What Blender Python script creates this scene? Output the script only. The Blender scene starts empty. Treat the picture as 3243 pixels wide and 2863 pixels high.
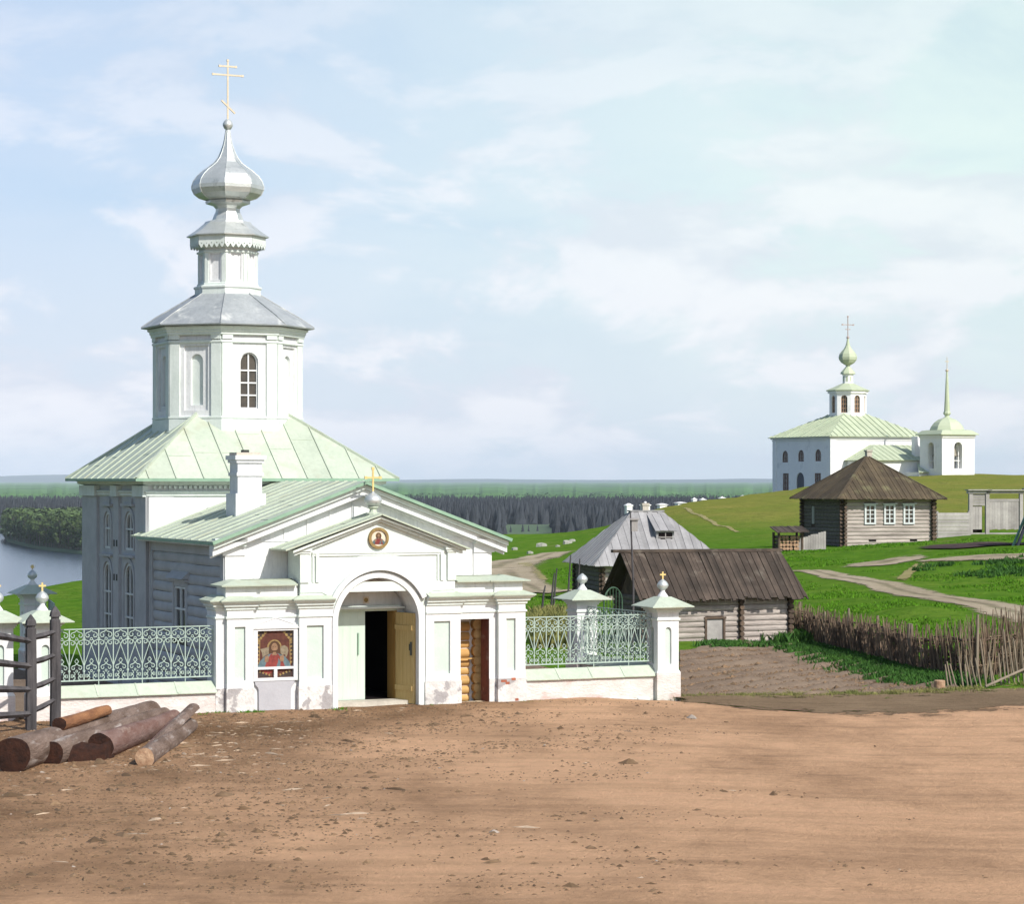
import bpy, math, random
import numpy as np
from mathutils import Vector, Matrix
from mathutils.geometry import tessellate_polygon

random.seed(7)
rng = np.random.default_rng(7)
SC = bpy.context.scene
COL = SC.collection
R = math.radians
PI = math.pi

# ------------------------------------------------------------------ camera
EYE = 5.07                      # metres above the yard in front of the gate
FPX, HOR = 7645.0, 1520.0       # focal length and horizon, in pixels of the 3243 px wide photograph
cam_d = bpy.data.cameras.new("camera")
cam = bpy.data.objects.new("camera", cam_d)
COL.objects.link(cam)
cam.location = (0, 0, EYE)
cam.rotation_euler = (R(90), 0, 0)
cam_d.sensor_width = 36.0
cam_d.sensor_fit = 'HORIZONTAL'
cam_d.lens = FPX / 3243.0 * 36.0
cam_d.shift_y = (HOR - 1431.5) / 3243.0
cam_d.clip_start = 0.5
cam_d.clip_end = 90000.0
SC.camera = cam

# ------------------------------------------------------------------ world, sun, exposure
SUN_AZ, SUN_EL = R(41), R(40)   # to the right of and behind the camera
world = bpy.data.worlds.new("World")
SC.world = world
world.use_nodes = True
wn, wl = world.node_tree.nodes, world.node_tree.links
wn.clear()
w_out = wn.new('ShaderNodeOutputWorld')
w_bg = wn.new('ShaderNodeBackground')
w_bg.inputs['Strength'].default_value = 0.135
sky = wn.new('ShaderNodeTexSky')
sky.sky_type = 'NISHITA'
sky.sun_disc = False
sky.sun_elevation = SUN_EL
sky.sun_rotation = PI - SUN_AZ      # behind the camera, to its right
sky.air_density = 1.0
sky.dust_density = 1.2
sky.ozone_density = 1.4
wtc = wn.new('ShaderNodeTexCoord')


def wmath(op, a, b=None, clamp=False):
    n = wn.new('ShaderNodeMath'); n.operation = op; n.use_clamp = clamp
    for i, v in enumerate((a, b)):
        if v is None: continue
        if isinstance(v, (int, float)): n.inputs[i].default_value = v
        else: wl.new(v, n.inputs[i])
    return n.outputs[0]


def wnoise(scale, loc, size, detail, rough=0.55, dist=0.0):
    mp = wn.new('ShaderNodeMapping')
    mp.inputs['Scale'].default_value = scale
    mp.inputs['Location'].default_value = loc
    wl.new(wtc.outputs['Generated'], mp.inputs['Vector'])
    nz = wn.new('ShaderNodeTexNoise')
    nz.inputs['Scale'].default_value = size
    nz.inputs['Detail'].default_value = detail
    nz.inputs['Roughness'].default_value = rough
    nz.inputs['Distortion'].default_value = dist
    wl.new(mp.outputs[0], nz.inputs['Vector'])
    return nz.outputs['Fac']


def wramp(fac, lo, hi):
    n = wn.new('ShaderNodeMapRange'); n.clamp = True
    n.interpolation_type = 'SMOOTHSTEP'
    n.inputs['From Min'].default_value = lo
    n.inputs['From Max'].default_value = hi
    wl.new(fac, n.inputs['Value'])
    return n.outputs[0]


def wmix(fac, a, b):
    n = wn.new('ShaderNodeMix'); n.data_type = 'RGBA'
    if isinstance(fac, (int, float)): n.inputs[0].default_value = fac
    else: wl.new(fac, n.inputs[0])
    for sock, v in ((n.inputs[6], a), (n.inputs[7], b)):
        if isinstance(v, tuple): sock.default_value = (*v, 1)
        else: wl.new(v, sock)
    return n.outputs[2]


sep = wn.new('ShaderNodeSeparateXYZ')
wl.new(wtc.outputs['Generated'], sep.inputs[0])
dx, dy, dz = sep.outputs
# a thin bright veil of high cloud, thicker low down and towards the north-east, with banks of cumulus in it
veil_n = wnoise((1.0, 1.0, 2.6), (0.3, 1.1, 0.2), 6.5, 7.0, 0.58, 0.4)
bank_n = wnoise((1.0, 1.0, 2.3), (4.1, 0.2, 1.7), 10.0, 9.0, 0.55, 0.25)
bank_s = wnoise((1.0, 1.0, 2.3), (4.1, 0.2, 1.7 - 0.035), 10.0, 6.0, 0.5, 0.25)
low = wramp(dz, 0.62, -0.02)
north = wramp(dy, 0.15, 0.90)
east = wramp(dx, -0.26, 0.24)
veil = wmath('MULTIPLY', wramp(veil_n, 0.26, 0.62), wmath('ADD', 0.45, wmath('MULTIPLY', east, 0.55)))
veil = wmath('MULTIPLY', wmath('MULTIPLY', veil, low), north)
bank = wmath('MULTIPLY', wramp(bank_n, 0.44, 0.55), wmath('MULTIPLY', wramp(dz, 0.30, 0.02), north))
lit = wramp(wmath('SUBTRACT', bank_n, bank_s), -0.10, 0.10)
W_K = 7.8
veil_c = wmix(east, (0.72 * W_K, 0.78 * W_K, 0.90 * W_K), (0.84 * W_K, 0.97 * W_K, 0.90 * W_K))
bank_c = wmix(lit, (0.72 * W_K, 0.74 * W_K, 0.83 * W_K), (0.98 * W_K, 0.95 * W_K, 0.98 * W_K))
thin = wmath('MULTIPLY', wmath('MULTIPLY', low, north), wmath('ADD', 0.72, wmath('MULTIPLY', east, 0.22)))
c0 = wmix(thin, sky.outputs[0], wmix(east, (0.50 * W_K, 0.64 * W_K, 0.88 * W_K), (0.68 * W_K, 0.84 * W_K, 0.84 * W_K)))
c1 = wmix(wmath('MULTIPLY', veil, 0.72), c0, veil_c)
c1 = wmix(wmath('MULTIPLY', wmath('MULTIPLY', wramp(dz, 0.13, 0.0), north), 0.55), c1, (0.76 * W_K, 0.79 * W_K, 0.87 * W_K))   # lavender haze low down
c2 = wmix(wmath('MULTIPLY', bank, 0.62), c1, bank_c)
wl.new(c2, w_bg.inputs['Color'])
wl.new(w_bg.outputs[0], w_out.inputs['Surface'])

sun_d = bpy.data.lights.new("sun", 'SUN')
sun_d.energy = 4.8
sun_d.angle = R(0.53)
sun_d.color = (1.0, 0.95, 0.87)
sun = bpy.data.objects.new("sun", sun_d)
COL.objects.link(sun)
to_sun = Vector((math.sin(SUN_AZ) * math.cos(SUN_EL), -math.cos(SUN_AZ) * math.cos(SUN_EL), math.sin(SUN_EL)))
sun.rotation_euler = to_sun.to_track_quat('Z', 'Y').to_euler()
sun.location = (30, -30, 60)

SC.view_settings.view_transform = 'Standard'
SC.view_settings.look = 'None'
SC.view_settings.exposure = 0.05
SC.view_settings.gamma = 1.0
SC.view_settings.use_curve_mapping = False
SC.render.engine = 'CYCLES'
SC.cycles.max_bounces = 6
SC.cycles.diffuse_bounces = 3
SC.cycles.glossy_bounces = 3
SC.cycles.transmission_bounces = 2
SC.cycles.volume_bounces = 0
SC.cycles.sample_clamp_indirect = 6.0

# ------------------------------------------------------------------ materials
MATS = {}


def mat(name, c1, c2=None, scale=3.0, rough=0.85, metal=0.0, bump=0.0, bscale=30.0, stretch=(1, 1, 1),
        c3=None, c3s=1.2, c3t=(0.58, 0.68), island=0.0, lo=0.35, hi=0.65, spec=0.35, detail=6.0, fine=0.0,
        zband=None, streak=0.0):
    """Principled material: two colours mixed by noise, an optional third in patches of its own, tone by island."""
    m = bpy.data.materials.new(name)
    m.use_nodes = True
    nt = m.node_tree
    N, L = nt.nodes, nt.links
    N.clear()
    out = N.new('ShaderNodeOutputMaterial')
    b = N.new('ShaderNodeBsdfPrincipled')
    b.inputs['Roughness'].default_value = rough
    b.inputs['Metallic'].default_value = metal
    b.inputs['Specular IOR Level'].default_value = spec
    L.new(b.outputs[0], out.inputs['Surface'])
    tc = N.new('ShaderNodeTexCoord')
    mp = N.new('ShaderNodeMapping')
    mp.inputs['Scale'].default_value = stretch
    L.new(tc.outputs['Object'], mp.inputs['Vector'])

    def noise(s, d=detail, loc=None):
        n = N.new('ShaderNodeTexNoise')
        n.inputs['Scale'].default_value = s
        n.inputs['Detail'].default_value = d
        n.inputs['Roughness'].default_value = 0.6
        L.new(mp.outputs[0], n.inputs['Vector'])
        return n.outputs['Fac']

    def rng_(f, a, c):
        n = N.new('ShaderNodeMapRange')
        n.inputs['From Min'].default_value = a
        n.inputs['From Max'].default_value = c
        L.new(f, n.inputs['Value'])
        return n.outputs[0]

    def mix(f, a, c, mode='MIX'):
        n = N.new('ShaderNodeMix'); n.data_type = 'RGBA'; n.blend_type = mode
        if isinstance(f, float): n.inputs[0].default_value = f
        else: L.new(f, n.inputs[0])
        for sk, v in ((n.inputs[6], a), (n.inputs[7], c)):
            if isinstance(v, tuple): sk.default_value = (*v, 1)
            else: L.new(v, sk)
        return n.outputs[2]

    c2 = c2 or tuple(x * 0.88 for x in c1)
    col = mix(rng_(noise(scale), lo, hi), tuple(c1), tuple(c2))
    if fine:
        f2 = rng_(noise(scale * 9.0, 4.0), 0.3, 0.7)
        col = mix(f2, col, mix(1.0, col, (1 - fine,) * 3, 'MULTIPLY'))
    if streak:                                   # rain runs and damp, drawn out down the wall
        ms = N.new('ShaderNodeMapping'); ms.inputs['Scale'].default_value = (5.5, 5.5, .55)
        L.new(tc.outputs['Object'], ms.inputs['Vector'])
        ns = N.new('ShaderNodeTexNoise'); ns.inputs['Scale'].default_value = 1.6; ns.inputs['Detail'].default_value = 7.0
        ns.inputs['Roughness'].default_value = .7
        L.new(ms.outputs[0], ns.inputs['Vector'])
        col = mix(rng_(ns.outputs['Fac'], .50, .78), col, mix(1.0, col, (1 - streak, 1 - streak * .95, 1 - streak * .9), 'MULTIPLY'))
    if c3:
        f3 = rng_(noise(c3s, 8.0), *c3t)
        if zband:
            sx = N.new('ShaderNodeSeparateXYZ')
            L.new(tc.outputs['Object'], sx.inputs[0])
            mz = N.new('ShaderNodeMath'); mz.operation = 'MULTIPLY'
            L.new(rng_(sx.outputs[2], zband[1], zband[0]), mz.inputs[0])
            L.new(f3, mz.inputs[1])
            f3 = mz.outputs[0]
        col = mix(f3, col, tuple(c3))
    if island:
        g = N.new('ShaderNodeNewGeometry')
        hv = N.new('ShaderNodeHueSaturation')
        L.new(rng_(g.outputs['Random Per Island'], 0, 1), hv.inputs['Value'])
        hv.inputs['Value'].default_value = 1
        mr = N.new('ShaderNodeMapRange')
        mr.inputs['To Min'].default_value = 1 - island
        mr.inputs['To Max'].default_value = 1 + island
        L.new(g.outputs['Random Per Island'], mr.inputs['Value'])
        L.new(mr.outputs[0], hv.inputs['Value'])
        L.new(col, hv.inputs['Color'])
        col = hv.outputs[0]
    L.new(col, b.inputs['Base Color'])
    if bump:
        bp = N.new('ShaderNodeBump')
        bp.inputs['Strength'].default_value = 1.0
        bp.inputs['Distance'].default_value = bump
        L.new(noise(bscale, 8.0), bp.inputs['Height'])
        L.new(bp.outputs[0], b.inputs['Normal'])
    MATS[name] = m
    return m


M_white = mat('white_plaster', (.76, .77, .78), (.68, .70, .70), 1.7, .9, bump=.006, bscale=14, c3=(.60, .615, .60), c3s=2.0, c3t=(.57, .74), fine=.08, streak=.26)
M_gwhite = mat('pale_green_plaster', (.70, .76, .725), (.62, .685, .645), 2.2, .9, bump=.005, bscale=16, c3=(.70, .75, .72), c3s=3, fine=.06, streak=.18)
M_panel = mat('panel_green', (.57, .66, .60), (.52, .61, .55), 3, .9, bump=.004, bscale=16, fine=.06)
M_peel = mat('peeling_plaster', (.78, .76, .74), (.60, .58, .56), 2.6, .95, bump=.03, bscale=9, c3=(.36, .34, .34), c3s=2.2, c3t=(.53, .57), fine=.15)
M_wash = mat('whitewashed_brick', (.74, .70, .67), (.62, .56, .53), 2.0, .95, bump=.02, bscale=12, c3=(.52, .33, .28), c3s=1.8, c3t=(.55, .70), stretch=(1, 1, 2.2), fine=.10)
M_brick = mat('bare_brick', (.42, .14, .08), (.30, .10, .06), 8, .95, bump=.02, bscale=14)
M_roof = mat('green_roof', (.50, .56, .455), (.445, .51, .41), 1.2, .55, bump=.010, bscale=1.8, c3=(.40, .43, .335), c3s=1.6, c3t=(.54, .68), island=.09, spec=.4, fine=.10, streak=.16)
M_roofd = mat('green_roof_edge', (.26, .40, .29), (.20, .33, .24), 4, .6)
M_zinc = mat('zinc_roof', (.46, .49, .50), (.34, .37, .39), 1.6, .6, metal=.25, bump=.004, bscale=6, c3=(.60, .62, .60), c3s=2.4, c3t=(.56, .70), fine=.18)
M_silver = mat('silver_tin', (.68, .71, .70), (.54, .58, .57), 2.2, .45, metal=.55, bump=.010, bscale=5, c3=(.34, .37, .36), c3s=4, c3t=(.60, .72), fine=.10)
M_gold = mat('gilding', (.74, .58, .25), (.62, .47, .18), 5, .5, metal=.3)
M_riverwall = mat('grey_blue_wall', (.46, .475, .49), (.385, .40, .415), 2.2, .9, bump=.005, bscale=14, fine=.08, c3=(.45, .46, .48), c3s=2.0, c3t=(.58, .75))  # darker grey-blue, used only on the river-side walls
M_dullgold = mat('faded_gilding', (.62, .55, .42), (.54, .47, .35), 6, .6, metal=.2)
M_glass = mat('window_glass', (.035, .035, .038), (.07, .062, .055), 5, .12, spec=.5)
M_muntin = mat('window_paint', (.62, .66, .66), None, 5, .7)
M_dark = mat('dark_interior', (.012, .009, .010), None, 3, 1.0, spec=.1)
M_yellow = mat('yellow_planed_wood', (.58, .43, .19), (.50, .36, .14), 2.0, .6, stretch=(7, 7, .6), bump=.002, bscale=10)
M_jamb = mat('ochre_jamb', (.42, .25, .07), (.34, .19, .05), 2.0, .7, stretch=(7, 7, .6))
M_doorgr = mat('green_door_paint', (.56, .66, .575), (.51, .61, .53), 2.0, .6, stretch=(5, 5, .5), bump=.002, bscale=6)
M_iron = mat('green_iron', (.40, .50, .44), (.31, .40, .36), 5, .6, spec=.4)
M_blackiron = mat('dark_iron', (.03, .035, .03), None, 5, .6)
M_greeniron = mat('dark_green_iron', (.05, .10, .06), (.03, .07, .04), 5, .6)
M_greywall = mat('grey_limewash', (.46, .46, .49), (.42, .42, .45), 3, .95, bump=.004, bscale=14, fine=.08)
M_stone = mat('grey_stone', (.58, .54, .46), (.46, .42, .36), 3, .95, bump=.02, bscale=9, fine=.15)
M_plankstep = mat('worn_plank', (.56, .47, .34), (.44, .35, .24), 2, .9, stretch=(.7, 6, 6), bump=.01, bscale=8, island=.15)
M_newlog = mat('fresh_pine_log', (.62, .40, .15), (.48, .27, .09), 2.5, .7, stretch=(.6, 4, 4), bump=.006, bscale=10, island=.12)
M_newend = mat('fresh_log_end', (.70, .50, .24), (.52, .33, .13), 6, .8, island=.12)
M_redwall = mat('brick_side_wall', (.26, .09, .06), (.18, .07, .05), 5, .95, bump=.02, bscale=11, c3=(.36, .24, .20), c3s=3, c3t=(.56, .7))
M_bark = mat('weathered_bark', (.255, .185, .150), (.13, .085, .062), 2.2, .92, bump=.05, bscale=11, stretch=(2, .45, 2), c3=(.38, .33, .30), c3s=2.6, c3t=(.54, .68), fine=.25)
M_redbark = mat('red_stripped_bark', (.25, .165, .14), (.17, .085, .065), 3, .9, bump=.03, bscale=10, stretch=(2, .45, 2), c3=(.30, .22, .18), c3s=2.5, fine=.25)
M_cutend = mat('old_cut_end', (.055, .02, .011), (.022, .009, .006), 7, .95, bump=.02, bscale=20, fine=.3)
M_orange = mat('orange_inner_bark', (.36, .17, .075), (.20, .085, .04), 3, .9, bump=.03, bscale=10, stretch=(2, .45, 2), fine=.25)
M_cutpale = mat('pale_cut_end', (.50, .34, .22), (.34, .20, .12), 9, .95, bump=.02, bscale=20, fine=.2)
M_greywood = mat('grey_weathered_wood', (.115, .108, .112), (.05, .047, .05), 2.0, .9, stretch=(3, 3, .5), bump=.015, bscale=9, fine=.25, island=.10)
M_logwall = mat('silvered_log', (.60, .535, .485), (.33, .285, .255), 1.5, .92, stretch=(.5, 3, 6), bump=.03, bscale=7, island=.20, fine=.3)
M_shadelog = mat('shaded_weathered_log', (.19, .165, .145), (.12, .10, .088), 1.5, .92, stretch=(.5, 3, 6), bump=.02, bscale=7, island=.14, fine=.2)  # darker copy of the log colour for side walls: weathering plus painted shade
M_pebble = mat('dull_pebble', (.38, .33, .28), (.28, .24, .20), 3, .95, island=.2)
M_logend = mat('dark_log_end', (.12, .085, .06), (.07, .05, .04), 6, .95, island=.3)
M_plankroof = mat('brown_plank_roof', (.088, .066, .052), (.045, .035, .028), 1.4, .9, stretch=(1, 1, 1), bump=.012, bscale=8, island=.30, fine=.25, c3=(.14, .12, .098), c3s=1.6, c3t=(.58, .74))
M_plankroof2 = mat('olive_plank_roof', (.110, .084, .050), (.066, .050, .033), 1.0, .9, bump=.012, bscale=6, island=.22, fine=.2, c3=(.14, .13, .07), c3s=.8)
M_greyroof = mat('silver_grey_planks', (.36, .355, .36), (.27, .265, .27), .9, .85, bump=.012, bscale=7, island=.16, fine=.15)
M_greyplank = mat('grey_planks', (.42, .40, .38), (.31, .29, .28), 1.2, .9, bump=.012, bscale=7, island=.16, fine=.15)
M_farwhite = mat('white_lime', (.90, .90, .895), (.85, .85, .85), .5, .9, bump=.02, bscale=3, c3=(.62, .63, .64), c3s=.6, c3t=(.58, .75), fine=.05)
M_farroof = mat('far_green_roof', (.50, .56, .40), (.44, .50, .35), .5, .6, island=.05, fine=.06)
M_farcross = mat('weathered_copper', (.42, .34, .31), (.34, .27, .25), 4, .7)
M_frame = mat('red_brown_frame', (.16, .09, .075), (.11, .06, .05), 4, .8)
M_doordark = mat('grey_iron_door', (.10, .105, .125), None, 3, .7)
M_bell = mat('bronze_bell', (.16, .15, .12), (.10, .09, .07), 4, .5, metal=.4)
M_brass = mat('icon_border_gold', (.30, .21, .075), (.20, .13, .05), 14, .6)
M_icred = mat('icon_ground', (.11, .035, .022), (.065, .02, .014), 9, .7)
M_icdark = mat('icon_dark', (.045, .03, .025), None, 9, .7)
M_icrobe = mat('icon_robe_red', (.25, .045, .035), (.15, .026, .024), 12, .7)
M_icblue = mat('icon_mantle_blue', (.12, .175, .19), (.07, .115, .135), 12, .7)
M_icskin = mat('icon_skin', (.29, .175, .10), (.19, .11, .065), 12, .7)
M_ichair = mat('icon_hair', (.075, .036, .018), None, 12, .7)
M_iclamb = mat('icon_lamb', (.27, .22, .15), (.17, .14, .095), 14, .8)
M_icpale = mat('icon_pale_ground', (.70, .62, .50), (.60, .52, .42), 9, .7)
M_wattle = mat('brushwood', (.24, .172, .118), (.115, .078, .056), 2, .95, island=.5)
M_stake = mat('pale_stake', (.25, .205, .15), (.16, .13, .10), 2, .95, stretch=(3, 3, .6), island=.35)
M_rod = mat('bare_rod', (.23, .18, .12), (.13, .10, .07), 2, .95, island=.5)
M_teal = mat('teal_painted_post', (.16, .30, .25), (.11, .22, .19), 2, .8)
M_navypost = mat('tarred_post', (.03, .035, .055), None, 2, .8)
M_rock = mat('pale_stone', (.40, .40, .35), (.30, .30, .26), 3, .95, bump=.03, bscale=6)
M_chip = mat('wood_chip', (.46, .35, .25), (.28, .21, .145), 6, .95, island=.4)
M_clod = mat('earth_clod', (.19, .125, .072), (.115, .072, .04), 6, 1.0, island=.35)
M_grass = mat('grass_blade', (.095, .22, .018), (.07, .175, .014), .8, .9, island=.3, spec=.0)
M_drygrass = mat('dry_grass_blade', (.24, .22, .08), (.15, .17, .05), .8, .85, island=.35, spec=.2)
M_weed = mat('weed_leaf', (.05, .13, .02), (.03, .09, .016), .8, .8, island=.35, spec=.2)
M_leaf = mat('birch_leaf', (.085, .130, .042), (.05, .085, .032), .02, .8, island=.4, spec=.2)
M_trunk = mat('tree_bark', (.16, .14, .12), (.10, .085, .07), 2, .95)
M_spruce = mat('spruce_needles', (.042, .048, .056), (.034, .039, .047), .01, .9, island=.22, spec=.15)
M_green2 = mat('young_wood_leaf', (.07, .135, .05), (.05, .105, .045), .003, .85, island=.3, spec=.15, detail=3)

# ------------------------------------------------------------------ mesh helpers


class MB:
    def __init__(self):
        self.v, self.f, self.m, self.s = [], [], [], []

    def add(self, pts, faces, m=0, smooth=False):
        o = len(self.v)
        self.v += [tuple(p) for p in pts]
        for f in faces:
            self.f.append(tuple(i + o for i in f))
            self.m.append(m)
            self.s.append(smooth)
        return self

    def quad(self, a, b, c, d, m=0): return self.add([a, b, c, d], [(0, 1, 2, 3)], m)

    def poly(self, pts, m=0): return self.add(pts, [tuple(range(len(pts)))], m)

    def box(self, x0, x1, y0, y1, z0, z1, m=0):
        p = [(x0, y0, z0), (x1, y0, z0), (x1, y1, z0), (x0, y1, z0), (x0, y0, z1), (x1, y0, z1), (x1, y1, z1), (x0, y1, z1)]
        return self.add(p, [(3, 2, 1, 0), (4, 5, 6, 7), (0, 1, 5, 4), (1, 2, 6, 5), (2, 3, 7, 6), (3, 0, 4, 7)], m)

    def obox(self, c, ax, ay, az, m=0):
        """box from centre and three half-axis vectors"""
        c, ax, ay, az = map(Vector, (c, ax, ay, az))
        p = [c + sx * ax + sy * ay + sz * az for sz in (-1, 1) for sx, sy in ((-1, -1), (1, -1), (1, 1), (-1, 1))]
        return self.add(p, [(3, 2, 1, 0), (4, 5, 6, 7), (0, 1, 5, 4), (1, 2, 6, 5), (2, 3, 7, 6), (3, 0, 4, 7)], m)

    def beam(self, a, b, w, h, m=0, up=(0, 0, 1)):
        a, b, up = Vector(a), Vector(b), Vector(up)
        d = b - a
        x = d.normalized()
        y = up.cross(x)
        if y.length < 1e-4: y = Vector((1, 0, 0)).cross(x)
        y.normalize()
        z = x.cross(y)
        return self.obox((a + b) / 2, d / 2, y * w / 2, z * h / 2, m)

    def lathe(self, prof, n=16, c=(0, 0), rot=0.0, m=0, smooth=False, cap=True):
        pts, fs = [], []
        for r, z in prof:
            for i in range(n):
                a = rot + 2 * PI * i / n
                pts.append((c[0] + r * math.cos(a), c[1] + r * math.sin(a), z))
        for j in range(len(prof) - 1):
            for i in range(n):
                k = (i + 1) % n
                fs.append((j * n + i, j * n + k, (j + 1) * n + k, (j + 1) * n + i))
        if cap:
            if prof[0][0] > 1e-4: fs.append(tuple(reversed(range(n))))
            if prof[-1][0] > 1e-4: fs.append(tuple((len(prof) - 1) * n + i for i in range(n)))
        return self.add(pts, fs, m, smooth)

    def tube(self, path, r, n=6, m=0, smooth=True, cap=True, mcap=None):
        path = [Vector(p) for p in path]
        rs = r if isinstance(r, (list, tuple)) else [r] * len(path)
        pts, fs = [], []
        ref = None
        for i, p in enumerate(path):
            d = (path[min(i + 1, len(path) - 1)] - path[max(i - 1, 0)])
            d = d.normalized() if d.length > 1e-9 else Vector((0, 0, 1))
            if ref is None:
                ref = Vector((0, 0, 1)) if abs(d.z) < .9 else Vector((1, 0, 0))
            x = (ref - d * ref.dot(d))
            if x.length < 1e-6: x = d.orthogonal()
            x.normalize()
            ref = x
            y = d.cross(x)
            for k in range(n):
                a = 2 * PI * k / n
                pts.append(p + (x * math.cos(a) + y * math.sin(a)) * rs[i])
        for i in range(len(path) - 1):
            for k in range(n):
                q = (k + 1) % n
                fs.append((i * n + k, i * n + q, (i + 1) * n + q, (i + 1) * n + k))
        self.add(pts, fs, m, smooth)
        if cap:
            e = len(path) - 1
            self.add([pts[k] for k in range(n)], [tuple(reversed(range(n)))], m if mcap is None else mcap)
            self.add([pts[e * n + k] for k in range(n)], [tuple(range(n))], m if mcap is None else mcap)
        return self

    def sweep(self, path, prof, m=0, closed=False, ends=True):
        """profile (outward offset, z) swept along a plan polyline; outward is to the right of travel"""
        n = len(path)
        P = [Vector((p[0], p[1])) for p in path]
        off = []
        for i in range(n):
            if closed: a, b = P[i - 1], P[(i + 1) % n]
            else: a, b = P[max(i - 1, 0)], P[min(i + 1, n - 1)]
            d1 = (P[i] - a) if (closed or i > 0) else (b - P[i])
            d2 = (b - P[i]) if (closed or i < n - 1) else (P[i] - a)
            d1, d2 = d1.normalized(), d2.normalized()
            n1, n2 = Vector((d1.y, -d1.x)), Vector((d2.y, -d2.x))
            s = n1 + n2
            if s.length < 1e-5: s = n1
            s = s.normalized()
            off.append(s / max(.3, s.dot(n1)))
        k = len(prof)
        pts = [(P[i].x + off[i].x * o, P[i].y + off[i].y * o, z) for i in range(n) for o, z in prof]
        fs = []
        for i in range(n if closed else n - 1):
            j = (i + 1) % n
            for q in range(k - 1):
                fs.append((i * k + q, j * k + q, j * k + q + 1, i * k + q + 1))
        if ends and not closed:
            fs.append(tuple(reversed(range(k))))
            fs.append(tuple((n - 1) * k + q for q in range(k)))
        return self.add(pts, fs, m)

    def build(self, name, mats, parent=None, loc=None, rot=None, recalc=True):
        me = bpy.data.meshes.new(name)
        me.from_pydata([tuple(p) for p in self.v], [], self.f)
        for mm in (mats if isinstance(mats, (list, tuple)) else [mats]): me.materials.append(mm)
        me.polygons.foreach_set('material_index', self.m)
        me.polygons.foreach_set('use_smooth', self.s)
        me.update()
        if recalc:
            import bmesh
            bm = bmesh.new(); bm.from_mesh(me)
            bmesh.ops.recalc_face_normals(bm, faces=bm.faces)
            bm.to_mesh(me); bm.free()
        o = bpy.data.objects.new(name, me)
        COL.objects.link(o)
        if parent: o.parent = parent
        if loc: o.location = loc
        if rot is not None: o.rotation_euler = (0, 0, rot)
        return o


class Frame:
    """a wall plane: a along it, b up, n out of it"""

    def __init__(self, o, a, n, b=(0, 0, 1)):
        self.o, self.a, self.b, self.n = Vector(o), Vector(a), Vector(b), Vector(n)

    def p(self, a, b, n=0.0): return self.o + self.a * a + self.b * b + self.n * n


def fbox(mb, fr, a0, a1, b0, b1, n0, n1, m=0):
    c = fr.p((a0 + a1) / 2, (b0 + b1) / 2, (n0 + n1) / 2)
    return mb.obox(c, fr.a * (a1 - a0) / 2, fr.b * (b1 - b0) / 2, fr.n * (n1 - n0) / 2, m)


def wall(mb, fr, outer, holes=(), n=0.0, depth=0.1, m=0, mh=None, back=None):
    """flat wall face with holes, reveals going in by depth; back = material of a closing face in the holes"""
    loops = [[Vector((p[0], p[1], 0)) for p in outer]] + [[Vector((p[0], p[1], 0)) for p in h] for h in holes]
    flat = [p for l in loops for p in l]
    tri = tessellate_polygon(loops)
    mb.add([fr.p(p.x, p.y, n) for p in flat], [tuple(t) for t in tri], m)
    for h in holes:
        for i in range(len(h)):
            p, q = h[i], h[(i + 1) % len(h)]
            mb.quad(fr.p(*p, n), fr.p(*q, n), fr.p(*q, n - depth), fr.p(*p, n - depth), m if mh is None else mh)
        if back is not None:
            mb.poly([fr.p(*p, n - depth) for p in h], back)
    return mb


def rect(a0, a1, b0, b1): return [(a0, b0), (a1, b0), (a1, b1), (a0, b1)]


def archpts(a0, a1, b0, top, n=10):
    r = (a1 - a0) / 2
    c = (a0 + a1) / 2
    rise = min(r, top - b0)
    s = top - rise
    return [(a0, b0), (a1, b0)] + [(c + r * math.cos(PI * i / n), s + rise * math.sin(PI * i / n)) for i in range(n + 1)]


def ring(mb, fr, c, r0, r1, n0, n1, a0=0.0, a1=PI, seg=28, m=0):
    """half-ring moulding on a wall"""
    pts, fs = [], []
    for i in range(seg + 1):
        t = a0 + (a1 - a0) * i / seg
        for r, n in ((r0, n0), (r0, n1), (r1, n1), (r1, n0)):
            pts.append(fr.p(c[0] + r * math.cos(t), c[1] + r * math.sin(t), n))
    for i in range(seg):
        for q in range(4):
            k = (q + 1) % 4
            fs.append((i * 4 + q, (i + 1) * 4 + q, (i + 1) * 4 + k, i * 4 + k))
    fs += [(0, 1, 2, 3), tuple(seg * 4 + q for q in (3, 2, 1, 0))]
    return mb.add(pts, fs, m)


def prop(o, label=None, cat=None, group=None, kind=None):
    if label: o['label'] = label
    if cat: o['category'] = cat
    if group: o['group'] = group
    if kind: o['kind'] = kind
    return o


def thing(name, label, cat, loc=(0, 0, 0), rotz=0.0, group=None):
    o = bpy.data.objects.new(name, None)
    o.empty_display_size = .3
    COL.objects.link(o)
    o.location = loc
    o.rotation_euler = (0, 0, rotz)
    return prop(o, label, cat, group)


def copy_tree(o, parent=None):
    c = o.copy()
    COL.objects.link(c)
    if parent: c.parent = parent
    for ch in list(o.children): copy_tree(ch, c)
    return c


def slope(p_el, p_er, p_rl, p_rr):
    """frame of a roof slope and its top profile: eave left/right, ridge left/right"""
    el, er, rl, rr = map(Vector, (p_el, p_er, p_rl, p_rr))
    a = (er - el).normalized()
    w = (er - el).length
    up = (rl - el) - a * (rl - el).dot(a)
    B = up.length
    b = up / B
    n = a.cross(b)
    if n.z < 0: n = -n
    fr = Frame(el, a, n, b)
    rL, rR = (rl - el).dot(a), (rr - el).dot(a)

    def top(t):
        if t < rL: return B * t / rL if rL > 1e-6 else B
        if t > rR: return B * (w - t) / (w - rR) if w - rR > 1e-6 else B
        return B
    return fr, w, B, rL, rR, top


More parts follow.
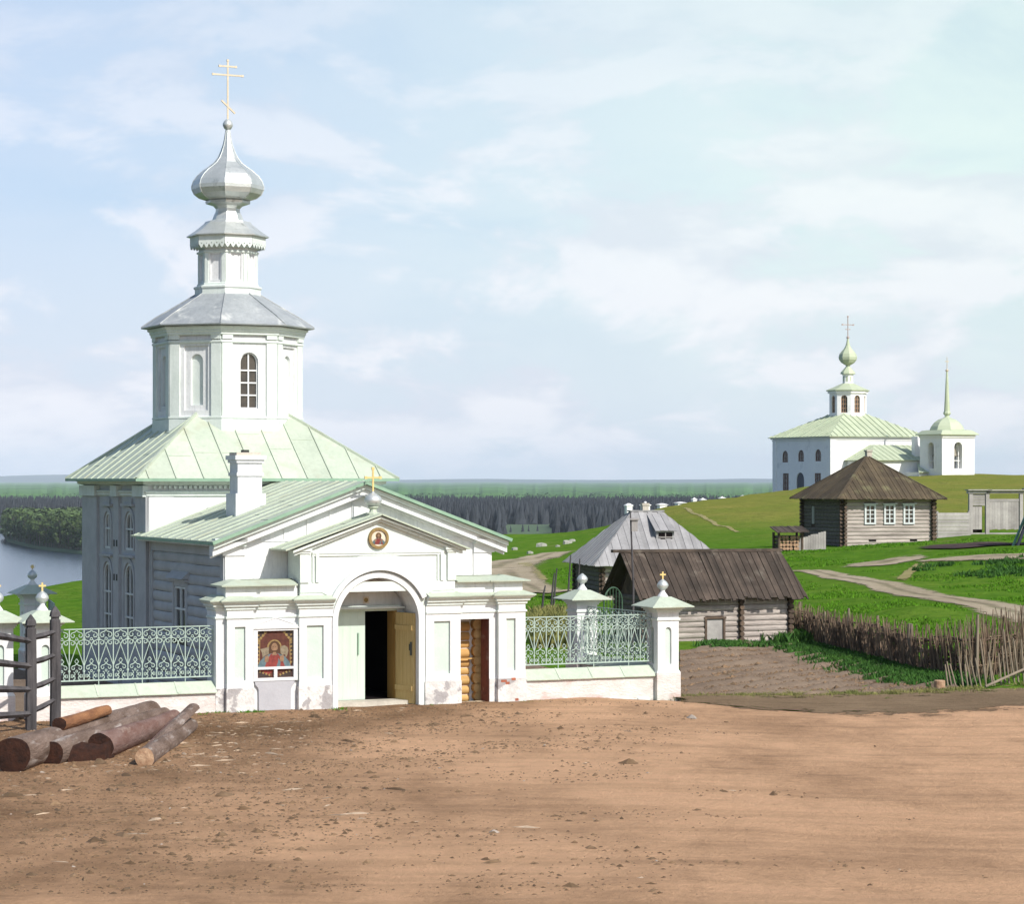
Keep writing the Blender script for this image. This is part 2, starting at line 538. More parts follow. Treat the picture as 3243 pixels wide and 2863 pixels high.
def roof_metal(mb, corners, seam=.62, th=.03, rib=.022, m=0, ph=0.0, me=None):
    fr, w, B, rL, rR, top = slope(*corners)
    jr = random.Random(int(w * 1000 + ph * 77))
    cuts = [0.0] + [t + jr.uniform(-.07, .07) * seam for t in np.arange(seam * (.5 + ph), w - .15 * seam, seam)] + [w]
    for t0, t1 in zip(cuts[:-1], cuts[1:]):
        br = sorted({t0, t1, *[r for r in (rL, rR) if t0 + 1e-4 < r < t1 - 1e-4]})
        pl = [(t0, 0), (t1, 0)] + [(t, top(t)) for t in reversed(br)]
        pl = [p for i, p in enumerate(pl) if i == 0 or (abs(p[0] - pl[i - 1][0]) + abs(p[1] - pl[i - 1][1])) > 1e-4]
        if abs(pl[-1][0] - pl[0][0]) + abs(pl[-1][1] - pl[0][1]) < 1e-4: pl = pl[:-1]
        if len(pl) < 3: continue
        k = len(pl)
        mb.add([fr.p(a, b, 0) for a, b in pl] + [fr.p(a, b, -th) for a, b in pl],
               [tuple(range(k)), tuple(reversed(range(k, 2 * k)))] + [(i, k + i, k + (i + 1) % k, (i + 1) % k) for i in range(k)], m)
    for t in cuts[1:-1]:
        h = top(t)
        if h > .08: fbox(mb, fr, t - .012, t + .012, .0, h - .02, 0.002, rib, m if me is None else me)
        t2 = t + seam * .92                                # a cross joint somewhere up each sheet
        hj = jr.uniform(.3, .75) * min(top(t), top(min(t2, w)))
        if hj > .5 and t2 < w: fbox(mb, fr, t + .03, t2 - .03, hj - .008, hj + .008, .001, rib * .35, m)
    return fr


def roof_planks(mb, corners, pw=.2, th=.03, m=0, jit=.02, seed=0, over=.04, batten=False):
    fr, w, B, rL, rR, top = slope(*corners)
    rr = random.Random(seed)
    t = 0.0
    i = 0
    while t < w - .03:
        t1 = min(w, t + pw * rr.uniform(.85, 1.15))
        lift = (.018 if i % 2 else 0.0) + rr.uniform(0, .008)
        a0, a1 = t + .004, t1 - .004
        br = sorted({a0, a1, *[r for r in (rL, rR) if a0 + 1e-3 < r < a1 - 1e-3]})
        lo = -over * rr.uniform(0, 1.6)
        sk = rr.uniform(-jit, jit) * .3
        pl = [(a0, lo), (a1, lo)] + [(q, max(top(q), .01)) for q in reversed(br)]
        k = len(pl)
        pts = [fr.p(a + sk * b / max(B, .1), b, lift + th) for a, b in pl] + [fr.p(a + sk * b / max(B, .1), b, lift) for a, b in pl]
        mb.add(pts, [tuple(range(k)), tuple(reversed(range(k, 2 * k)))] + [(j, k + j, k + (j + 1) % k, (j + 1) % k) for j in range(k)], m)
        t = t1
        i += 1
    return fr


def log_rows(mb, fr, a0, a1, b0, b1, rows, holes=(), m=0, bulge=.07, seed=0, seg=5, over=0.0):
    """horizontal logs: one half-round strip per row, cut where an opening is"""
    rr = random.Random(seed)
    h = (b1 - b0) / rows
    for j in range(rows):
        lo, hi = b0 + j * h, b0 + (j + 1) * h
        spans = [(a0 - over, a1 + over)]
        for (x0, x1, y0, y1) in holes:
            if lo < y1 - .02 and hi > y0 + .02:
                new = []
                for s, e in spans:
                    if x1 <= s or x0 >= e: new.append((s, e)); continue
                    if x0 > s: new.append((s, x0))
                    if x1 < e: new.append((x1, e))
                spans = new
        d = rr.uniform(-.012, .012)
        for s, e in spans:
            if e - s < .03: continue
            nseg = max(2, int((e - s) / .8))
            pts, fs = [], []
            for i in range(nseg + 1):
                x = s + (e - s) * i / nseg
                wob = rr.uniform(-.012, .012)
                for q in range(seg + 1):
                    t = PI * (.06 + .88 * q / seg)
                    pts.append(fr.p(x, (lo + hi) / 2 - math.cos(t) * h * .5 + wob * .6, math.sin(t) * bulge + d))
            for i in range(nseg):
                for q in range(seg):
                    fs.append((i * (seg + 1) + q, (i + 1) * (seg + 1) + q, (i + 1) * (seg + 1) + q + 1, i * (seg + 1) + q + 1))
            mb.add(pts, fs, m, True)


def window(parent, fr, a0, a1, b0, b1, arch=True, depth=.10, n=0.0, bars_a=(.5,), bars_b=(.33, .66), bw=.03, fw=.05,
           frame_m=None, name='window', surround=0.0, surround_m=None):
    """window part (frame and glazing bars) with its pane as sub-part, set depth behind the wall face"""
    mb = MB()
    sh = archpts(a0, a1, b0, b1) if arch else rect(a0, a1, b0, b1)
    ca, cb = (a0 + a1) / 2, (b0 + b1) / 2
    ins = [(ca + (a - ca) * (1 - 2 * fw / (a1 - a0)), cb + (b - cb) * (1 - 2 * fw / (b1 - b0))) for a, b in sh]
    nn = n - depth
    k = len(sh)
    pts = [fr.p(*p, nn + .05) for p in sh] + [fr.p(*p, nn + .05) for p in ins] + [fr.p(*p, nn) for p in ins]
    mb.add(pts, [(i, (i + 1) % k, k + (i + 1) % k, k + i) for i in range(k)] + [(k + i, k + (i + 1) % k, 2 * k + (i + 1) % k, 2 * k + i) for i in range(k)])
    for t in bars_a: fbox(mb, fr, a0 + (a1 - a0) * t - bw / 2, a0 + (a1 - a0) * t + bw / 2, b0 + fw * .5, b1 - fw * .5, nn + .004, nn + .04)
    for t in bars_b: fbox(mb, fr, a0 + fw * .5, a1 - fw * .5, b0 + (b1 - b0) * t - bw / 2, b0 + (b1 - b0) * t + bw / 2, nn + .006, nn + .043)
    w = mb.build(name, frame_m or M_muntin, parent)
    g = MB()
    g.poly([fr.p(*p, nn + .002) for p in sh])
    g.poly([fr.p(*p, nn - .01) for p in sh])
    g.build('pane', M_glass, w)
    return w


# ------------------------------------------------------------------ survey: photograph pixels to metres
def PX(sx, sy, Y):
    return Vector(((sx - 1621.0) / FPX * Y, Y, EYE - (sy - HOR) / FPX * Y))


TH = R(24.6)                         # the churchyard's and both churches' orientation
GC = Vector(((1200 - 1621.0) / FPX * 53.0, 53.0, 0.0))   # middle of the gate front, at ground level


def CW(u, v, z=0.0):
    """churchyard metres (u along the front, v behind it) to world"""
    return Vector((GC.x + u * math.cos(TH) - v * math.sin(TH), GC.y + u * math.sin(TH) + v * math.cos(TH), z))


# ------------------------------------------------------------------ terrain
_cp = []
for x in (-14, -7, 0, 7, 14):
    for y in (4, 22, 40, 52): _cp.append((x, y, 0.0))
for s, Y, z in ((2110, 56, -.17), (2600, 57, -.05), (3243, 58.5, 0.0), (3700, 60, .1)): _cp.append((PX(s, 1520, Y).x, Y, z))
for sx, sy, Y in ((2520, 2040, 76), (2200, 2040, 72.5), (2900, 2150, 63),
                  (2600, 1905, 90), (2900, 1925, 82), (3243, 1950, 80), (2900, 1880, 92), (2700, 1836, 102), (2530, 1808, 110),
                  (3000, 1762, 112), (3243, 1764, 108), (3243, 1872, 93), (3000, 1850, 98), (3600, 1770, 106),
                  (2550, 1733, 137), (2670, 1735, 133), (2955, 1709, 140), (3100, 1688, 148), (3243, 1680, 152), (3500, 1672, 156),
                  (3000, 1505, 320), (3243, 1507, 320), (3600, 1510, 320), (2700, 1520, 325), (2550, 1545, 310), (2400, 1567, 285),
                  (2200, 1590, 255), (2085, 1612, 238), (2000, 1640, 230), (1930, 1668, 225), (1780, 1689, 226), (1570, 1692, 226),
                  (2300, 1720, 160), (2200, 1745, 140), (2500, 1650, 200), (2150, 1682, 190), (3000, 1600, 220), (3243, 1600, 220),
                  (1700, 1752, 180), (1600, 1785, 150), (1700, 1850, 118), (1850, 1905, 100),
                  (100, 1893, 105), (270, 1856, 112), (0, 1905, 103), (-300, 1905, 104), (700, 1830, 120), (900, 1760, 160)):
    p = PX(sx, sy, Y)
    _cp.append((p.x, p.y, p.z))
for u, v in ((-7, 3), (-6, 12), (0, 14), (4, 8), (7, 5), (-12, 8)):
    p = CW(u, v); _cp.append((p.x, p.y, -.05))
_cp = np.array(_cp)


def _warp(x, y):                     # work in (angle, log distance): the same detail near and far
    return np.stack([x / (y + 25.0) * 3.2, np.log(y + 25.0)], -1)


_P = _warp(_cp[:, 0], _cp[:, 1])


def _phi(d2): return 0.5 * d2 * np.log(d2 + 1e-9)


_n = len(_cp)
_d2 = ((_P[:, None] - _P[None]) ** 2).sum(-1)
_A = np.zeros((_n + 3, _n + 3))
_A[:_n, :_n] = _phi(_d2) + np.eye(_n) * 4e-4
_A[:_n, _n] = 1; _A[:_n, _n + 1:] = _P
_A[_n, :_n] = 1; _A[_n + 1:, :_n] = _P.T
_W = np.linalg.solve(_A, np.concatenate([_cp[:, 2], [0, 0, 0]]))

_ea = np.array([-.5, -.25, -.21, -.177, -.12, 0, .02, .04, .05, .061, .076, .1, .12, .14, .18, .25, .5])
_ed = np.array([104, 104, 105, 114, 160, 227, 228, 228, 232, 240, 257, 287, 312, 328, 326, 326, 326])


def edge(a): return np.interp(a, _ea, _ed)


def _hash(ix, iy):
    h = (ix * 374761393 + iy * 668265263) & 0xffffffff
    h = ((h ^ (h >> 13)) * 1274126177) & 0xffffffff
    return ((h ^ (h >> 16)) & 0xffff) / 65535.0


def vnoise(x, y):
    x, y = np.asarray(x, float), np.asarray(y, float)
    ix, iy = np.floor(x).astype(np.int64), np.floor(y).astype(np.int64)
    fx, fy = x - ix, y - iy
    fx, fy = fx * fx * (3 - 2 * fx), fy * fy * (3 - 2 * fy)
    a, b = _hash(ix, iy), _hash(ix + 1, iy)
    c, d = _hash(ix, iy + 1), _hash(ix + 1, iy + 1)
    return (a * (1 - fx) + b * fx) * (1 - fy) + (c * (1 - fx) + d * fx) * fy - .5


def fbm(x, y, o=4):
    s, k = 0, 1.0
    for i in range(o):
        s = s + k * vnoise(x * 2 ** i + 17 * i, y * 2 ** i - 9 * i); k *= .5
    return s


def T(x, y, rough=True):
    """height of the open ground"""
    x, y = np.atleast_1d(np.asarray(x, float)), np.atleast_1d(np.asarray(y, float))
    yy = np.maximum(y, 2.0)
    a = x / yy
    e = edge(a)
    over = yy > e
    ye = np.where(over, e, yy)
    xe = np.where(over, a * e, x)
    q = _warp(xe, ye)
    z = np.zeros(len(x))
    for i0 in range(0, len(x), 20000):
        qq = q[i0:i0 + 20000]
        d2 = ((qq[:, None] - _P[None]) ** 2).sum(-1)
        z[i0:i0 + 20000] = _phi(d2) @ _W[:_n] + _W[_n] + qq @ _W[_n + 1:]
    z = z * np.clip((yy - 50) / 8.0, 0, 1) if False else z
    near = np.clip((62 - yy) / 8.0, 0, 1)
    z = z * (1 - near) + near * np.clip((x - 2.0) / 5.0, 0, 1) * -.14
    d = np.maximum(yy - e, 0)
    s = np.clip(d / 170.0, 0, 1)
    z = z - 45.0 * s * s * (3 - 2 * s)
    if rough:
        k = np.clip((yy - 60) / 50.0, 0, 1)
        z = z + fbm(x / 9.0, yy / 9.0) * .22 * k + fbm(x / 2.2, yy / 2.2, 3) * .07 * np.clip((yy - 56) / 10.0, .0, 1)
    return z


def Tz(x, y, rough=True): return float(T([x], [y], rough)[0])


def grid_mesh(name, X, Y, Z, m, kind='structure', smooth=True):
    r, c = X.shape
    v = np.stack([X, Y, Z], -1).reshape(-1, 3)
    i = np.arange(r * c).reshape(r, c)
    f = np.stack([i[:-1, :-1], i[:-1, 1:], i[1:, 1:], i[1:, :-1]], -1).reshape(-1, 4)
    o = np_mesh(name, v, f, m, smooth)
    if kind: o['kind'] = kind
    return o


def np_mesh(name, v, f, m, smooth=False, parent=None):
    me = bpy.data.meshes.new(name)
    v = np.ascontiguousarray(v, dtype=np.float32)
    f = np.ascontiguousarray(f, dtype=np.int32)
    k = f.shape[1]
    me.vertices.add(len(v)); me.vertices.foreach_set('co', v.ravel())
    me.loops.add(f.size); me.loops.foreach_set('vertex_index', f.ravel())
    me.polygons.add(len(f))
    me.polygons.foreach_set('loop_start', np.arange(0, f.size, k, dtype=np.int32))
    me.polygons.foreach_set('loop_total', np.full(len(f), k, dtype=np.int32))
    me.materials.append(m)
    me.update(calc_edges=True)
    me.validate()
    me.polygons.foreach_set('use_smooth', np.full(len(f), smooth, dtype=bool))
    o = bpy.data.objects.new(name, me)
    COL.objects.link(o)
    if parent: o.parent = parent
    return o


def ground_mat():
    m = bpy.data.materials.new('meadow_grass')
    m.use_nodes = True
    N, L = m.node_tree.nodes, m.node_tree.links
    b = N['Principled BSDF']
    b.inputs['Roughness'].default_value = .95
    b.inputs['Specular IOR Level'].default_value = .0
    tc = N.new('ShaderNodeTexCoord')

    def noise(s, d=6, st=(1, 1, 1)):
        mp = N.new('ShaderNodeMapping'); mp.inputs['Scale'].default_value = st
        L.new(tc.outputs['Object'], mp.inputs[0])
        n = N.new('ShaderNodeTexNoise'); n.inputs['Scale'].default_value = s; n.inputs['Detail'].default_value = d
        n.inputs['Roughness'].default_value = .65
        L.new(mp.outputs[0], n.inputs['Vector'])
        return n.outputs['Fac']

    def rmp(f, a, c):
        n = N.new('ShaderNodeMapRange'); n.inputs['From Min'].default_value = a; n.inputs['From Max'].default_value = c
        L.new(f, n.inputs['Value']); return n.outputs[0]

    def mix(f, a, c):
        n = N.new('ShaderNodeMix'); n.data_type = 'RGBA'
        L.new(f, n.inputs[0]) if not isinstance(f, float) else setattr(n.inputs[0], 'default_value', f)
        for sk, v in ((n.inputs[6], a), (n.inputs[7], c)):
            if isinstance(v, tuple): sk.default_value = (*v, 1)
            else: L.new(v, sk)
        return n.outputs[2]

    def mth(op, a, c):
        n = N.new('ShaderNodeMath'); n.operation = op
        for i, v in enumerate((a, c)):
            if isinstance(v, float): n.inputs[i].default_value = v
            else: L.new(v, n.inputs[i])
        return n.outputs[0]

    sx = N.new('ShaderNodeSeparateXYZ'); L.new(tc.outputs['Object'], sx.inputs[0])
    green = mix(rmp(noise(.09), .35, .65), (.085, .19, .018), (.13, .21, .030))
    green = mix(rmp(noise(1.1, 8), .4, .72), green, (.055, .145, .014))
    olive = mix(rmp(noise(.12, 8), .35, .65), (.235, .225, .055), (.165, .205, .038))
    olive = mix(rmp(noise(.9, 8), .45, .75), olive, (.125, .150, .035))
    far = mth('ADD', rmp(sx.outputs[1], 125., 225.), mth('MULTIPLY', mth('SUBTRACT', noise(.035), .5), 1.6))
    hill = mth('MULTIPLY', rmp(far, .25, .75), rmp(sx.outputs[2], .6, 2.0))
    col = mix(hill, green, olive)
    bare = mth('MULTIPLY', rmp(noise(.22, 9), .62, .70), .7)
    col = mix(bare, col, (.28, .22, .12))
    L.new(col, b.inputs['Base Color'])
    bp = N.new('ShaderNodeBump'); bp.inputs['Distance'].default_value = .25
    L.new(noise(1.6, 9), bp.inputs['Height']); L.new(bp.outputs[0], b.inputs['Normal'])
    return m


M_ground = ground_mat()
ys = np.concatenate([np.arange(-6, 50, 2.0), np.arange(50, 130, .55), np.arange(130, 340, 1.6), np.geomspace(340, 900, 30)])
ts = np.linspace(-1, 1, 300)
Yg, Tg = np.meshgrid(ys, ts, indexing='ij')
Xg = Tg * (9 + .275 * np.maximum(Yg, 0))
Zg = T(Xg.ravel(), Yg.ravel()).reshape(Xg.shape)
grid_mesh('ground', Xg, Yg, Zg, M_ground)


def drape(name, left, right, m, off=.02, nu=14, nv=None, kind='structure', crown=0.0, zfun=None):
    """a sheet between two plan polylines, laid on the ground"""
    def res(pl, n):
        pl = np.array(pl, float)
        d = np.concatenate([[0], np.cumsum(np.linalg.norm(np.diff(pl, axis=0), axis=1))])
        s = np.linspace(0, d[-1], n)
        return np.stack([np.interp(s, d, pl[:, 0]), np.interp(s, d, pl[:, 1])], -1)
    ln = np.linalg.norm(np.diff(np.array(left, float), axis=0), axis=1).sum()
    nv = nv or int(max(20, ln / .45))
    A, B = res(left, nv), res(right, nv)
    t = np.linspace(0, 1, nu)[None, :, None]
    P = A[:, None] * (1 - t) + B[:, None] * t
    jag = fbm(P[..., 0] * 1.3, P[..., 1] * 1.3, 3)
    edge_k = (np.abs(t[..., 0] - .5) > .49) * 1.0
    dirv = (B - A); dirv /= np.linalg.norm(dirv, axis=1, keepdims=True) + 1e-9
    P = P + dirv[:, None] * (jag * edge_k * .35)[..., None]
    z = (zfun or T)(P[..., 0].ravel(), P[..., 1].ravel()).reshape(P.shape[:2])
    z = z + off + crown * np.sin(PI * t[..., 0])
    o = grid_mesh(name, P[..., 0], P[..., 1], z, m, kind)
    at_ = o.data.attributes.new('edge', 'FLOAT', 'POINT')
    ev = np.minimum(1 - np.abs(2 * t[..., 0] - 1), np.minimum(np.linspace(0, 1, nv), np.linspace(1, 0, nv))[:, None] * (nv / 9.0)) * np.ones((nv, 1))
    at_.data.foreach_set('value', np.ascontiguousarray(ev.ravel(), dtype=np.float32))
    return o


PATHS = []


def ribbon(name, pts, width, m, off=.03):
    """a path along pixel-surveyed ground points (sx, sy, distance)"""
    P = np.array([PX(*p)[:2] for p in pts], float)
    # smooth
    d = np.concatenate([[0], np.cumsum(np.linalg.norm(np.diff(P, axis=0), axis=1))])
    s = np.linspace(0, d[-1], 60)
    Q = np.stack([np.interp(s, d, P[:, 0]), np.interp(s, d, P[:, 1])], -1)
    for _ in range(4): Q[1:-1] = (Q[:-2] + Q[1:-1] * 2 + Q[2:]) / 4
    tg = np.gradient(Q, axis=0); tg /= np.linalg.norm(tg, axis=1, keepdims=True)
    nr = np.stack([-tg[:, 1], tg[:, 0]], -1)
    w = np.interp(np.linspace(0, 1, 60), np.linspace(0, 1, len(width)), width)[:, None] if isinstance(width, (list, tuple)) else width
    PATHS.append((Q, w))
    return drape(name, Q + nr * w * .68, Q - nr * w * .68, m, off, 20)


def dirt_mat(name, pale, mid, dark, sc=1.0, xmask=False, soft=0.0, mid_grass=0.0):
    m = bpy.data.materials.new(name)
    m.use_nodes = True
    N, L = m.node_tree.nodes, m.node_tree.links
    b = N['Principled BSDF']
    b.inputs['Roughness'].default_value = .97
    b.inputs['Specular IOR Level'].default_value = .12
    tc = N.new('ShaderNodeTexCoord')

    def noise(s, d=8, st=(1, 1, 1), r=.65):
        mp = N.new('ShaderNodeMapping'); mp.inputs['Scale'].default_value = st
        L.new(tc.outputs['Object'], mp.inputs[0])
        n = N.new('ShaderNodeTexNoise'); n.inputs['Scale'].default_value = s; n.inputs['Detail'].default_value = d
        n.inputs['Roughness'].default_value = r
        L.new(mp.outputs[0], n.inputs['Vector'])
        return n.outputs['Fac']

    def rmp(f, a, c, lo=0., hi=1.):
        n = N.new('ShaderNodeMapRange'); n.inputs['From Min'].default_value = a; n.inputs['From Max'].default_value = c
        n.inputs['To Min'].default_value = lo; n.inputs['To Max'].default_value = hi
        L.new(f, n.inputs['Value']); return n.outputs[0]

    def mix(f, a, c, mode='MIX'):
        n = N.new('ShaderNodeMix'); n.data_type = 'RGBA'; n.blend_type = mode
        L.new(f, n.inputs[0])
        for sk, v in ((n.inputs[6], a), (n.inputs[7], c)):
            if isinstance(v, tuple): sk.default_value = (*v, 1)
            else: L.new(v, sk)
        return n.outputs[2]

    def mth(op, a, c):
        n = N.new('ShaderNodeMath'); n.operation = op; n.use_clamp = op == 'MULTIPLY' and isinstance(a, float)
        for i, v in enumerate((a, c)):
            if isinstance(v, float): n.inputs[i].default_value = v
            else: L.new(v, n.inputs[i])
        return n.outputs[0]
    big = noise(.22 * sc, 7, (1, .7, 1))
    f = rmp(big, .35, .65)
    if xmask:                                   # trodden mud by the logs and the gate, clean sand where the road swings past
        sx = N.new('ShaderNodeSeparateXYZ'); L.new(tc.outputs['Object'], sx.inputs[0])
        g = mth('ADD', rmp(mth('SUBTRACT', sx.outputs[0], mth('MULTIPLY', mth('SUBTRACT', sx.outputs[1], 42.), .35)), -9.5, 1.5), mth('MULTIPLY', mth('SUBTRACT', rmp(noise(.30, 9, (1, .5, 1)), .25, .75), .5), 1.5))
        f = mth('ADD', mth('MULTIPLY', f, .35), mth('MULTIPLY', g, .75))
    col = mix(f, mid, pale)
    st = rmp(noise(1.3 * sc, 9, (.55, 1.6, 1), .7), .50, .72)
    col = mix(mth('MULTIPLY', st, rmp(f, 0., 1., .85, .22)), col, dark)
    tr0 = rmp(noise(.9 * sc, 6, (.12, 1.5, 1), .6), .46, .62)      # long faint wheel and hoof tracks
    col = mix(mth('MULTIPLY', tr0, .22), col, tuple(x * .8 for x in mid))
    fine = rmp(noise(7.0 * sc, 9, (1, 1, 1), .75), .42, .75)
    col = mix(mth('MULTIPLY', fine, rmp(f, 0., 1., .9, .5)), col, mix(f, tuple(x * .42 for x in mid), tuple(x * .62 for x in pale)))
    gr = rmp(noise(28.0 * sc, 4), .60, .70)
    col = mix(mth('MULTIPLY', gr, .5), col, tuple(min(1, x * 1.25) for x in pale))
    L.new(col, b.inputs['Base Color'])
    b1 = N.new('ShaderNodeBump'); b1.inputs['Distance'].default_value = .10
    L.new(noise(2.2 * sc, 10, (.8, 1.2, 1), .75), b1.inputs['Height'])
    b2 = N.new('ShaderNodeBump'); b2.inputs['Distance'].default_value = .07
    L.new(noise(11.0 * sc, 8, (1, 1, 1), .7), b2.inputs['Height'])
    L.new(b1.outputs[0], b2.inputs['Normal'])
    L.new(b2.outputs[0], b.inputs['Normal'])
    if soft:                                     # trodden edge: the grass beneath comes through in ragged patches
        at_ = N.new('ShaderNodeAttribute'); at_.attribute_name = 'edge'
        e = at_.outputs['Fac']
        k = mth('ADD', e, mth('MULTIPLY', mth('SUBTRACT', noise(1.1 * sc, 9, (1, 1, 1), .7), .5), soft * 2.4))
        f = rmp(k, .22, .42)
        if mid_grass:                            # a green strip left between the wheel tracks
            c = rmp(mth('ADD', e, mth('MULTIPLY', mth('SUBTRACT', noise(.8 * sc, 8), .5), .5)), .80, .95)
            f = mth('SUBTRACT', f, mth('MULTIPLY', c, mid_grass))
        cl = N.new('ShaderNodeClamp'); L.new(f, cl.inputs['Value'])
        tr_ = N.new('ShaderNodeBsdfTransparent'); mx = N.new('ShaderNodeMixShader')
        L.new(cl.outputs[0], mx.inputs[0]); L.new(tr_.outputs[0], mx.inputs[1]); L.new(b.outputs[0], mx.inputs[2])
        L.new(mx.outputs[0], N['Material Output'].inputs['Surface'])
    return m


M_road = dirt_mat('sandy_road', (.74, .452, .268), (.25, .145, .076), (.10, .058, .030), 1.0, True)
M_verge = dirt_mat('brown_verge', (.36, .255, .155), (.25, .17, .10), (.12, .085, .05), 1.4, soft=.85)
M_soil = dirt_mat('garden_soil', (.36, .27, .195), (.28, .205, .15), (.17, .125, .085), 1.6)
M_path = dirt_mat('pale_path', (.56, .47, .34), (.46, .38, .26), (.28, .24, .14), 1.5, soft=.42, mid_grass=.40)
M_trail = dirt_mat('worn_trail', (.40, .35, .16), (.33, .30, .12), (.24, .23, .08), 1.5, soft=.6)
M_shadowpatch = dirt_mat('painted_shadow', (.115, .075, .072), (.08, .055, .055), (.045, .035, .035), 1.5, soft=.25)  # ground colour darkened to stand in for a cast shadow

# the dirt road in front of the gate: a fine sheet with its own small relief
gx = np.linspace(-17, 19, 420)
gy0 = np.concatenate([np.arange(-4, 24, 1.0), np.arange(24, 60, .11)])
RE_x = np.array([-20, -9.5, -3, 1.5, 3.6, 5.5, 8.5, 13, 20])
RE_y = np.array([50.5, 50.8, 53.2, 55.2, 55.4, 53.3, 53.0, 56.6, 58])


def road_edge(x): return np.interp(x, RE_x, RE_y)


def road_z(x, y):
    return T(x, y, False) + .035 * fbm(x / 1.7, y / 1.1, 4) + .018 * fbm(x * 1.6, y * 2.2, 3) * np.clip((6 - x) / 8, .25, 1)


def road_sheet():
    r = []
    for t in np.linspace(0, 1, 330):
        y = -4 + (road_edge(gx) + 4) * (1 - (1 - t) ** 1.15)
        r.append(y)
    Y = np.array(r)
    Y = Y + 0.25 * fbm(gx / .8, gx * 0 + 3.3, 3)[None] * np.linspace(0, 1, 330)[:, None] ** 8
    X = np.repeat(gx[None], len(Y), 0)
    Z = road_z(X.ravel(), Y.ravel()).reshape(X.shape) + .09
    Z[-1] -= .05
    return grid_mesh('road', X, Y, Z, M_road)


road_sheet()
# strip of brown verge right of the fence, then the ploughed plot
vx = np.linspace(3.4, 20, 60)
drape('verge', np.stack([vx, road_edge(vx) - np.interp(vx, [3.4, 7, 9, 14, 20], [.2, 1.1, 1.7, 1.9, 1.9])], -1), np.stack([vx, np.interp(vx, [3.4, 6, 13, 20], [57.2, 57.4, 59.8, 62])], -1), M_verge, .096, 26, 90, zfun=road_z)


def plot_sheet():
    n, k = 150, 190
    far = np.array([PX(2150, 2075, 69.5)[:2], PX(2300, 2050, 73)[:2], PX(2520, 2044, 75.5)[:2]])
    near = np.array([PX(2150, 2225, 57.2)[:2], PX(2560, 2215, 57.0)[:2], PX(3060, 2185, 59.0)[:2]])
    def rs(P, n):
        s = np.linspace(0, len(P) - 1, n)
        return np.stack([np.interp(s, range(len(P)), P[:, i]) for i in range(2)], -1)
    A, B = rs(near, k), rs(far, k)
    t = np.linspace(0, 1, n)[:, None, None]
    P = A[None] * (1 - t) + B[None] * t
    x, y = P[..., 0], P[..., 1]
    z = T(x.ravel(), y.ravel(), False).reshape(x.shape) + .06
    q = (x * math.cos(R(35)) - y * math.sin(R(35)))           # furrows run aslant, away to the right
    z += .065 * np.sin(q * 2 * PI / .85) + .075 * fbm(x * 1.4, y * 1.4, 4)
    z[0] -= .12; z[-1] -= .12; z[:, 0] -= .1; z[:, -1] -= .1
    return grid_mesh('ploughed_plot', x, y, z, M_soil)


plot_sheet()
ribbon('path', [(2480, 1800, 112), (2560, 1813, 109), (2700, 1836, 102), (2800, 1856, 97), (2900, 1880, 92), (3050, 1918, 86), (3243, 1950, 80), (3500, 1990, 74)], [1.2, 1.3, 1.9, 2.3, 2.9, 3.2], M_path)
ribbon('path', [(2845, 1840, 99), (2880, 1800, 104), (2930, 1760, 110)], [.5, .5, .6], M_trail, .04)
ribbon('path', [(2925, 1757, 112), (3010, 1765, 110), (3120, 1767, 109), (3243, 1772, 108), (3500, 1780, 107)], [1.8, 3.4, 3.6, 4.0], M_path, .05)
ribbon('path', [(2650, 1805, 109), (2740, 1800, 110), (2850, 1765, 113), (2880, 1748, 116)], [.8, 2.8, 2.6, .8], M_path, .04)
ribbon('path', [(1380, 1835, 124), (1480, 1815, 132), (1580, 1798, 142), (1680, 1775, 160), (1780, 1752, 176)], [4, 5.2, 4.6, 3.4, 2.4], M_path, .05)
ribbon('path', [(1600, 1800, 140), (1640, 1835, 124), (1700, 1862, 113), (1760, 1875, 109), (1840, 1880, 107)], [3.2, 2.4, 2.0, 2.0], M_path, .06)
ribbon('path', [(1655, 1790, 146), (1700, 1825, 127), (1722, 1842, 121)], [.7, .9, .6], M_trail, .05)
ribbon('path', [(2165, 1612, 236), (2250, 1655, 205), (2340, 1690, 180)], [.45, .5, .35], M_trail, .03)
ribbon('shadow_patch', [(2930, 1738, 120), (3050, 1734, 121.5), (3160, 1733, 123), (3320, 1732, 124)], [1.5, 5.5, 8.5, 10.0], M_shadowpatch, .07)  # painted shadow of an unseen structure off to the right

# ---- river and the plain beyond it
WATER = -40.0
wm = bpy.data.materials.new('river_water')
wm.use_nodes = True
_b = wm.node_tree.nodes['Principled BSDF']
_b.inputs['Base Color'].default_value = (.05, .07, .11, 1)
_b.inputs['Roughness'].default_value = .18
_b.inputs['Specular IOR Level'].default_value = .5
_n1 = wm.node_tree.nodes.new('ShaderNodeTexNoise'); _n1.inputs['Scale'].default_value = .25; _n1.inputs['Detail'].default_value = 6
_tc = wm.node_tree.nodes.new('ShaderNodeTexCoord'); wm.node_tree.links.new(_tc.outputs['Object'], _n1.inputs['Vector'])
_bp = wm.node_tree.nodes.new('ShaderNodeBump'); _bp.inputs['Distance'].default_value = .35
wm.node_tree.links.new(_n1.outputs['Fac'], _bp.inputs['Height']); wm.node_tree.links.new(_bp.outputs[0], _b.inputs['Normal'])
# bare trodden earth of the churchyard
uu = np.linspace(-9.5, 8.5, 60)
drape('yard', [CW(u, .15)[:2] for u in uu], [CW(u, 15.5)[:2] for u in uu], M_soil, .03, 40)
wx, wy = np.meshgrid(np.linspace(-1500, 900, 12), np.linspace(140, 2600, 12))
grid_mesh('river', wx, wy, wx * 0 + WATER, wm, smooth=False)

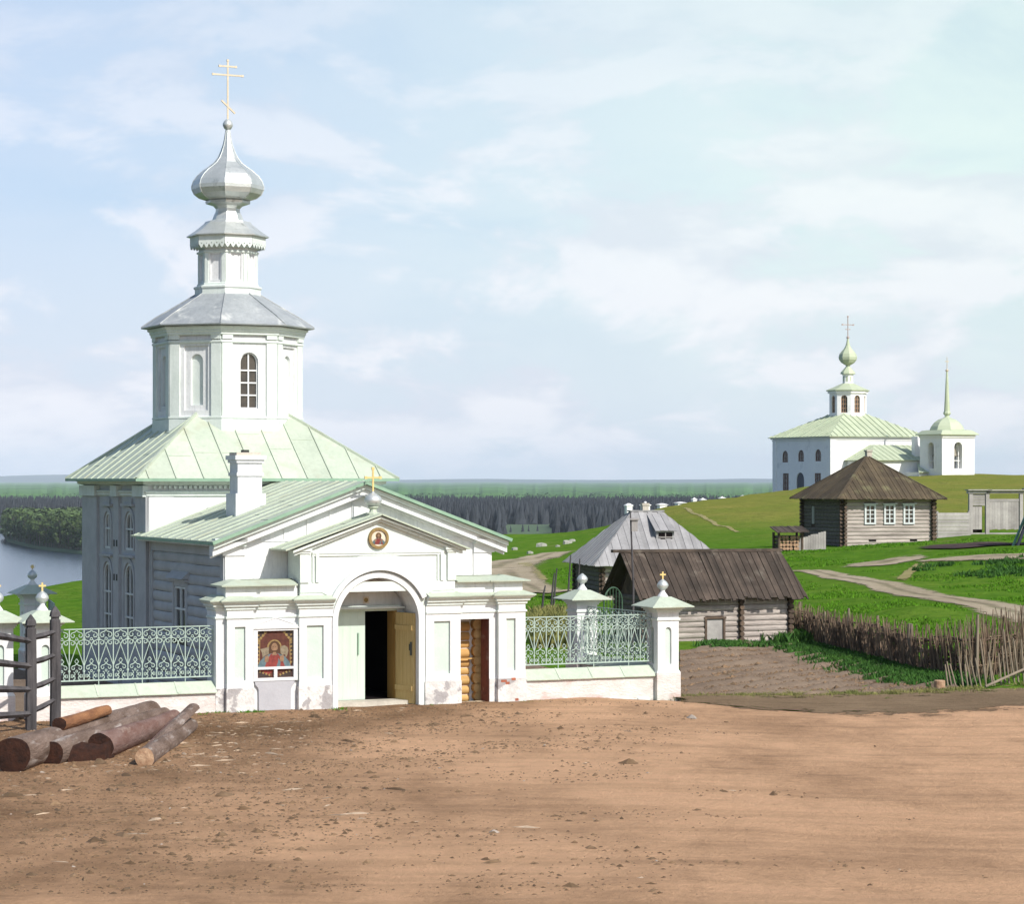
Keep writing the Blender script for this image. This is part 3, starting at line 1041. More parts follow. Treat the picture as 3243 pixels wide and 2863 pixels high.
bk_a = np.array([-.6, -.235, -.214, -.2115, -.2095, -.2055, -.1965, -.176, -.10, 0.0, .3, .6])
bk_y = np.array([2300, 2250, 2120, 2060, 1760, 1690, 1560, 1440, 1330, 1200, 1100, 1100])


def bank(a): return np.interp(a, bk_a, bk_y)


m_plain = mat('flood_plain', (.08, .13, .07), (.10, .145, .085), .004, .95, spec=.1)
av = np.concatenate([np.linspace(-.6, -.25, 8), np.linspace(-.235, .24, 220), np.linspace(.26, .6, 8)])
rows = []
tt = np.concatenate([[0, 0.0], np.geomspace(4, 38000, 70)])
for i, t in enumerate(tt):
    y = bank(av) + t
    z = np.full_like(av, -43.0) if i == 0 else np.full_like(av, -39.2) if i == 1 else -38.0 + .0 * av
    rows.append(np.stack([av * (y if i > 0 else y - 2), y if i > 0 else y - 2, z], -1))
G = np.array(rows)
grid_mesh('terrain', G[..., 0], G[..., 1], G[..., 2], m_plain, smooth=False)

# low blue hills at the very edge of sight
hx = np.linspace(-9500, 9500, 160)
hz = -38 + 38 + np.clip(50 * (fbm(hx / 3600 + 4.7, hx * 0 + 1.1, 4) + .05), 0, None) + 70 * np.exp(-((hx + 5400) / 1500) ** 2)
HX = np.repeat(hx[None], 5, 0)
HY = np.array([27000, 28000, 29500, 31000, 33000])[:, None] + 0 * HX
HZ = np.stack([hx * 0 - 45, hz * .62 - 15, hz, hz * .7 - 10, hx * 0 - 45])
grid_mesh('hills', HX, HY, HZ, mat('far_hill_forest', (.03, .05, .04), (.04, .06, .045), .001, .95, spec=.1))
# ------------------------------------------------------------------ gatehouse in front of the church
gate = thing('gatehouse', 'white and pale green masonry gateway with arched portal, gabled top and small gilt cross', 'gatehouse', CW(0, 0, 0), TH)
FR = Frame((0, 0, 0), (1, 0, 0), (0, -1, 0))          # front wall plane v = 0 : a=u, b=z, n towards the road


def frv(v): return Frame((0, v, 0), (1, 0, 0), (0, -1, 0))


ARC_C, ARC_Z, ARC_R = -.02, 1.97, .95
PIL = [(-3.48, -2.89, (-3.31, -3.07), .77, 1.92), (-1.85, -.99, (-1.68, -1.29), .75, 1.91), (1.11, 1.95, (1.31, 1.70), .76, 1.93), (2.88, 3.54, (3.07, 3.30), .78, 1.95)]
w = MB()                     # 0 white, 1 pale green, 2 panel
arcL, arcR = ARC_C - ARC_R, ARC_C + ARC_R
# recessed bays and end strips
fb = frv(.12)
wall(w, fb, rect(-3.69, -1.80, -.25, 2.56), [rect(-2.84, -1.90, .70, 1.88)], depth=.16, m=0, back=0)
wall(w, fb, rect(1.90, 3.60, -.25, 2.56), [[(1.955, -.2), (2.70, -.2), (2.70, 1.95), (1.955, 1.95)]], depth=.45, m=0, mh=3)
w.quad((-3.69, .12, -.25), (-3.69, .75, -.25), (-3.69, .75, 2.56), (-3.69, .12, 2.56), 0)
w.quad((3.60, .12, -.25), (3.60, .75, -.25), (3.60, .75, 2.56), (3.60, .12, 2.56), 0)
# back faces so the gate is solid seen from the yard
w.quad((-3.69, .75, -.25), (arcL - .1, .75, -.25), (arcL - .1, .75, 2.56), (-3.69, .75, 2.56), 0)
w.quad((arcR + .1, .62, -.25), (1.95, .62, -.25), (1.95, .62, 2.56), (arcR + .1, .62, 2.56), 0)
w.quad((2.70, .57, -.25), (3.60, .57, -.25), (3.60, .57, 2.56), (2.70, .57, 2.56), 0)
w.quad((1.95, .57, 1.95), (2.70, .57, 1.95), (2.70, .57, 2.56), (1.95, .57, 2.56), 0)
w.quad((-3.69, .12, 2.56), (-.99, .12, 2.56), (-.99, .75, 2.56), (-3.69, .75, 2.56), 0)
w.quad((.95, .12, 2.56), (3.60, .12, 2.56), (3.60, .75, 2.56), (.95, .75, 2.56), 0)
for (a0, a1, (p0, p1), z0, z1) in PIL:
    wall(w, FR, rect(a0, a1, .60, 2.30), [rect(p0, p1, z0, z1)], depth=.055, m=0, back=2)
    for a in (a0, a1):
        w.quad((a, 0, .60), (a, .14, .60), (a, .14, 2.30), (a, 0, 2.30), 1)
# centre wall with the arched opening
pts = [(-1.83, 2.30), (arcL - .13, 2.30), (arcL - .13, -.05), (arcL, -.05), (arcL, ARC_Z)]
pts += [(ARC_C - ARC_R * math.cos(PI * i / 28), ARC_Z + ARC_R * math.sin(PI * i / 28)) for i in range(1, 28)]
pts += [(arcR, ARC_Z), (arcR, -.05), (arcR + .17, -.05), (arcR + .17, 2.30), (1.81, 2.30), (1.81, 3.62), (-.01, 4.25), (-1.83, 3.62)]
fc = frv(.015)
wall(w, fc, pts, depth=.1, m=1)
arch = [(arcL, -.05), (arcL, ARC_Z)] + [(ARC_C - ARC_R * math.cos(PI * i / 28), ARC_Z + ARC_R * math.sin(PI * i / 28)) for i in range(1, 28)] + [(arcR, ARC_Z), (arcR, -.05)]
for p, q in zip(arch[:-1], arch[1:]):
    w.quad(fc.p(*p), fc.p(*q), fc.p(*q, -.80), fc.p(*p, -.80), 0)
w.quad((-1.83, .015, 2.5), (-1.83, .80, 2.5), (-1.83, .80, 3.62), (-1.83, .015, 3.62), 1)
w.quad((1.81, .015, 2.5), (1.81, .80, 2.5), (1.81, .80, 3.62), (1.81, .015, 3.62), 1)
w.quad((-1.83, .80, 2.5), (-1.0, .80, 2.5), (-1.0, .80, 3.0), (-1.83, .80, 3.0), 0)
w.quad((.96, .80, 2.5), (1.81, .80, 2.5), (1.81, .80, 3.0), (.96, .80, 3.0), 0)
w.poly([(-1.83, .80, 3.0), (1.81, .80, 3.0), (1.81, .80, 3.62), (-.01, .80, 4.25), (-1.83, .80, 3.62)], 0)
# attic blocks left and right
for a0, a1, e in ((-3.48, -1.86, 0), (1.83, 3.48, 1)):
    w.box(a0, a1, .10, .70, 2.50, 2.80, 0)
    pb = (a0, a0 + .66) if e == 0 else (a1 - .66, a1)
    w.box(pb[0] - .015, pb[1] + .015, .055, .70, 2.50, 2.803, 0)
w.build('wall', [M_white, M_gwhite, M_panel, M_redwall], gate)

t = MB()                     # mouldings
pl = [(-3.69, .75), (-3.69, .12), (-3.48, .12), (-3.48, 0), (-2.89, 0), (-2.89, .12), (-1.85, .12), (-1.85, 0), (arcL - .10, 0)]
pr = [(arcR + .19, 0), (1.95, 0), (1.95, .12), (2.88, .12), (2.88, 0), (3.54, 0), (3.54, .12), (3.60, .12), (3.60, .57)]
corn = [(0, 2.26), (.035, 2.29), (.035, 2.335), (.085, 2.36), (.085, 2.405), (.115, 2.42), (.165, 2.45), (.165, 2.485), (0, 2.49)]
arct = [(0, 2.085), (.028, 2.10), (.028, 2.135), (0, 2.145)]
for p in (pl, pr):
    t = MB()
    t.sweep(p, corn, 0)
    t.sweep(p, arct, 0)
    t.build('cornice', M_gwhite, gate)
# archivolts: an outer ring standing on the cornices, an inner ring running down both jambs
ar = MB()
A0 = math.asin((2.47 - ARC_Z) / 1.17)
ring(ar, FR, (ARC_C, ARC_Z), 1.12, 1.235, -.03, .11, A0, PI - A0, m=0)
ring(ar, FR, (ARC_C, ARC_Z), ARC_R, 1.075, -.02, .035, 0, PI, m=0)
ring(ar, FR, (ARC_C, ARC_Z), 1.236, 1.50, -.03, .006, A0 + .02, PI - A0 - .02, m=1)
fbox(ar, FR, arcL - .125, arcL, -.05, ARC_Z, -.02, .035, 0)
fbox(ar, FR, arcR, arcR + .125, -.05, ARC_Z, -.02, .035, 0)
ar.build('archivolt', [M_white, M_gwhite], gate)
# framed field and corner strips of the upper front
fm = MB()
for (z0, z1, n) in ((3.46, 3.50, .045), (3.41, 3.455, .03)):
    fbox(fm, fc, -1.56, 1.54, z0, z1, -.01, n)
for s in (-1, 1):
    c = -.01 + s * 1.47
    fbox(fm, fc, c - .075, c - .035, 2.84, 3.409, -.01, .03)
    fbox(fm, fc, c + .0, c + .075, 2.84, 3.459, -.01, .045)
    c = -.01 + s * 1.735
    fbox(fm, fc, c - .10, c + .10, 2.84, 3.47, -.01, .05)
    fbox(fm, fc, c - .13, c + .13, 3.471, 3.52, -.01, .075)
    fbox(fm, fc, c - .16, c + .16, 3.521, 3.58, -.01, .10)
fbox(fm, fc, -1.83, 1.81, 2.62, 2.835, -.01, .02)
fm.build('frame_moulding', M_gwhite, gate)
# rough peeling plinths under each pilaster
rr = random.Random(3)
for i, (a0, a1, *_r) in enumerate(PIL):
    pn = MB()
    pn.box(a0 - .02, a1 + .02, -.022, .13, -.25, .60, 0)
    pn.box(a0 - .005, a1 + .005, -.008, .13, .602, .69, 1)
    if i == 2: pn.box(a1 + .021, 1.955, .02, .13, -.25, .60, 0)
    if i == 3:
        pn.box(2.70, 2.859, .10, .13, -.25, .60, 0)
        pn.box(3.561, 3.62, .09, .13, -.25, .60, 0)
    if i == 0: pn.box(-3.71, -3.501, .09, .13, -.25, .60, 0)
    for a, z, wd in ((3.0, .55, .07), (3.09, .50, .05), (3.24, .585, .05), (-1.02, .02, .04), (3.32, .12, .04)):
        if a0 < a < a1: pn.box(a - wd, a + wd, -.026, 0, z - .028, z + .028, 2)
    pn.build('plinth', [M_peel, M_white, M_brick], gate)
# low metal roofs on cornice, attic and gable
skirt = [(.185, 2.468), (.19, 2.492), (-.10, 2.60), (-.10, 2.58)]
cap = [(.15, 2.785), (.155, 2.812), (-.30, 2.925), (-.30, 2.90)]
for p in (pl, pr):
    rf = MB(); rf.sweep(p, skirt, 0); rf.build('cornice_roof', [M_roof], gate)
for p, q0, q1 in (([(-3.48, .72), (-3.48, .05), (-2.80, .05), (-2.80, .10), (-1.90, .10)], -3.2, -1.86), ([(1.86, .10), (2.80, .10), (2.80, .05), (3.48, .05), (3.48, .72)], 1.86, 3.2)):
    rf = MB(); rf.sweep(p, cap, 0)
    rf.quad((q0, .34, 2.922), (q1, .34, 2.922), (q1, .75, 2.86), (q0, .75, 2.86), 0)
    rf.build('attic_roof', [M_roof], gate)
gr = MB()
roof_metal(gr, ((-2.24, -.22, 3.57), (-2.24, .86, 3.57), (-.01, -.22, 4.335), (-.01, .86, 4.335)), .55, .035)
roof_metal(gr, ((2.10, .86, 3.55), (2.10, -.22, 3.55), (-.01, .86, 4.335), (-.01, -.22, 4.335)), .55, .035)
gr.build('gable_roof', [M_roof], gate)
rk = MB()                    # raking mouldings under the gable roof
for s, zt in ((-1, 3.585), (1, 3.585)):
    e = -.01 + s * 2.03
    for k, (o, hh) in enumerate(((.15, .05), (.07, .06))):
        a, b = Vector((e - s * .05 * k, 0, zt - .045 - .052 * k)), Vector((-.01, 0, 4.27 - .052 * k))
        rk.add([a + Vector((0, -o, 0)), b + Vector((0, -o, 0)), b + Vector((0, -o, -hh)), a + Vector((0, -o, -hh)),
                a + Vector((0, .1, 0)), b + Vector((0, .1, 0)), b + Vector((0, .1, -hh)), a + Vector((0, .1, -hh))],
               [(0, 1, 2, 3), (4, 5, 1, 0), (3, 2, 6, 7), (0, 3, 7, 4), (1, 5, 6, 2)], 0)
rk.build('raking_cornice', M_gwhite, gate)

# round painted medallion under the gable
med = MB()
fd = frv(-.0)
n = 32
for r0, r1, n0, n1, mm in ((.0, .175, .02, .02, 0), (.175, .235, .05, .05, 1)):
    for i in range(n):
        p = [(r * math.cos(2 * PI * k / n), r * math.sin(2 * PI * k / n)) for r, k in ((r0, i), (r1, i), (r1, i + 1), (r0, i + 1))]
        med.add([fd.p(-.02 + x, 3.79 + y, n1) for x, y in p], [(0, 1, 2, 3)] if r0 else [(0, 1, 2)], mm) if r0 else med.add([fd.p(-.02 + x, 3.79 + y, n1) for x, y in p[1:3]] + [fd.p(-.02, 3.79, n1)], [(0, 1, 2)], mm)
for i in range(n):
    p = [(.235 * math.cos(2 * PI * k / n), .235 * math.sin(2 * PI * k / n)) for k in (i, i + 1)]
    med.quad(fd.p(-.02 + p[0][0], 3.79 + p[0][1], .05), fd.p(-.02 + p[1][0], 3.79 + p[1][1], .05), fd.p(-.02 + p[1][0], 3.79 + p[1][1], -.03), fd.p(-.02 + p[0][0], 3.79 + p[0][1], -.03), 1)


def flat(mb, fr, pts, n, m): mb.poly([fr.p(a, b, n) for a, b in pts], m)


def ell(cx, cy, rx, ry, k=18, a0=0, a1=2 * PI): return [(cx + rx * math.cos(a0 + (a1 - a0) * i / k), cy + ry * math.sin(a0 + (a1 - a0) * i / k)) for i in range(k)]


def half_figure(mb, fr, cx, b0, s, n, mats):
    """a plain half-length robed figure: halo, hair, face, robe, mantle, hands, lamb"""
    halo, hair, skin, robe, mantle, lamb = mats
    def P(l): return [(cx + a * s, b0 + b * s) for a, b in l]
    flat(mb, fr, P(ell(0, .70, .26, .27)), n + .001, halo)
    if lamb is not None:
        flat(mb, fr, P([(-.50, .66), (-.40, .68), (-.20, .72), (-.12, .62), (-.16, .50), (-.34, .44), (-.42, .36), (-.44, .52)]), n + .002, lamb)
        flat(mb, fr, P([(.16, .56), (.24, .74), (.36, .77), (.47, .70), (.50, .58), (.46, .44), (.40, .34), (.38, .46), (.28, .44)]), n + .002, lamb)
    flat(mb, fr, P([(-.20, .50), (-.19, .78), (-.10, .90), (.0, .93), (.11, .90), (.20, .78), (.22, .48)]), n + .003, hair)
    flat(mb, fr, P([(-.62, 0), (-.52, .24), (-.34, .42), (-.14, .50), (.14, .50), (.36, .40), (.52, .22), (.60, 0)]), n + .004, mantle)
    flat(mb, fr, P([(-.36, 0), (-.26, .28), (-.13, .49), (.13, .49), (.28, .28), (.40, 0)]), n + .005, robe)
    flat(mb, fr, P([(.05, 0), (.12, .20), (.14, .34), (.22, .22), (.20, 0)]), n + .006, mantle)
    flat(mb, fr, P(ell(0, .70, .115, .155)), n + .007, skin)
    flat(mb, fr, P([(-.10, .62), (-.05, .55), (.05, .55), (.10, .62), (.04, .60), (-.04, .60)]), n + .0085, hair)
    flat(mb, fr, P([(-.085, .44), (.085, .44), (.05, .56), (-.05, .56)]), n + .0062, skin)
    for e in (-.045, .045): flat(mb, fr, P(ell(e, .725, .02, .011, 8)), n + .0088, hair)
    flat(mb, fr, P([(-.012, .72), (.0, .73), (.016, .665), (-.014, .665)]), n + .0087, robe if False else skin)
    for sx_, q in ((-1, -.27), (1, .27)):
        flat(mb, fr, P([(q - .07, .22), (q + .05, .22), (q + .07, .36), (q + .035, .46), (q - .0, .41), (q - .05, .44), (q - .08, .34)]), n + .0089, skin)


half_figure(med, fd, -.02, 3.655, .27, .021, (2, 3, 4, 5, 6, None))
med.build('medallion', [M_icpale, M_brass, M_brass, M_ichair, M_icskin, M_icrobe, M_icblue], gate)

# finial on the gable ridge
fn = MB()
fn.lathe([(.15, 4.27), (.15, 4.33), (.09, 4.36), (.075, 4.42), (.12, 4.46), (.12, 4.49), (.06, 4.50)], 10, (-.08, .16), 0, 0)
fn.build('finial_neck', M_roof, gate)
fn = MB()
fn.lathe([(.09, 4.49), (.16, 4.53), (.195, 4.60), (.195, 4.645), (.16, 4.71), (.09, 4.755), (.035, 4.79), (.02, 4.82)], 20, (-.08, .16), 0, 0, True)
fn.build('finial_ball', M_silver, gate)


def cross(mb, c, z0, h, arm, zarm, wd=.03, th=.02, ends=0.0, up=None, foot=None, m=0):
    u, v = c
    mb.box(u - wd / 2, u + wd / 2, v - th / 2, v + th / 2, z0, z0 + h, m)
    mb.box(u - arm, u + arm, v - th / 2 - .003, v + th / 2 + .003, zarm - wd / 2, zarm + wd / 2, m)
    if up: mb.box(u - up[0], u + up[0], v - th / 2 - .003, v + th / 2 + .003, up[1] - wd / 2, up[1] + wd / 2, m)
    if foot:
        (fa, fb2, fz0, fz1) = foot
        mb.beam((u + fa, v, fz0), (u + fb2, v, fz1), th + .008, wd, m, (0, 0, 1))
    if ends:
        for (x, z) in ((u - arm, zarm), (u + arm, zarm), (u, z0 + h)):
            mb.box(x - ends, x + ends, v - th / 2 - .006, v + th / 2 + .006, z - ends, z + ends, m)


fn = MB()
cross(fn, (-.08, .16), 4.80, .52, .17, 5.12, .036, .026, .03)
fn.build('finial_cross', M_gold, gate)

# icon case in the left bay
ic = thing('icon_case', 'glazed icon in a white pedimented frame, red robed figure on dark ground', 'icon', CW(-2.37, .12, 1.30), TH)
fi = Frame((0, 0, 0), (1, 0, 0), (0, -1, 0))
cb = MB()
O = -1.30
cb.box(-.465, .465, .0, .15, .78 + O, 1.83 + O)                    # case body, seen only at its edges
for a0, a1, b0, b1 in ((-.50, -.41, .735, 1.86), (.41, .50, .735, 1.86)): fbox(cb, fi, a0, a1, b0 + O, b1 + O, -.01, .075)
for b0, b1 in ((.735, .80), (.985, 1.035), (1.815, 1.86)): fbox(cb, fi, -.409, .409, b0 + O, b1 + O, -.01, .073)
fbox(cb, fi, -.035, .035, .801 + O, .984 + O, -.01, .071)
fbox(cb, fi, -.53, .53, 1.861 + O, 1.90 + O, -.01, .10)
cb.add([fi.p(-.53, 1.901 + O, .07), fi.p(.53, 1.901 + O, .07), fi.p(0, 2.08 + O, .07), fi.p(-.53, 1.901 + O, -.01), fi.p(.53, 1.901 + O, -.01), fi.p(0, 2.08 + O, -.01)],
       [(0, 1, 2), (3, 5, 4), (0, 2, 5, 3), (2, 1, 4, 5), (0, 3, 4, 1)])
for s in (-1, 1):
    a, b = fi.p(s * .57, 1.90 + O, .06), fi.p(0, 2.10 + O, .06)
    cb.beam(a + Vector((0, .03, 0)), b + Vector((0, .03, 0)), .09, .018, 0, (0, 0, 1))
cb.build('case_frame', M_white, ic)
pn = MB()
n0 = .006
flat(pn, fi, rect(-.409, .409, .80 + O, 1.815 + O), n0, 0)
for s in (-1, 1):                                             # gilt fretwork corners and border
    flat(pn, fi, [(s * .405, 1.30 + O), (s * .405, 1.81 + O), (s * .18, 1.81 + O), (s * .33, 1.62 + O), (s * .345, 1.34 + O)], n0 + .0015, 1)
    for k in range(9):
        z = 1.10 + k * .085 + O
        flat(pn, fi, [(s * .352, z), (s * .40, z + .012), (s * .40, z + .05), (s * .352, z + .038)], n0 + .0025, 2)
    for k in range(4):
        x, z = .36 - k * .05, 1.56 + k * .06 + O
        flat(pn, fi, [(s * x, z), (s * (x + .04), z + .035), (s * (x + .015), z + .07), (s * (x - .03), z + .04)], n0 + .0025, 2)
    flat(pn, fi, [(s * .345, 1.06 + O), (s * .36, 1.06 + O), (s * .345, 1.64 + O), (s * .20, 1.80 + O), (s * .18, 1.795 + O), (s * .33, 1.63 + O)], n0 + .003, 2)
    flat(pn, fi, [(s * .06, .81 + O), (s * .38, .81 + O), (s * .38, .97 + O), (s * .24, .90 + O)], n0 + .0015, 1)
    for k in range(4):
        x = .12 + k * .07
        flat(pn, fi, [(s * x, .83 + O + k * .025), (s * (x + .03), .85 + O + k * .025), (s * (x + .01), .89 + O + k * .025), (s * (x - .025), .87 + O + k * .025)], n0 + .0025, 2)
half_figure(pn, fi, -.01, 1.0 + O, .64, n0 + .002, (2, 3, 4, 5, 6, 7))
flat(pn, fi, [(-.40, .81 + O), (-.2, .81 + O), (.0, .97 + O), (-.36, .97 + O)], n0 + .0012, 5)
pn.build('painting', [M_icred, M_icdark, M_brass, M_ichair, M_icskin, M_icrobe, M_icblue, M_iclamb], ic)
# grey limewashed console under the case
cs = MB()
prof = [(-.36, -.10), (.36, -.10), (.365, .54), (.385, .60), (.44, .66), (.455, .73), (-.455, .73), (-.44, .66), (-.385, .60), (-.365, .54)]
fb2 = Frame((-2.385, .12, 0), (1, 0, 0), (0, -1, 0))
k = len(prof)
cs.add([fb2.p(a, b, .06) for a, b in prof] + [fb2.p(a, b, -.02) for a, b in prof], [tuple(range(k))] + [(i, (i + 1) % k, k + (i + 1) % k, k + i) for i in range(k)])
cs.build('console', M_greywall, gate)

# threshold, step and ramp boards
st = MB()
st.box(arcL + .0, arcR - .0, .35, .86, -.05, .17, 0)
st.box(arcL - .06, arcR + .16, -.28, .349, -.10, .075, 0)
st.box(arcL - .0, arcR + .30, -.75, -.281, -.10, .025, 0)
st.build('step', [M_stone], gate)
rp = MB()
for i in range(3):
    a = 2.0 + .235 * i
    rp.add([(a, .40, .09), (a + .225, .40, .085), (a + .44, -.62, -.015 - .03 * i), (a + .20, -.56, -.005 - .03 * i),
            (a, .40, .05), (a + .225, .40, .045), (a + .44, -.62, -.055 - .03 * i), (a + .20, -.56, -.045 - .03 * i)],
           [(0, 1, 2, 3), (7, 6, 5, 4), (3, 2, 6, 7), (0, 3, 7, 4), (1, 5, 6, 2)], 0)
pr_ = rp.build('plank_ramp', [M_plankstep])
pr_.location = CW(0, 0, 0); pr_.rotation_euler = (0, 0, TH)
prop(pr_, 'grey worn planks sloping from the narrow doorway down to the road', 'planks')
# ------------------------------------------------------------------ the church behind the gate
ch = thing('church', 'white church with silver onion dome on an octagon, green hipped roof and low gabled porch', 'church', CW(0, 0, 0), TH)
UL, UR, V0, V1 = -3.34, 2.54, 6.55, 12.45           # main cube
CU, CV = (UL + UR) / 2, (V0 + V1) / 2
ZC = 4.76
# ---- main cube walls
mw = MB()
fF = Frame((UL, V0, 0), (1, 0, 0), (0, -1, 0))
fL = Frame((UL, 0, 0), (0, 1, 0), (-1, 0, 0))          # a = v
WINS = [(7.78, 8.60, 1.05, 3.02), (9.80, 10.55, 1.05, 3.00), (7.80, 8.52, 3.35, 4.28), (9.86, 10.45, 3.35, 4.26)]
wall(mw, fL, rect(V0, V1, -.2, 5.05), [archpts(a0, a1, b0, b1) for a0, a1, b0, b1 in WINS], depth=.06, m=3)
wall(mw, fF, rect(0, UR - UL, -.2, 5.05), m=0)
mw.quad((UR, V0, -.2), (UR, V1, -.2), (UR, V1, 5.05), (UR, V0, 5.05), 0)
mw.quad((UL, V1, -.2), (UR, V1, -.2), (UR, V1, 5.05), (UL, V1, 5.05), 0)
mw.box(UL + .02, UR - .02, V0 + .02, V1 - .02, 5.0, 5.06, 0)
# pilaster strips, window surrounds and little panels on the river side
for a0, a1 in ((V0, 7.42), (8.92, 9.42), (11.0, V1)):
    fbox(mw, fL, a0 + (.0 if a0 > V0 else -.05), a1, -.2, 4.66, -.02, .07, 3)
for a0, a1, b0, b1 in WINS:
    for q0, q1 in ((a0 - .13, a0 - .02), (a1 + .02, a1 + .13)): fbox(mw, fL, q0, q1, b0, b1 - (a1 - a0) / 2, -.02, .03, 1)
    ring(mw, fL, ((a0 + a1) / 2, b1 - (a1 - a0) / 2), (a1 - a0) / 2 + .02, (a1 - a0) / 2 + .13, -.02, .03, 0, PI, 14, 1)
    fbox(mw, fL, a0 - .18, a1 + .18, b1 + .15, b1 + .21, -.02, .09, 1)
for a0, a1 in ((7.86, 8.48), (9.9, 10.42)):
    fbox(mw, fL, a0, a1, 4.42, 4.62, -.02, .04, 1)
for a in (9.05, 9.30):                                   # iron wall ties
    for z in (2.65, 3.5): fbox(mw, fL, a - .03, a + .03, z - .08, z + .08, .06, .09, 2)
fbox(mw, fF, -.05, .62, -.2, 4.66, -.02, .05, 0)
mw.build('wall', [M_white, M_riverwall, M_blackiron, M_riverwall], ch)
mc = MB()
loop = [(UL, V1), (UL, V0), (UR, V0), (UR, V1)]
mc.sweep(loop, [(0, 4.66), (.05, 4.69), (.05, 4.74), (.09, 4.77), (.09, 4.80), (.02, 4.82)], 0, True)
mc.sweep(loop, [(.0, 4.93), (.16, 4.97), (.16, 5.02), (.24, 5.05), (.24, 5.09), (0, 5.10)], 0, True)
for i in range(46):                                       # dentils on the front
    a = .12 + i * .125
    fbox(mc, fF, a, a + .065, 4.86, 4.93, -.01, .07)
for a0, a1 in ((V0, 7.42), (8.92, 9.42), (11.0, V1)):
    fbox(mc, fL, a0 - .03, a1 + .05, 4.665, 4.93, .0, .14)
mc.build('cornice', M_gwhite, ch)
for i, (a0, a1, b0, b1) in enumerate(WINS):
    window(ch, fL, a0, a1, b0, b1, True, .055, 0, (.5,), (.33, .62) if b1 < 3.2 else (.55,), .045, .05)
# ---- main roof: hipped, running up to the octagon
EX, EZ = .40, 5.09
e0, e1, f0, f1 = UL - EX, UR + EX, V0 - EX, V1 + EX
RK = .76                                                 # pitch


def hip(p): return EZ + RK * p


half = (e1 - e0) / 2
rad = .9                                                  # hip is built up to this square, inside the drum
zt = EZ + RK * (half - rad)
A = [(e0, f0), (e1, f0), (e1, f1), (e0, f1)]
Bq = [(CU - rad, CV - rad), (CU + rad, CV - rad), (CU + rad, CV + rad), (CU - rad, CV + rad)]
mr = MB()
for i in range(4):
    j = (i + 1) % 4
    roof_metal(mr, ((*A[i], EZ), (*A[j], EZ), (*Bq[i], zt), (*Bq[j], zt)), .66, .035, .03, ph=.12 * i)
for i in range(4):
    mr.beam((*A[i], EZ + .02), (*Bq[i], zt + .02), .06, .05)
mr.sweep(A, [(.012, EZ - .055), (.016, EZ + .012), (-.05, EZ + .02)], 1, True)
mr.sweep(A, [(0, EZ - .05), (-.30, EZ - .02)], 1, True)
mr.build('roof', [M_roof, M_roofd], ch)

# ---- octagon
R8 = PI / 8


def octa(r, k): a = R8 + PI / 4 * k; return (CU + r * math.cos(a), CV + r * math.sin(a))


def octpath(r): return [octa(r, k) for k in range(8)][::-1]      # clockwise: outward is on the... set below


def oct_sweep(mb, r, prof, m=0):
    """profile as (radius offset measured at the face, z)"""
    c8 = math.cos(R8)
    k = len(prof)
    pts = []
    for i in range(8):
        a = R8 + PI / 4 * i
        for o, z in prof:
            rr_ = r + o / c8
            pts.append((CU + rr_ * math.cos(a), CV + rr_ * math.sin(a), z))
    fs = [(i * k + q, ((i + 1) % 8) * k + q, ((i + 1) % 8) * k + q + 1, i * k + q + 1) for i in range(8) for q in range(k - 1)]
    mb.add(pts, fs, m)


RO = 1.86
Z0o, Z1o = 5.95, 8.98
ow = MB()
side = 2 * RO * math.sin(R8)
apo = RO * math.cos(R8)
for k in range(8):
    a = -PI / 2 + PI / 4 * k                              # face normal; k=0 faces the porch
    nrm = Vector((math.cos(a), math.sin(a), 0))
    tan = Vector((-math.sin(a), math.cos(a), 0))
    f8 = Frame(Vector((CU, CV, 0)) + nrm * apo, tan, nrm)
    real = (k % 2 == 0) and k in (0, 2, 4)
    hole = archpts(-.235, .235, 6.84, 8.24)
    if k in (0, 4): wall(ow, f8, rect(-side / 2, side / 2, Z0o, Z1o), [hole], depth=.13, m=0)
    else: wall(ow, f8, rect(-side / 2, side / 2, Z0o, Z1o), [rect(-.33, .33, 6.80, 8.40)], depth=.05, m=0)
    if k in (0, 4):
        window(ch, f8, -.235, .235, 6.84, 8.24, True, .11, 0, (.5,), (.24, .46, .68), .035, .03, M_white)
    else:                                                # blind niche in a sunk panel
        f9 = Frame(f8.o - f8.n * .049, f8.a, f8.n)
        wall(ow, f9, rect(-.33, .33, 6.80, 8.40), [archpts(-.17, .17, 6.93, 8.20)], depth=.07, m=0, back=1)
    for s in (-1, 1):                                    # corner strips
        lo, hi = sorted((s * side / 2, s * (side / 2 - .27)))
        fbox(ow, f8, lo, hi, Z0o, 8.47, -.02, .045, 1)
        fbox(ow, f8, lo, hi, 8.56, 8.90, -.02, .07, 1)
ow.build('octagon', [M_white, M_gwhite], ch)
oc = MB()
oct_sweep(oc, RO, [(.0, 6.58), (.06, 6.60), (.06, 6.64), (.0, 6.66)])
oct_sweep(oc, RO, [(.0, 6.0), (.05, 6.0), (.05, 6.575), (.0, 6.60)])
oct_sweep(oc, RO, [(.0, 8.46), (.06, 8.48), (.06, 8.53), (.02, 8.55)])
oct_sweep(oc, RO, [(.05, 8.66), (.09, 8.68), (.09, 8.73), (.12, 8.76), (.12, 8.81), (.17, 8.84), (.17, 8.88), (.0, 8.95)])
oc.build('octagon_cornice', M_gwhite, ch)
orf = MB()
oct_sweep(orf, 0, [(2.03, 8.905), (2.04, 8.93), (1.70, 9.18), (1.25, 9.46), (.72, 9.80), (.4, 9.84)])
oct_sweep(orf, 0, [(1.75, 8.90), (2.03, 8.905)])
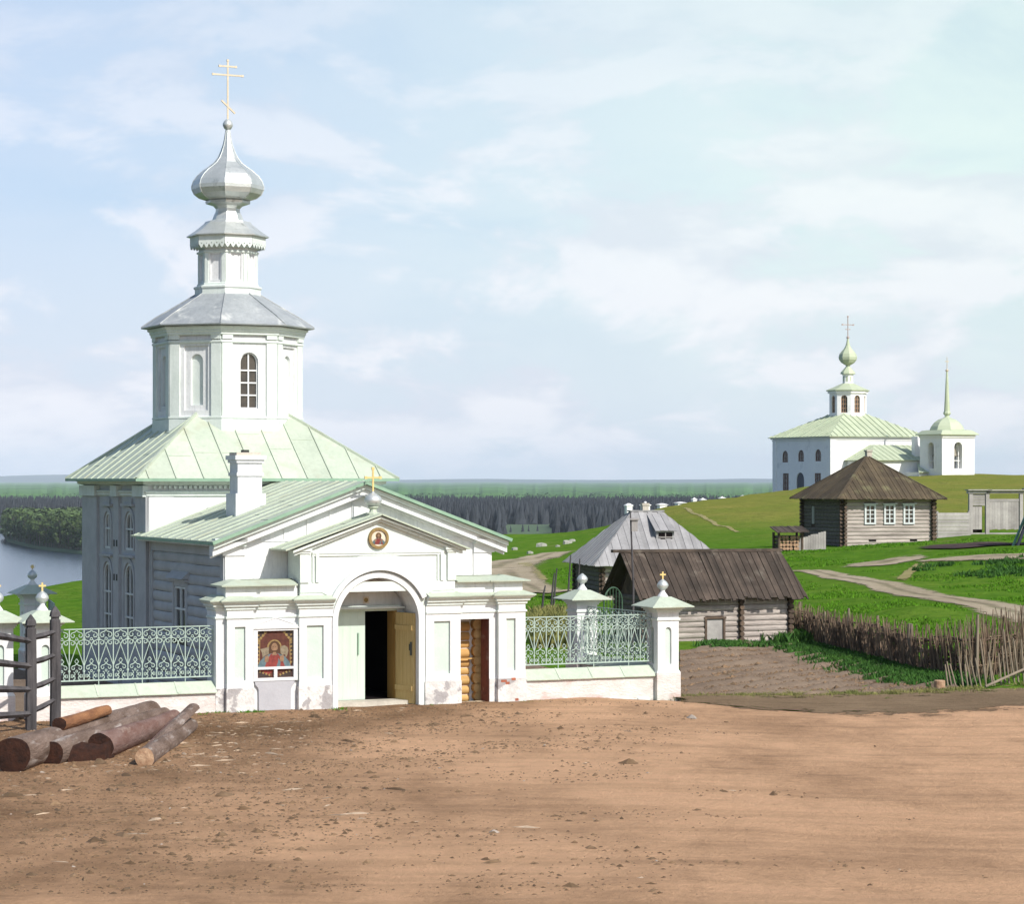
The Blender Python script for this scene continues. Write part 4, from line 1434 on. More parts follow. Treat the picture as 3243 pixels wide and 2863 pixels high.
for i in range(8):
    a = R8 + PI / 4 * i
    c8 = math.cos(R8)
    p = [(CU + r / c8 * math.cos(a), CV + r / c8 * math.sin(a), z + .012) for r, z in ((2.03, 8.935), (1.70, 9.18), (1.25, 9.46), (.72, 9.80))]
    orf.tube(p, .016, 5)
orf.build('octagon_roof', M_zinc, ch)

# ---- small drum
dw = MB()
for k in range(8):
    a = -PI / 2 + PI / 4 * k
    nrm, tan = Vector((math.cos(a), math.sin(a), 0)), Vector((-math.sin(a), math.cos(a), 0))
    rd = .74
    f8 = Frame(Vector((CU, CV, 0)) + nrm * rd * math.cos(R8), tan, nrm)
    sd = 2 * rd * math.sin(R8)
    wall(dw, f8, rect(-sd / 2, sd / 2, 9.70, 11.10), [rect(-.135, .135, 10.12, 10.78)], depth=.035, m=0, back=0)
    for s in (-1, 1):
        lo, hi = sorted((s * sd / 2, s * (sd / 2 - .10)))
        fbox(dw, f8, lo, hi, 10.02, 10.82, -.01, .022, 1)
oct_sweep(dw, .74, [(.0, 9.70), (.09, 9.70), (.09, 9.90), (.12, 9.93), (.12, 9.97), (.04, 10.0), (.04, 10.04), (.0, 10.06)], 1)
oct_sweep(dw, .74, [(.0, 10.80), (.05, 10.82), (.05, 10.86), (.0, 10.88)], 1)
oct_sweep(dw, .74, [(.0, 10.92), (.10, 10.98), (.10, 11.02), (.18, 11.08), (.18, 11.22), (.0, 11.25)], 1)
dw.build('drum', [M_white, M_gwhite], ch)
lb = MB()                                                # sawn lambrequin boards hanging from the eave
rl = .95
for k in range(8):
    a = -PI / 2 + PI / 4 * k
    nrm, tan = Vector((math.cos(a), math.sin(a), 0)), Vector((-math.sin(a), math.cos(a), 0))
    f8 = Frame(Vector((CU, CV, 0)) + nrm * rl * math.cos(R8), tan, nrm)
    sd = 2 * rl * math.sin(R8)
    nt_ = 5
    for i in range(nt_):
        x0, x1 = -sd / 2 + sd * i / nt_, -sd / 2 + sd * (i + 1) / nt_
        c = (x0 + x1) / 2
        tooth = [(x0, 11.24), (x0, 11.02), (c - sd * .055, 10.97), (c, 10.92), (c + sd * .055, 10.97), (x1, 11.02), (x1, 11.24)]
        wall(lb, f8, tooth, [ell(c, 11.03, .021, .021, 8)], n=.012, depth=.024)
        lb.poly([f8.p(*p, -.012) for p in tooth])
        lo2 = [(x0, 10.94), (c - sd * .04, 10.90), (c, 10.85), (c + sd * .04, 10.90), (x1, 10.94)]
lb.build('lambrequin', M_gwhite, ch)
dr = MB()
oct_sweep(dr, 0, [(.62, 11.25), (.965, 11.24), (.97, 11.265), (.78, 11.40), (.55, 11.60), (.53, 11.64), (.37, 11.68), (.33, 11.80), (.285, 11.90), (.285, 11.97), (.34, 12.04), (.52, 12.10), (.53, 12.16), (.45, 12.19)])
dr.build('neck_roof', M_silver, ch)
on = MB()
prof = [(.48, 12.17), (.70, 12.24), (.82, 12.34), (.875, 12.46), (.88, 12.55), (.84, 12.68), (.74, 12.82), (.60, 12.95), (.46, 13.05), (.34, 13.15), (.25, 13.27), (.175, 13.43), (.125, 13.58), (.085, 13.75), (.06, 13.92), (.045, 14.02)]
oct_sweep(on, 0, [(r * .965, z) for r, z in prof])
for i in range(8):
    a = R8 + PI / 4 * i
    on.tube([(CU + r * 1.045 * math.cos(a), CV + r * 1.045 * math.sin(a), z) for r, z in prof], .011, 5)
on.build('onion_dome', M_silver, ch)
ob = MB()
ob.lathe([(.03, 13.98), (.09, 14.02), (.13, 14.10), (.13, 14.15), (.09, 14.22), (.03, 14.27)], 16, (CU, CV), 0, 0, True)
ob.build('dome_ball', M_silver, ch)
cr = MB()
cross(cr, (CU, CV), 14.24, 1.52, .39, 15.39, .042, .026, .0, (.215, 15.61), (-.17, .19, 14.74, 14.42))
for a, z in ((-.39, 15.39), (.39, 15.39), (-.215, 15.61), (.215, 15.61), (0, 15.76)):
    cr.box(CU + a - .028, CU + a + .028, CV - .02, CV + .02, z - .028, z + .028)
cr.build('dome_cross', M_dullgold, ch)

# ---- porch
PL, PR, PV = -3.23, 3.05, .86
pw = MB()
fP = Frame((0, PV, 0), (1, 0, 0), (0, -1, 0))
fS = Frame((PL, 0, 0), (0, 1, 0), (-1, 0, 0))
wall(pw, fP, [(PL, -.1), (-.68, -.1), (-.68, 2.14), (.72, 2.14), (.72, -.1), (PR, -.1), (PR, 3.72), (-.11, 4.90), (PL, 3.72)], m=0)
pw.quad((PR, PV, -.1), (PR, V0, -.1), (PR, V0, 3.7), (PR, PV, 3.7), 0)
# plain pilaster ends, stepped capitals
for a0, a1 in ((PL - .03, PL + .42), (PR - .42, PR + .03)):
    fbox(pw, fP, a0, a1, 2.4, 3.42, -.02, .03, 0)
    fbox(pw, fP, a0 - (.06 if a0 < 0 else 0), a1 + (.06 if a0 > 0 else 0), 3.421, 3.62, -.02, .06, 0)
    fbox(pw, fP, a0 - (.22 if a0 < 0 else 0), a1 + (.17 if a0 > 0 else 0), 3.621, 3.72, -.02, .14, 1)
    fbox(pw, fP, a0 - (.28 if a0 < 0 else 0), a1 + (.22 if a0 > 0 else 0), 3.721, 3.80, -.02, .22, 1)
fbox(pw, fP, PL, PR, 3.722, 3.752, -.02, .02, 0)
for i in range(12):                                      # cover strips on the boarded gable
    a = -2.95 + i * .53
    top_ = 4.84 - .36 * abs(a + .11)
    if top_ > 3.80: fbox(pw, fP, a - .018, a + .018, 3.753, top_, -.02, .022, 0)
pw.build('porch_front', [M_white, M_gwhite], ch)
ps = MB()
pwin = (3.66, 4.58, 1.55, 2.62)
log_rows(ps, fS, PV + .22, V0 - .02, .10, 3.40, 14, [(3.55, 4.70, 1.42, 2.74)], 0, .055, 5)
ps.quad((PL + .02, PV, -.1), (PL + .02, V0, -.1), (PL + .02, V0, 3.6), (PL + .02, PV, 3.6), 1)
ps.box(PL - .06, PL + .02, PV, PV + .22, -.1, 3.40, 0)
ps.box(PL - .07, PL + .02, PV, V0, 3.402, 3.62, 0)
ps.box(PL - .08, PL + .02, V0 - .25, V0 - .052, -.1, 3.40, 0)
for q in ((3.54, 3.655), (4.585, 4.70)): fbox(ps, fS, q[0], q[1], 1.42, 2.74, -.02, .07, 0)
fbox(ps, fS, 3.48, 4.76, 2.741, 2.80, -.02, .14, 0)
fbox(ps, fS, 3.656, 4.584, 2.63, 2.74, -.02, .06, 0)
fbox(ps, fS, 3.656, 4.584, 1.42, 1.54, -.02, .08, 0)
ps.add([fS.p(3.46, 2.81, .0), fS.p(4.78, 2.81, .0), fS.p(4.78, 2.81, .22), fS.p(3.46, 2.81, .22), fS.p(3.46, 3.02, .0), fS.p(4.78, 3.02, .0)],
       [(0, 3, 2, 1), (3, 4, 5, 2), (0, 4, 3), (1, 2, 5), (0, 1, 5, 4)], 0)
ps.build('porch_side', [M_riverwall, M_blackiron], ch)
window(ch, fS, *pwin, arch=False, depth=.03, n=.02, bars_a=(.5,), bars_b=(.52,), bw=.05, fw=.05)
prf = MB()
PRZ, PEZ, PEU, PRU = 5.04, 3.735, 3.51, -.11
roof_metal(prf, ((PRU - PEU, V0 + .55, PEZ), (PRU - PEU, PV - .38, PEZ), (PRU, V0 + .55, PRZ), (PRU, PV - .38, PRZ)), .58, .035, .03)
roof_metal(prf, ((PRU + PEU, PV - .38, PEZ), (PRU + PEU, V0 + .55, PEZ), (PRU, PV - .38, PRZ), (PRU, V0 + .55, PRZ)), .58, .035, .03)
for s in (-1, 1):
    prf.beam((PRU + s * (PEU + .03), PV - .39, PEZ - .035), (PRU, PV - .39, PRZ - .03), .03, .07, 1)
    prf.beam((PRU + s * (PEU + .0), PV - .39, PEZ - .05), (PRU + s * PEU, V0, PEZ - .05), .03, .05, 1)
prf.build('porch_roof', [M_roof, M_roofd], ch)
rb = MB()                                                # raking fascia boards under the porch roof
for s in (-1, 1):
    for o, dz_, hh, mm in ((.30, .08, .10, 1), (.22, .185, .15, 0), (.05, .34, .05, 0)):
        a, b = Vector((PRU + s * (PEU - .02), 0, PEZ - dz_ + .02)), Vector((PRU, 0, PRZ - dz_ + .01))
        y0_, y1_ = PV - o, PV + .02
        rb.add([(a.x, y0_, a.z), (b.x, y0_, b.z), (b.x, y0_, b.z - hh), (a.x, y0_, a.z - hh), (a.x, y1_, a.z), (b.x, y1_, b.z), (b.x, y1_, b.z - hh), (a.x, y1_, a.z - hh)],
               [(0, 1, 2, 3), (4, 5, 1, 0), (3, 2, 6, 7), (0, 3, 7, 4)], mm)
rb.box(PRU - PEU + .03, PRU - PEU + .5, PV + .1, V0 - .02, 3.63, 3.69, 0)
rb.build('raking_board', [M_white, M_gwhite], ch)
# chimney
cm = MB()
x0, x1, y0_, y1_ = -2.18, -1.60, 3.25, 3.83
cm.box(x0 - .07, x1 + .07, y0_ - .07, y1_ + .07, 3.9, 4.76, 0)
cm.box(x0, x1, y0_, y1_, 4.76, 5.50, 0)
cm.box(x0 - .03, x1 + .03, y0_ - .03, y1_ + .03, 5.16, 5.24, 0)
cm.box(x0 - .04, x1 + .04, y0_ - .04, y1_ + .04, 5.46, 5.53, 0)
cm.box(x0 - .08, x1 + .08, y0_ - .08, y1_ + .08, 5.531, 5.63, 0)
cm.box(x0 - .02, x1 - .02, y0_ + .02, y1_ - .02, 5.631, 5.70, 1)
cm.box(-1.98, -1.84, y0_ + .2, y0_ + .38, 5.70, 5.76, 2)
cm.box(x0 - .09, x1 + .09, y0_ - .09, y1_ + .09, 4.12, 4.20, 3)
cm.build('chimney', [M_white, M_stone, M_blackiron, M_brick], ch)
# doors under the arch
dm = MB()
fbox(dm, fP, -.67, .02, .17, 2.135, -.10, -.05, 0)
for i in range(1, 4): fbox(dm, fP, -.67 + .17 * i - .004, -.67 + .17 * i + .004, .18, 2.12, -.06, -.046, 0)
ld = dm.build('door_leaf', M_doorgr, ch)
prop(ld, 'closed pale green door leaf')
hd = MB(); fbox(hd, fP, -.16, -.135, 1.17, 1.66, -.045, -.015, 0); hd.build('handle', M_roofd, ld)
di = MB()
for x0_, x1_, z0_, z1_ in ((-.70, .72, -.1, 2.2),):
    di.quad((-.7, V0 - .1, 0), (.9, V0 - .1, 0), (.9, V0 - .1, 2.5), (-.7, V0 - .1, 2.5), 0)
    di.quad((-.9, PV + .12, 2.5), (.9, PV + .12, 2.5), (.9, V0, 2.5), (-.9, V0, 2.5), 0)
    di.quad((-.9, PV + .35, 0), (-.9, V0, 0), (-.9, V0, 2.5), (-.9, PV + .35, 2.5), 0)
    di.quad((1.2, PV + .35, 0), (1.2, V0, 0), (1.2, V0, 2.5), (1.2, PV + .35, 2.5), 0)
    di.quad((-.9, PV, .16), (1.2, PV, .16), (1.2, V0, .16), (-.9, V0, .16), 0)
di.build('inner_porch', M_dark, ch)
dj = MB()
dj.box(.70, .76, PV - .02, PV + .42, .10, 2.14, 0)
dj.box(-.72, .76, PV - .02, PV + .30, 2.141, 2.20, 1)
dj.build('door_frame', [M_jamb, M_doorgr], ch)
# the open leaf swung right back against the wall, planed side showing
ang = R(74)
hx_, hy_ = .75, PV - .05
fo = Frame((hx_, hy_, 0), (math.cos(-ang), math.sin(-ang), 0), (math.sin(-ang), -math.cos(-ang), 0))
do = MB()
LW = .67
for i in range(5): fbox(do, fo, LW * i / 5 + .002, LW * (i + 1) / 5 - .002, .10, 2.11, 0, .045, 0)
for z in (.44, 1.78): fbox(do, fo, .015, LW - .045, z - .055, z + .055, .046, .078, 0)
fbox(do, fo, LW - .035, LW + .015, .10, 2.11, -.01, .056, 0)
od = do.build('door_leaf', M_yellow, ch)
prop(od, 'open leaf of planed yellow wood with two cross battens')
hd = MB(); fbox(hd, fo, LW - .10, LW - .07, 1.17, 1.47, .05, .085, 0); fbox(hd, fo, LW - .15, LW - .11, 1.28, 1.42, .05, .07, 0); hd.build('handle', M_blackiron, od)
tr = MB()
tr.box(-.85, .86, PV - .24, PV - .005, 2.205, 2.245, 0)
tr.box(-.80, .78, PV - .17, PV - .004, 2.246, 2.275, 0)
tr.build('door_hood', M_gwhite, ch)
bd = MB()
bd.box(-.55, .80, PV - .05, PV - .003, 2.60, 2.625, 0)
flat(bd, fP, rect(-.07, .11, 2.30, 2.48), .012, 0); flat(bd, fP, rect(-.05, .09, 2.315, 2.465), .016, 1)
flat(bd, fP, ell(.02, 2.39, .05, .05), .02, 2)
bd.build('small_icon', [M_white, M_icpale, M_brass], ch)
# new pine logs of the porch frame, bare behind the narrow doorway
nl = MB()
zz = .02
for i in range(9):
    d = .21 + .03 * ((i * 7) % 3 - 1)
    nl.tube([(1.75, .90, zz + d / 2), (2.52, .90, zz + d / 2)], d / 2, 12, 0)
    nl.tube([(2.70, .70, zz + d / 2 + .05), (2.70, 2.2, zz + d / 2 + .05)], d / 2 + .02, 14, 0, True, True, 1)
    zz += d * .97
nl.beam((1.9, .72, 1.02), (2.62, .72, 1.02), .05, .03, 0)
nl.build('bare_log_corner', [M_newlog, M_newend], ch)
sw = MB()
sw.box(2.98, 3.10, .58, 2.6, -.1, 2.4, 0)
sw.build('brick_side', M_redwall, ch)
# ------------------------------------------------------------------ churchyard fence: pillars and railings


def pillar(label, loc, rotz=TH, s=1.0, crossed=True, zb=-.25, group='churchyard fence pillars', star=False, dark=False):
    t = thing('fence_pillar', label, 'pillar', loc, rotz, group)
    b = MB()
    h = .275 * s
    fr_ = [Frame((0, -h, 0), (1, 0, 0), (0, -1, 0)), Frame((-h, 0, 0), (0, -1, 0), (-1, 0, 0)), Frame((h, 0, 0), (0, 1, 0), (1, 0, 0)), Frame((0, h, 0), (-1, 0, 0), (0, 1, 0))]
    for f in fr_:
        wall(b, f, rect(-h, h, .66, 2.10 * s), [archpts(-.085, .085, .80, 1.66 * s)], depth=.05, m=0, back=1)
    for z0, z1, o in ((1.82, 1.87, .03), (2.0, 2.04, .03), (2.041, 2.08, .06), (2.081, 2.13, .10)):
        b.box(-h - o, h + o, -h - o, h + o, z0 * s, z1 * s, 2)
    b.build('shaft', [M_white, M_panel, M_gwhite], t)
    p = MB()
    p.box(-h - .035, h + .035, -h - .035, h + .035, zb, .60, 0)
    p.add([(-h - .035, -h - .035, .60), (h + .035, -h - .035, .60), (h + .035, h + .035, .60), (-h - .035, h + .035, .60), (-h, -h, .67), (h, -h, .67), (h, h, .67), (-h, h, .67)],
          [(0, 1, 5, 4), (1, 2, 6, 5), (2, 3, 7, 6), (3, 0, 4, 7)], 1)
    p.build('plinth', [M_wash, M_white], t)
    c = MB()
    e = h + .27
    c.lathe([(e * 1.414, 2.125 * s), (e * 1.414, 2.145 * s), (.15 * 1.414, 2.36 * s), (.0, 2.37 * s)], 4, (0, 0), PI / 4)
    c.build('cap', M_roof, t)
    n = MB()
    z = 2.35 * s
    n.lathe([(.13, z), (.12, z + .03), (.055, z + .12), (.05, z + .16), (.075, z + .18)], 12, (0, 0), 0, 0)
    n.build('neck', M_white, t)
    k = MB()
    z = 2.52 * s
    k.lathe([(.05, z), (.11, z + .035), (.135, z + .09), (.13, z + .13), (.09, z + .19), (.03, z + .235), (.012, z + .25)], 18, (0, 0), 0, 0, True)
    k.build('ball', M_silver, t)
    if crossed:
        q = MB()
        cross(q, (0, 0), z + .23, .19, .075, z + .35, .035, .022)
        q.build('cross', M_gold, t)
    if star:
        q = MB()
        pts = []
        for i in range(16):
            rr_ = .075 if i % 2 == 0 else .03
            pts.append((rr_ * math.cos(PI * i / 8), -.01, z + .33 + rr_ * math.sin(PI * i / 8)))
        q.add(pts + [(x, .01, zz_) for x, _, zz_ in pts], [tuple(range(16)), tuple(reversed(range(16, 32)))] + [(i, (i + 1) % 16, 16 + (i + 1) % 16, 16 + i) for i in range(16)])
        q.box(-.01, .01, -.01, .01, z + .22, z + .30)
        q.build('star', M_gold, t)
    return t


def scroll(mb, fr, cx, cz, r, a0, turns, s, n=11, th=.0125):
    """a C-scroll: spiral in towards (cx, cz); s = +1 or -1 sense"""
    pts = []
    for i in range(n + 1):
        t = i / n
        a = a0 + s * turns * 2 * PI * t
        rr_ = r * (1 - .68 * t)
        pts.append(fr.p(cx + rr_ * math.cos(a), cz + rr_ * math.sin(a), 0))
    mb.tube(pts, th, 4, 0, True, False)


def railing_bay(mb, fr, a, w, z0, H):
    """one bay of the cast-iron railing between bars at a and a + w"""
    c = a + w / 2
    Z = lambda t: z0 + H * t
    th = .0120
    fbox(mb, fr, a - .010, a + .010, Z(0), Z(1), -.009, .009)
    for s in (-1, 1):
        b = a if s < 0 else a + w                          # the bar on that side
        # top: broad scrolls springing from the middle
        scroll(mb, fr, c - s * -.0 + s * .075, Z(.885), .062, PI / 2, .95, -s)
        mb.tube([fr.p(c, Z(.985)), fr.p(c + s * .03, Z(.955)), fr.p(c + s * .075, Z(.885) + .062)], th, 4, 0, True, False)
        # second row: scrolls hung on the bars
        scroll(mb, fr, b - s * .062, Z(.735), .055, PI / 2 if s > 0 else PI / 2, .95, s)
        mb.tube([fr.p(b, Z(.80)), fr.p(b - s * .062, Z(.735) + .055)], th, 4, 0, True, False)
        # V from the apex down to the foot of the bars
        mb.tube([fr.p(c, Z(.70)), fr.p(b - s * .004, Z(.30))], th, 4, 0, True, False)
        mb.tube([fr.p(c, Z(.70)), fr.p(c + s * .05, Z(.79)), fr.p(c + s * .02, Z(.80))], th, 4, 0, True, False)
        # lower scrolls with the little heart between them
        scroll(mb, fr, c + s * .068, Z(.255), .052, PI / 2 + s * .5, .95, -s)
        mb.tube([fr.p(c, Z(.435)), fr.p(c + s * .042, Z(.385)), fr.p(c, Z(.335))], th, 4, 0, True, False)
        mb.tube([fr.p(c, Z(.335)), fr.p(c + s * .05, Z(.30))], th, 4, 0, True, False)
        # foot: back-to-back C scrolls
        scroll(mb, fr, c + s * .070, Z(.135), .045, PI / 2, .80, s)
        scroll(mb, fr, c + s * .070, Z(.070), .045, -PI / 2, .80, -s)
        mb.tube([fr.p(c + s * .115 - s * .0, Z(.135)), fr.p(c + s * .118, Z(.10)), fr.p(c + s * .115, Z(.07))], th, 4, 0, True, False)
    for zt, r in ((.815, .026), (.195, .022)):
        for q in (c, a):
            mb.tube([fr.p(q + r * math.cos(PI * i / 4), Z(zt) + r * math.sin(PI * i / 4)) for i in range(9)], th * .9, 4, 0, True, False)


def fence(label, p0, p1, zb=-.25, coping=True, wall_m=None, zr0=.85, rough=True):
    """low whitewashed wall, sloped green metal coping, iron railing above"""
    p0, p1 = Vector(p0), Vector(p1)
    d = p1 - p0
    Ln = Vector((d.x, d.y)).length
    t = thing('churchyard_fence', label, 'fence', p0, math.atan2(d.y, d.x), 'churchyard fence sections')
    f = Frame((0, 0, 0), (1, 0, 0), (0, -1, 0))
    w_ = MB()
    n = max(8, int(Ln / .25))
    rr_ = random.Random(int(Ln * 100))
    pts, fs = [], []
    for i in range(n + 1):                                 # slightly uneven face
        x = Ln * i / n
        for z in (zb, .05, .25, .40, .55):
            pts.append((x, -.20 + rr_.uniform(-.008, .008), z + (rr_.uniform(-.015, .015) if 0 < z < .5 else 0)))
    for i in range(n):
        for q in range(4): fs.append((i * 5 + q, (i + 1) * 5 + q, (i + 1) * 5 + q + 1, i * 5 + q + 1))
    w_.add(pts, fs, 0)
    w_.box(0, Ln, -.18, .20, zb, .56, 0)
    if rough:
        for i in range(int(Ln / .38)):
            x = .15 + i * .38 + rr_.uniform(-.06, .06)
            w_.box(x, x + rr_.uniform(.22, .34), -.235 + rr_.uniform(-.02, .01), -.15, zb, rr_.uniform(.0, .07), 1)
    w_.build('base_wall', [M_wash, M_white], t)
    c = MB()
    seg = max(1, int(round(Ln / .86)))
    for i in range(seg):
        x0, x1 = Ln * i / seg, Ln * (i + 1) / seg
        yy = .003 * (i % 2)
        c.add([(x0, -.265 - yy, .545), (x1, -.265 - yy, .545 - .006), (x1, .0, .765), (x0, .0, .765), (x0, -.265 - yy, .525), (x1, -.265 - yy, .52), (x0, .265, .54), (x1, .265, .54)],
              [(0, 1, 2, 3), (4, 5, 1, 0), (3, 2, 7, 6)], 0)
        if i: c.beam((x0, -.266, .55), (x0, 0, .771), .03, .012)
    c.build('coping', [M_roof], t)
    r = MB()
    H = 1.08
    k = max(1, int(round(Ln / .31)))
    bw_ = Ln / k
    for i in range(k): railing_bay(r, f, i * bw_, bw_, zr0, H)
    fbox(r, f, Ln - .016, Ln, zr0, zr0 + H, -.008, .008)
    fbox(r, f, 0, Ln, zr0 + H, zr0 + H + .022, -.014, .014)
    fbox(r, f, 0, Ln, zr0 - .002, zr0 + .026, -.014, .014)
    for i in range(0, k + 1, 3): fbox(r, f, min(i * bw_, Ln - .02) - .009, min(i * bw_, Ln - .02) + .009, .74, zr0, -.008, .008)
    r.build('railing', M_iron, t)
    return t


fence('low white wall with pale iron railing, left of the gatehouse behind the logs', CW(-7.14, .30), CW(-3.69, .30))
fence('low white wall with pale iron railing between the gatehouse and the cross topped corner pillar', CW(3.60, .30), CW(6.92, .30), -.45)
pillar('white corner pillar with small gilt cross, right of the gatehouse at the garden', CW(7.20, .28, -.01), TH, 1.0, True, -.5)
pillar('white pillar with silver ball and no cross, behind the iron railing right of the gatehouse', CW(7.12, 4.35, -.02), TH, 1.0, False, -.5)
fence('iron railing on a low wall running back from the right corner pillar', CW(7.2, .56), CW(7.14, 4.06), -.5)
pillar('white pillar with gilt cross seen between the two wooden posts at left', CW(-7.42, .20, 0))
pillar('white pillar with silver ball at the left edge of the photo', CW(-8.28, .55, 0), TH, 1.0, True)
fence('low white wall and railing running back at the left edge', CW(-8.28, 1.0), CW(-8.9, 5.5))
dkp = PX(102, 1900, 65.0)
pillar('shaded pillar topped by a dark ball and a gilt star, standing farther back at left', (dkp.x, dkp.y, -.12), TH, 1.0, False, -.5, star=True)
fence('farther iron railing on a low wall, in the shade left of the church', (dkp.x + .4, dkp.y + .2, -.1), CW(-4.1, 12.6, -.1), -.5)
# arched iron garden gate behind the right railing
ag = thing('iron_gate', 'round topped dark green iron gate behind the railing, before the plank shed', 'gate', PX(1912, 2130, 61.5), R(52))
g = MB()
W_, Hs = .80, 1.75
pth = [(0, 0, 0), (0, 0, Hs)] + [(W_ / 2 - W_ / 2 * math.cos(PI * i / 14), 0, Hs + W_ / 2 * math.sin(PI * i / 14)) for i in range(1, 14)] + [(W_, 0, Hs), (W_, 0, 0)]
g.tube(pth, .022, 6)
for i in range(1, 6):
    x = W_ * i / 6
    g.tube([(x, 0, .1), (x, 0, Hs + math.sqrt(max(0, (W_ / 2) ** 2 - (x - W_ / 2) ** 2)))], .012, 5)
for z in (.1, .75, 1.35): g.tube([(0, 0, z), (W_, 0, z)], .014, 5)
fg = Frame((0, 0, 0), (1, 0, 0), (0, -1, 0))
for i in range(6):
    for z in (.9, 1.05, 1.20): scroll(g, fg, W_ * (i + .5) / 6, z, .05, i, .9, 1 if i % 2 else -1)
g.build('leaf', M_greeniron, ag)

# ------------------------------------------------------------------ logs lying by the road


def log(label, a, b, ra, rb_, mats=(M_bark, M_cutend), flatten=1.0, seed=0, bend=.0, name='log'):
    a, b = Vector(a), Vector(b)
    rr_ = random.Random(seed)
    n, k = 22, 26
    d = (b - a).normalized()
    x = Vector((0, 0, 1)); x = (x - d * x.dot(d)).normalized()
    y = d.cross(x)
    pts, fs = [], []
    ph = [rr_.uniform(0, 6) for _ in range(4)]
    for i in range(k + 1):
        t = i / k
        p = a + (b - a) * t + y * bend * math.sin(PI * t) + x * .02 * math.sin(5 * t + ph[0])
        r = (ra + (rb_ - ra) * t) * .94
        for q in range(n):
            th = 2 * PI * q / n
            dr_ = 1 + .035 * math.sin(3 * th + ph[1] + 3 * t) + .03 * math.sin(2 * th + ph[2]) + rr_.uniform(-.018, .018) + .03 * math.sin(9 * t + ph[3] + th)
            if i in (0, k): dr_ *= .985
            pts.append(p + (x * math.cos(th) * flatten + y * math.sin(th)) * r * dr_)
    for i in range(k):
        for q in range(n): fs.append((i * n + q, i * n + (q + 1) % n, (i + 1) * n + (q + 1) % n, (i + 1) * n + q))
    m_ = MB()
    m_.add(pts, fs, 0, True)
    t_ = m_.build(name, mats[0])
    prop(t_, label, 'log', 'felled logs by the road')
    for i, s in ((0, -1), (k, 1)):
        e = MB()
        c = sum((pts[i * n + q] for q in range(n)), Vector()) / n
        rim = [pts[i * n + q] for q in range(n)]
        in1 = [c + (p - c) * .55 + d * s * .012 for p in rim]
        e.add(rim + in1 + [c + d * s * .016], [(q, (q + 1) % n, n + (q + 1) % n, n + q) for q in range(n)] + [(n + q, n + (q + 1) % n, 2 * n) for q in range(n)], 0)
        e.build('cut_end', mats[1], t_)
    return t_


def GP(sx, sy, Y, dz=0.0):
    p = PX(sx, sy, Y); return Vector((p.x, p.y, dz))


log('thickest log, its big dark end at the left edge of the photo', GP(38, 2396, 41.2, .34), GP(478, 2250, 50.1, .27), .345, .25, seed=1)
log('long middle log with a dark red sawn end, second from the left', GP(160, 2396, 42.3, .26), GP(520, 2250, 49.2, .26), .245, .20, seed=2)
log('reddish stripped log lying just right of the long middle log', GP(318, 2392, 43.2, .27), GP(548, 2255, 48.6, .26), .265, .19, (M_redbark, M_cutend), seed=3)
log('thin grey log with a pale sawn end, rightmost of the pile', GP(457, 2413, 42.2, .18), GP(604, 2266, 48.2, .17), .185, .155, (M_bark, M_cutpale), seed=4)
log('short round billet with orange bark resting on top of the big logs', GP(186, 2332, 43.4, .68), GP(338, 2278, 46.4, .62), .14, .11, (M_orange, M_cutend), seed=5)
# split slabs between the logs
for i, (lb_, a, b, wd) in enumerate((('long split slab propped between the two right hand logs', GP(490, 2340, 44.6, .16), GP(612, 2236, 48.3, .50), .24),
                                      ('shorter split slab lying under the propped slab', GP(455, 2375, 43.7, .10), GP(560, 2270, 47.2, .36), .20))):
    s_ = MB()
    d = (b - a); n = 10
    x = d.normalized(); y = Vector((0, 0, 1)).cross(x).normalized(); z = x.cross(y)
    pts = []
    for j in range(n + 1):
        p = a + d * j / n
        for q in range(7):
            th = PI * (q / 6)
            pts.append(p + y * math.cos(th) * wd * .55 + z * math.sin(th) * wd * .42)
        for q in range(6, -1, -1):
            th = PI * (q / 6)
            pts.append(p + y * math.cos(th) * wd * .42 + z * (math.sin(th) * wd * .26))
    fs = [(j * 14 + q, (j + 1) * 14 + q, (j + 1) * 14 + (q + 1) % 14, j * 14 + (q + 1) % 14) for j in range(n) for q in range(14)]
    fs += [tuple(range(14)), tuple(n * 14 + q for q in reversed(range(14)))]
    s_.add(pts, fs)
    prop(s_.build('split_slab', M_redbark if i else M_bark), lb_, 'slab', 'felled logs by the road')
# broken notched chunk lying across the front of the red log
nb = MB()
c0, c1 = GP(212, 2414, 42.6, .0), GP(330, 2418, 42.9, .0)
prof_ = [(0, .02), (.06, .30), (.22, .40), (.40, .33), (.44, .10), (.36, .0)]
pts = []
for j, t_ in enumerate((0, .25, .5, .75, 1.0)):
    p = c0 + (c1 - c0) * t_
    for a_, z_ in prof_: pts.append(p + Vector((.25 * a_, a_, z_ * (.95 + .08 * ((j * 5) % 3 - 1)))))
nb.add(pts, [(j * 6 + q, (j + 1) * 6 + q, (j + 1) * 6 + (q + 1) % 6, j * 6 + (q + 1) % 6) for j in range(4) for q in range(6)] + [tuple(range(6)), tuple(24 + q for q in reversed(range(6)))])
prop(nb.build('log_chunk', M_cutend), 'squat dark chunk of split log in front of the sawn ends', 'log', 'felled logs by the road')

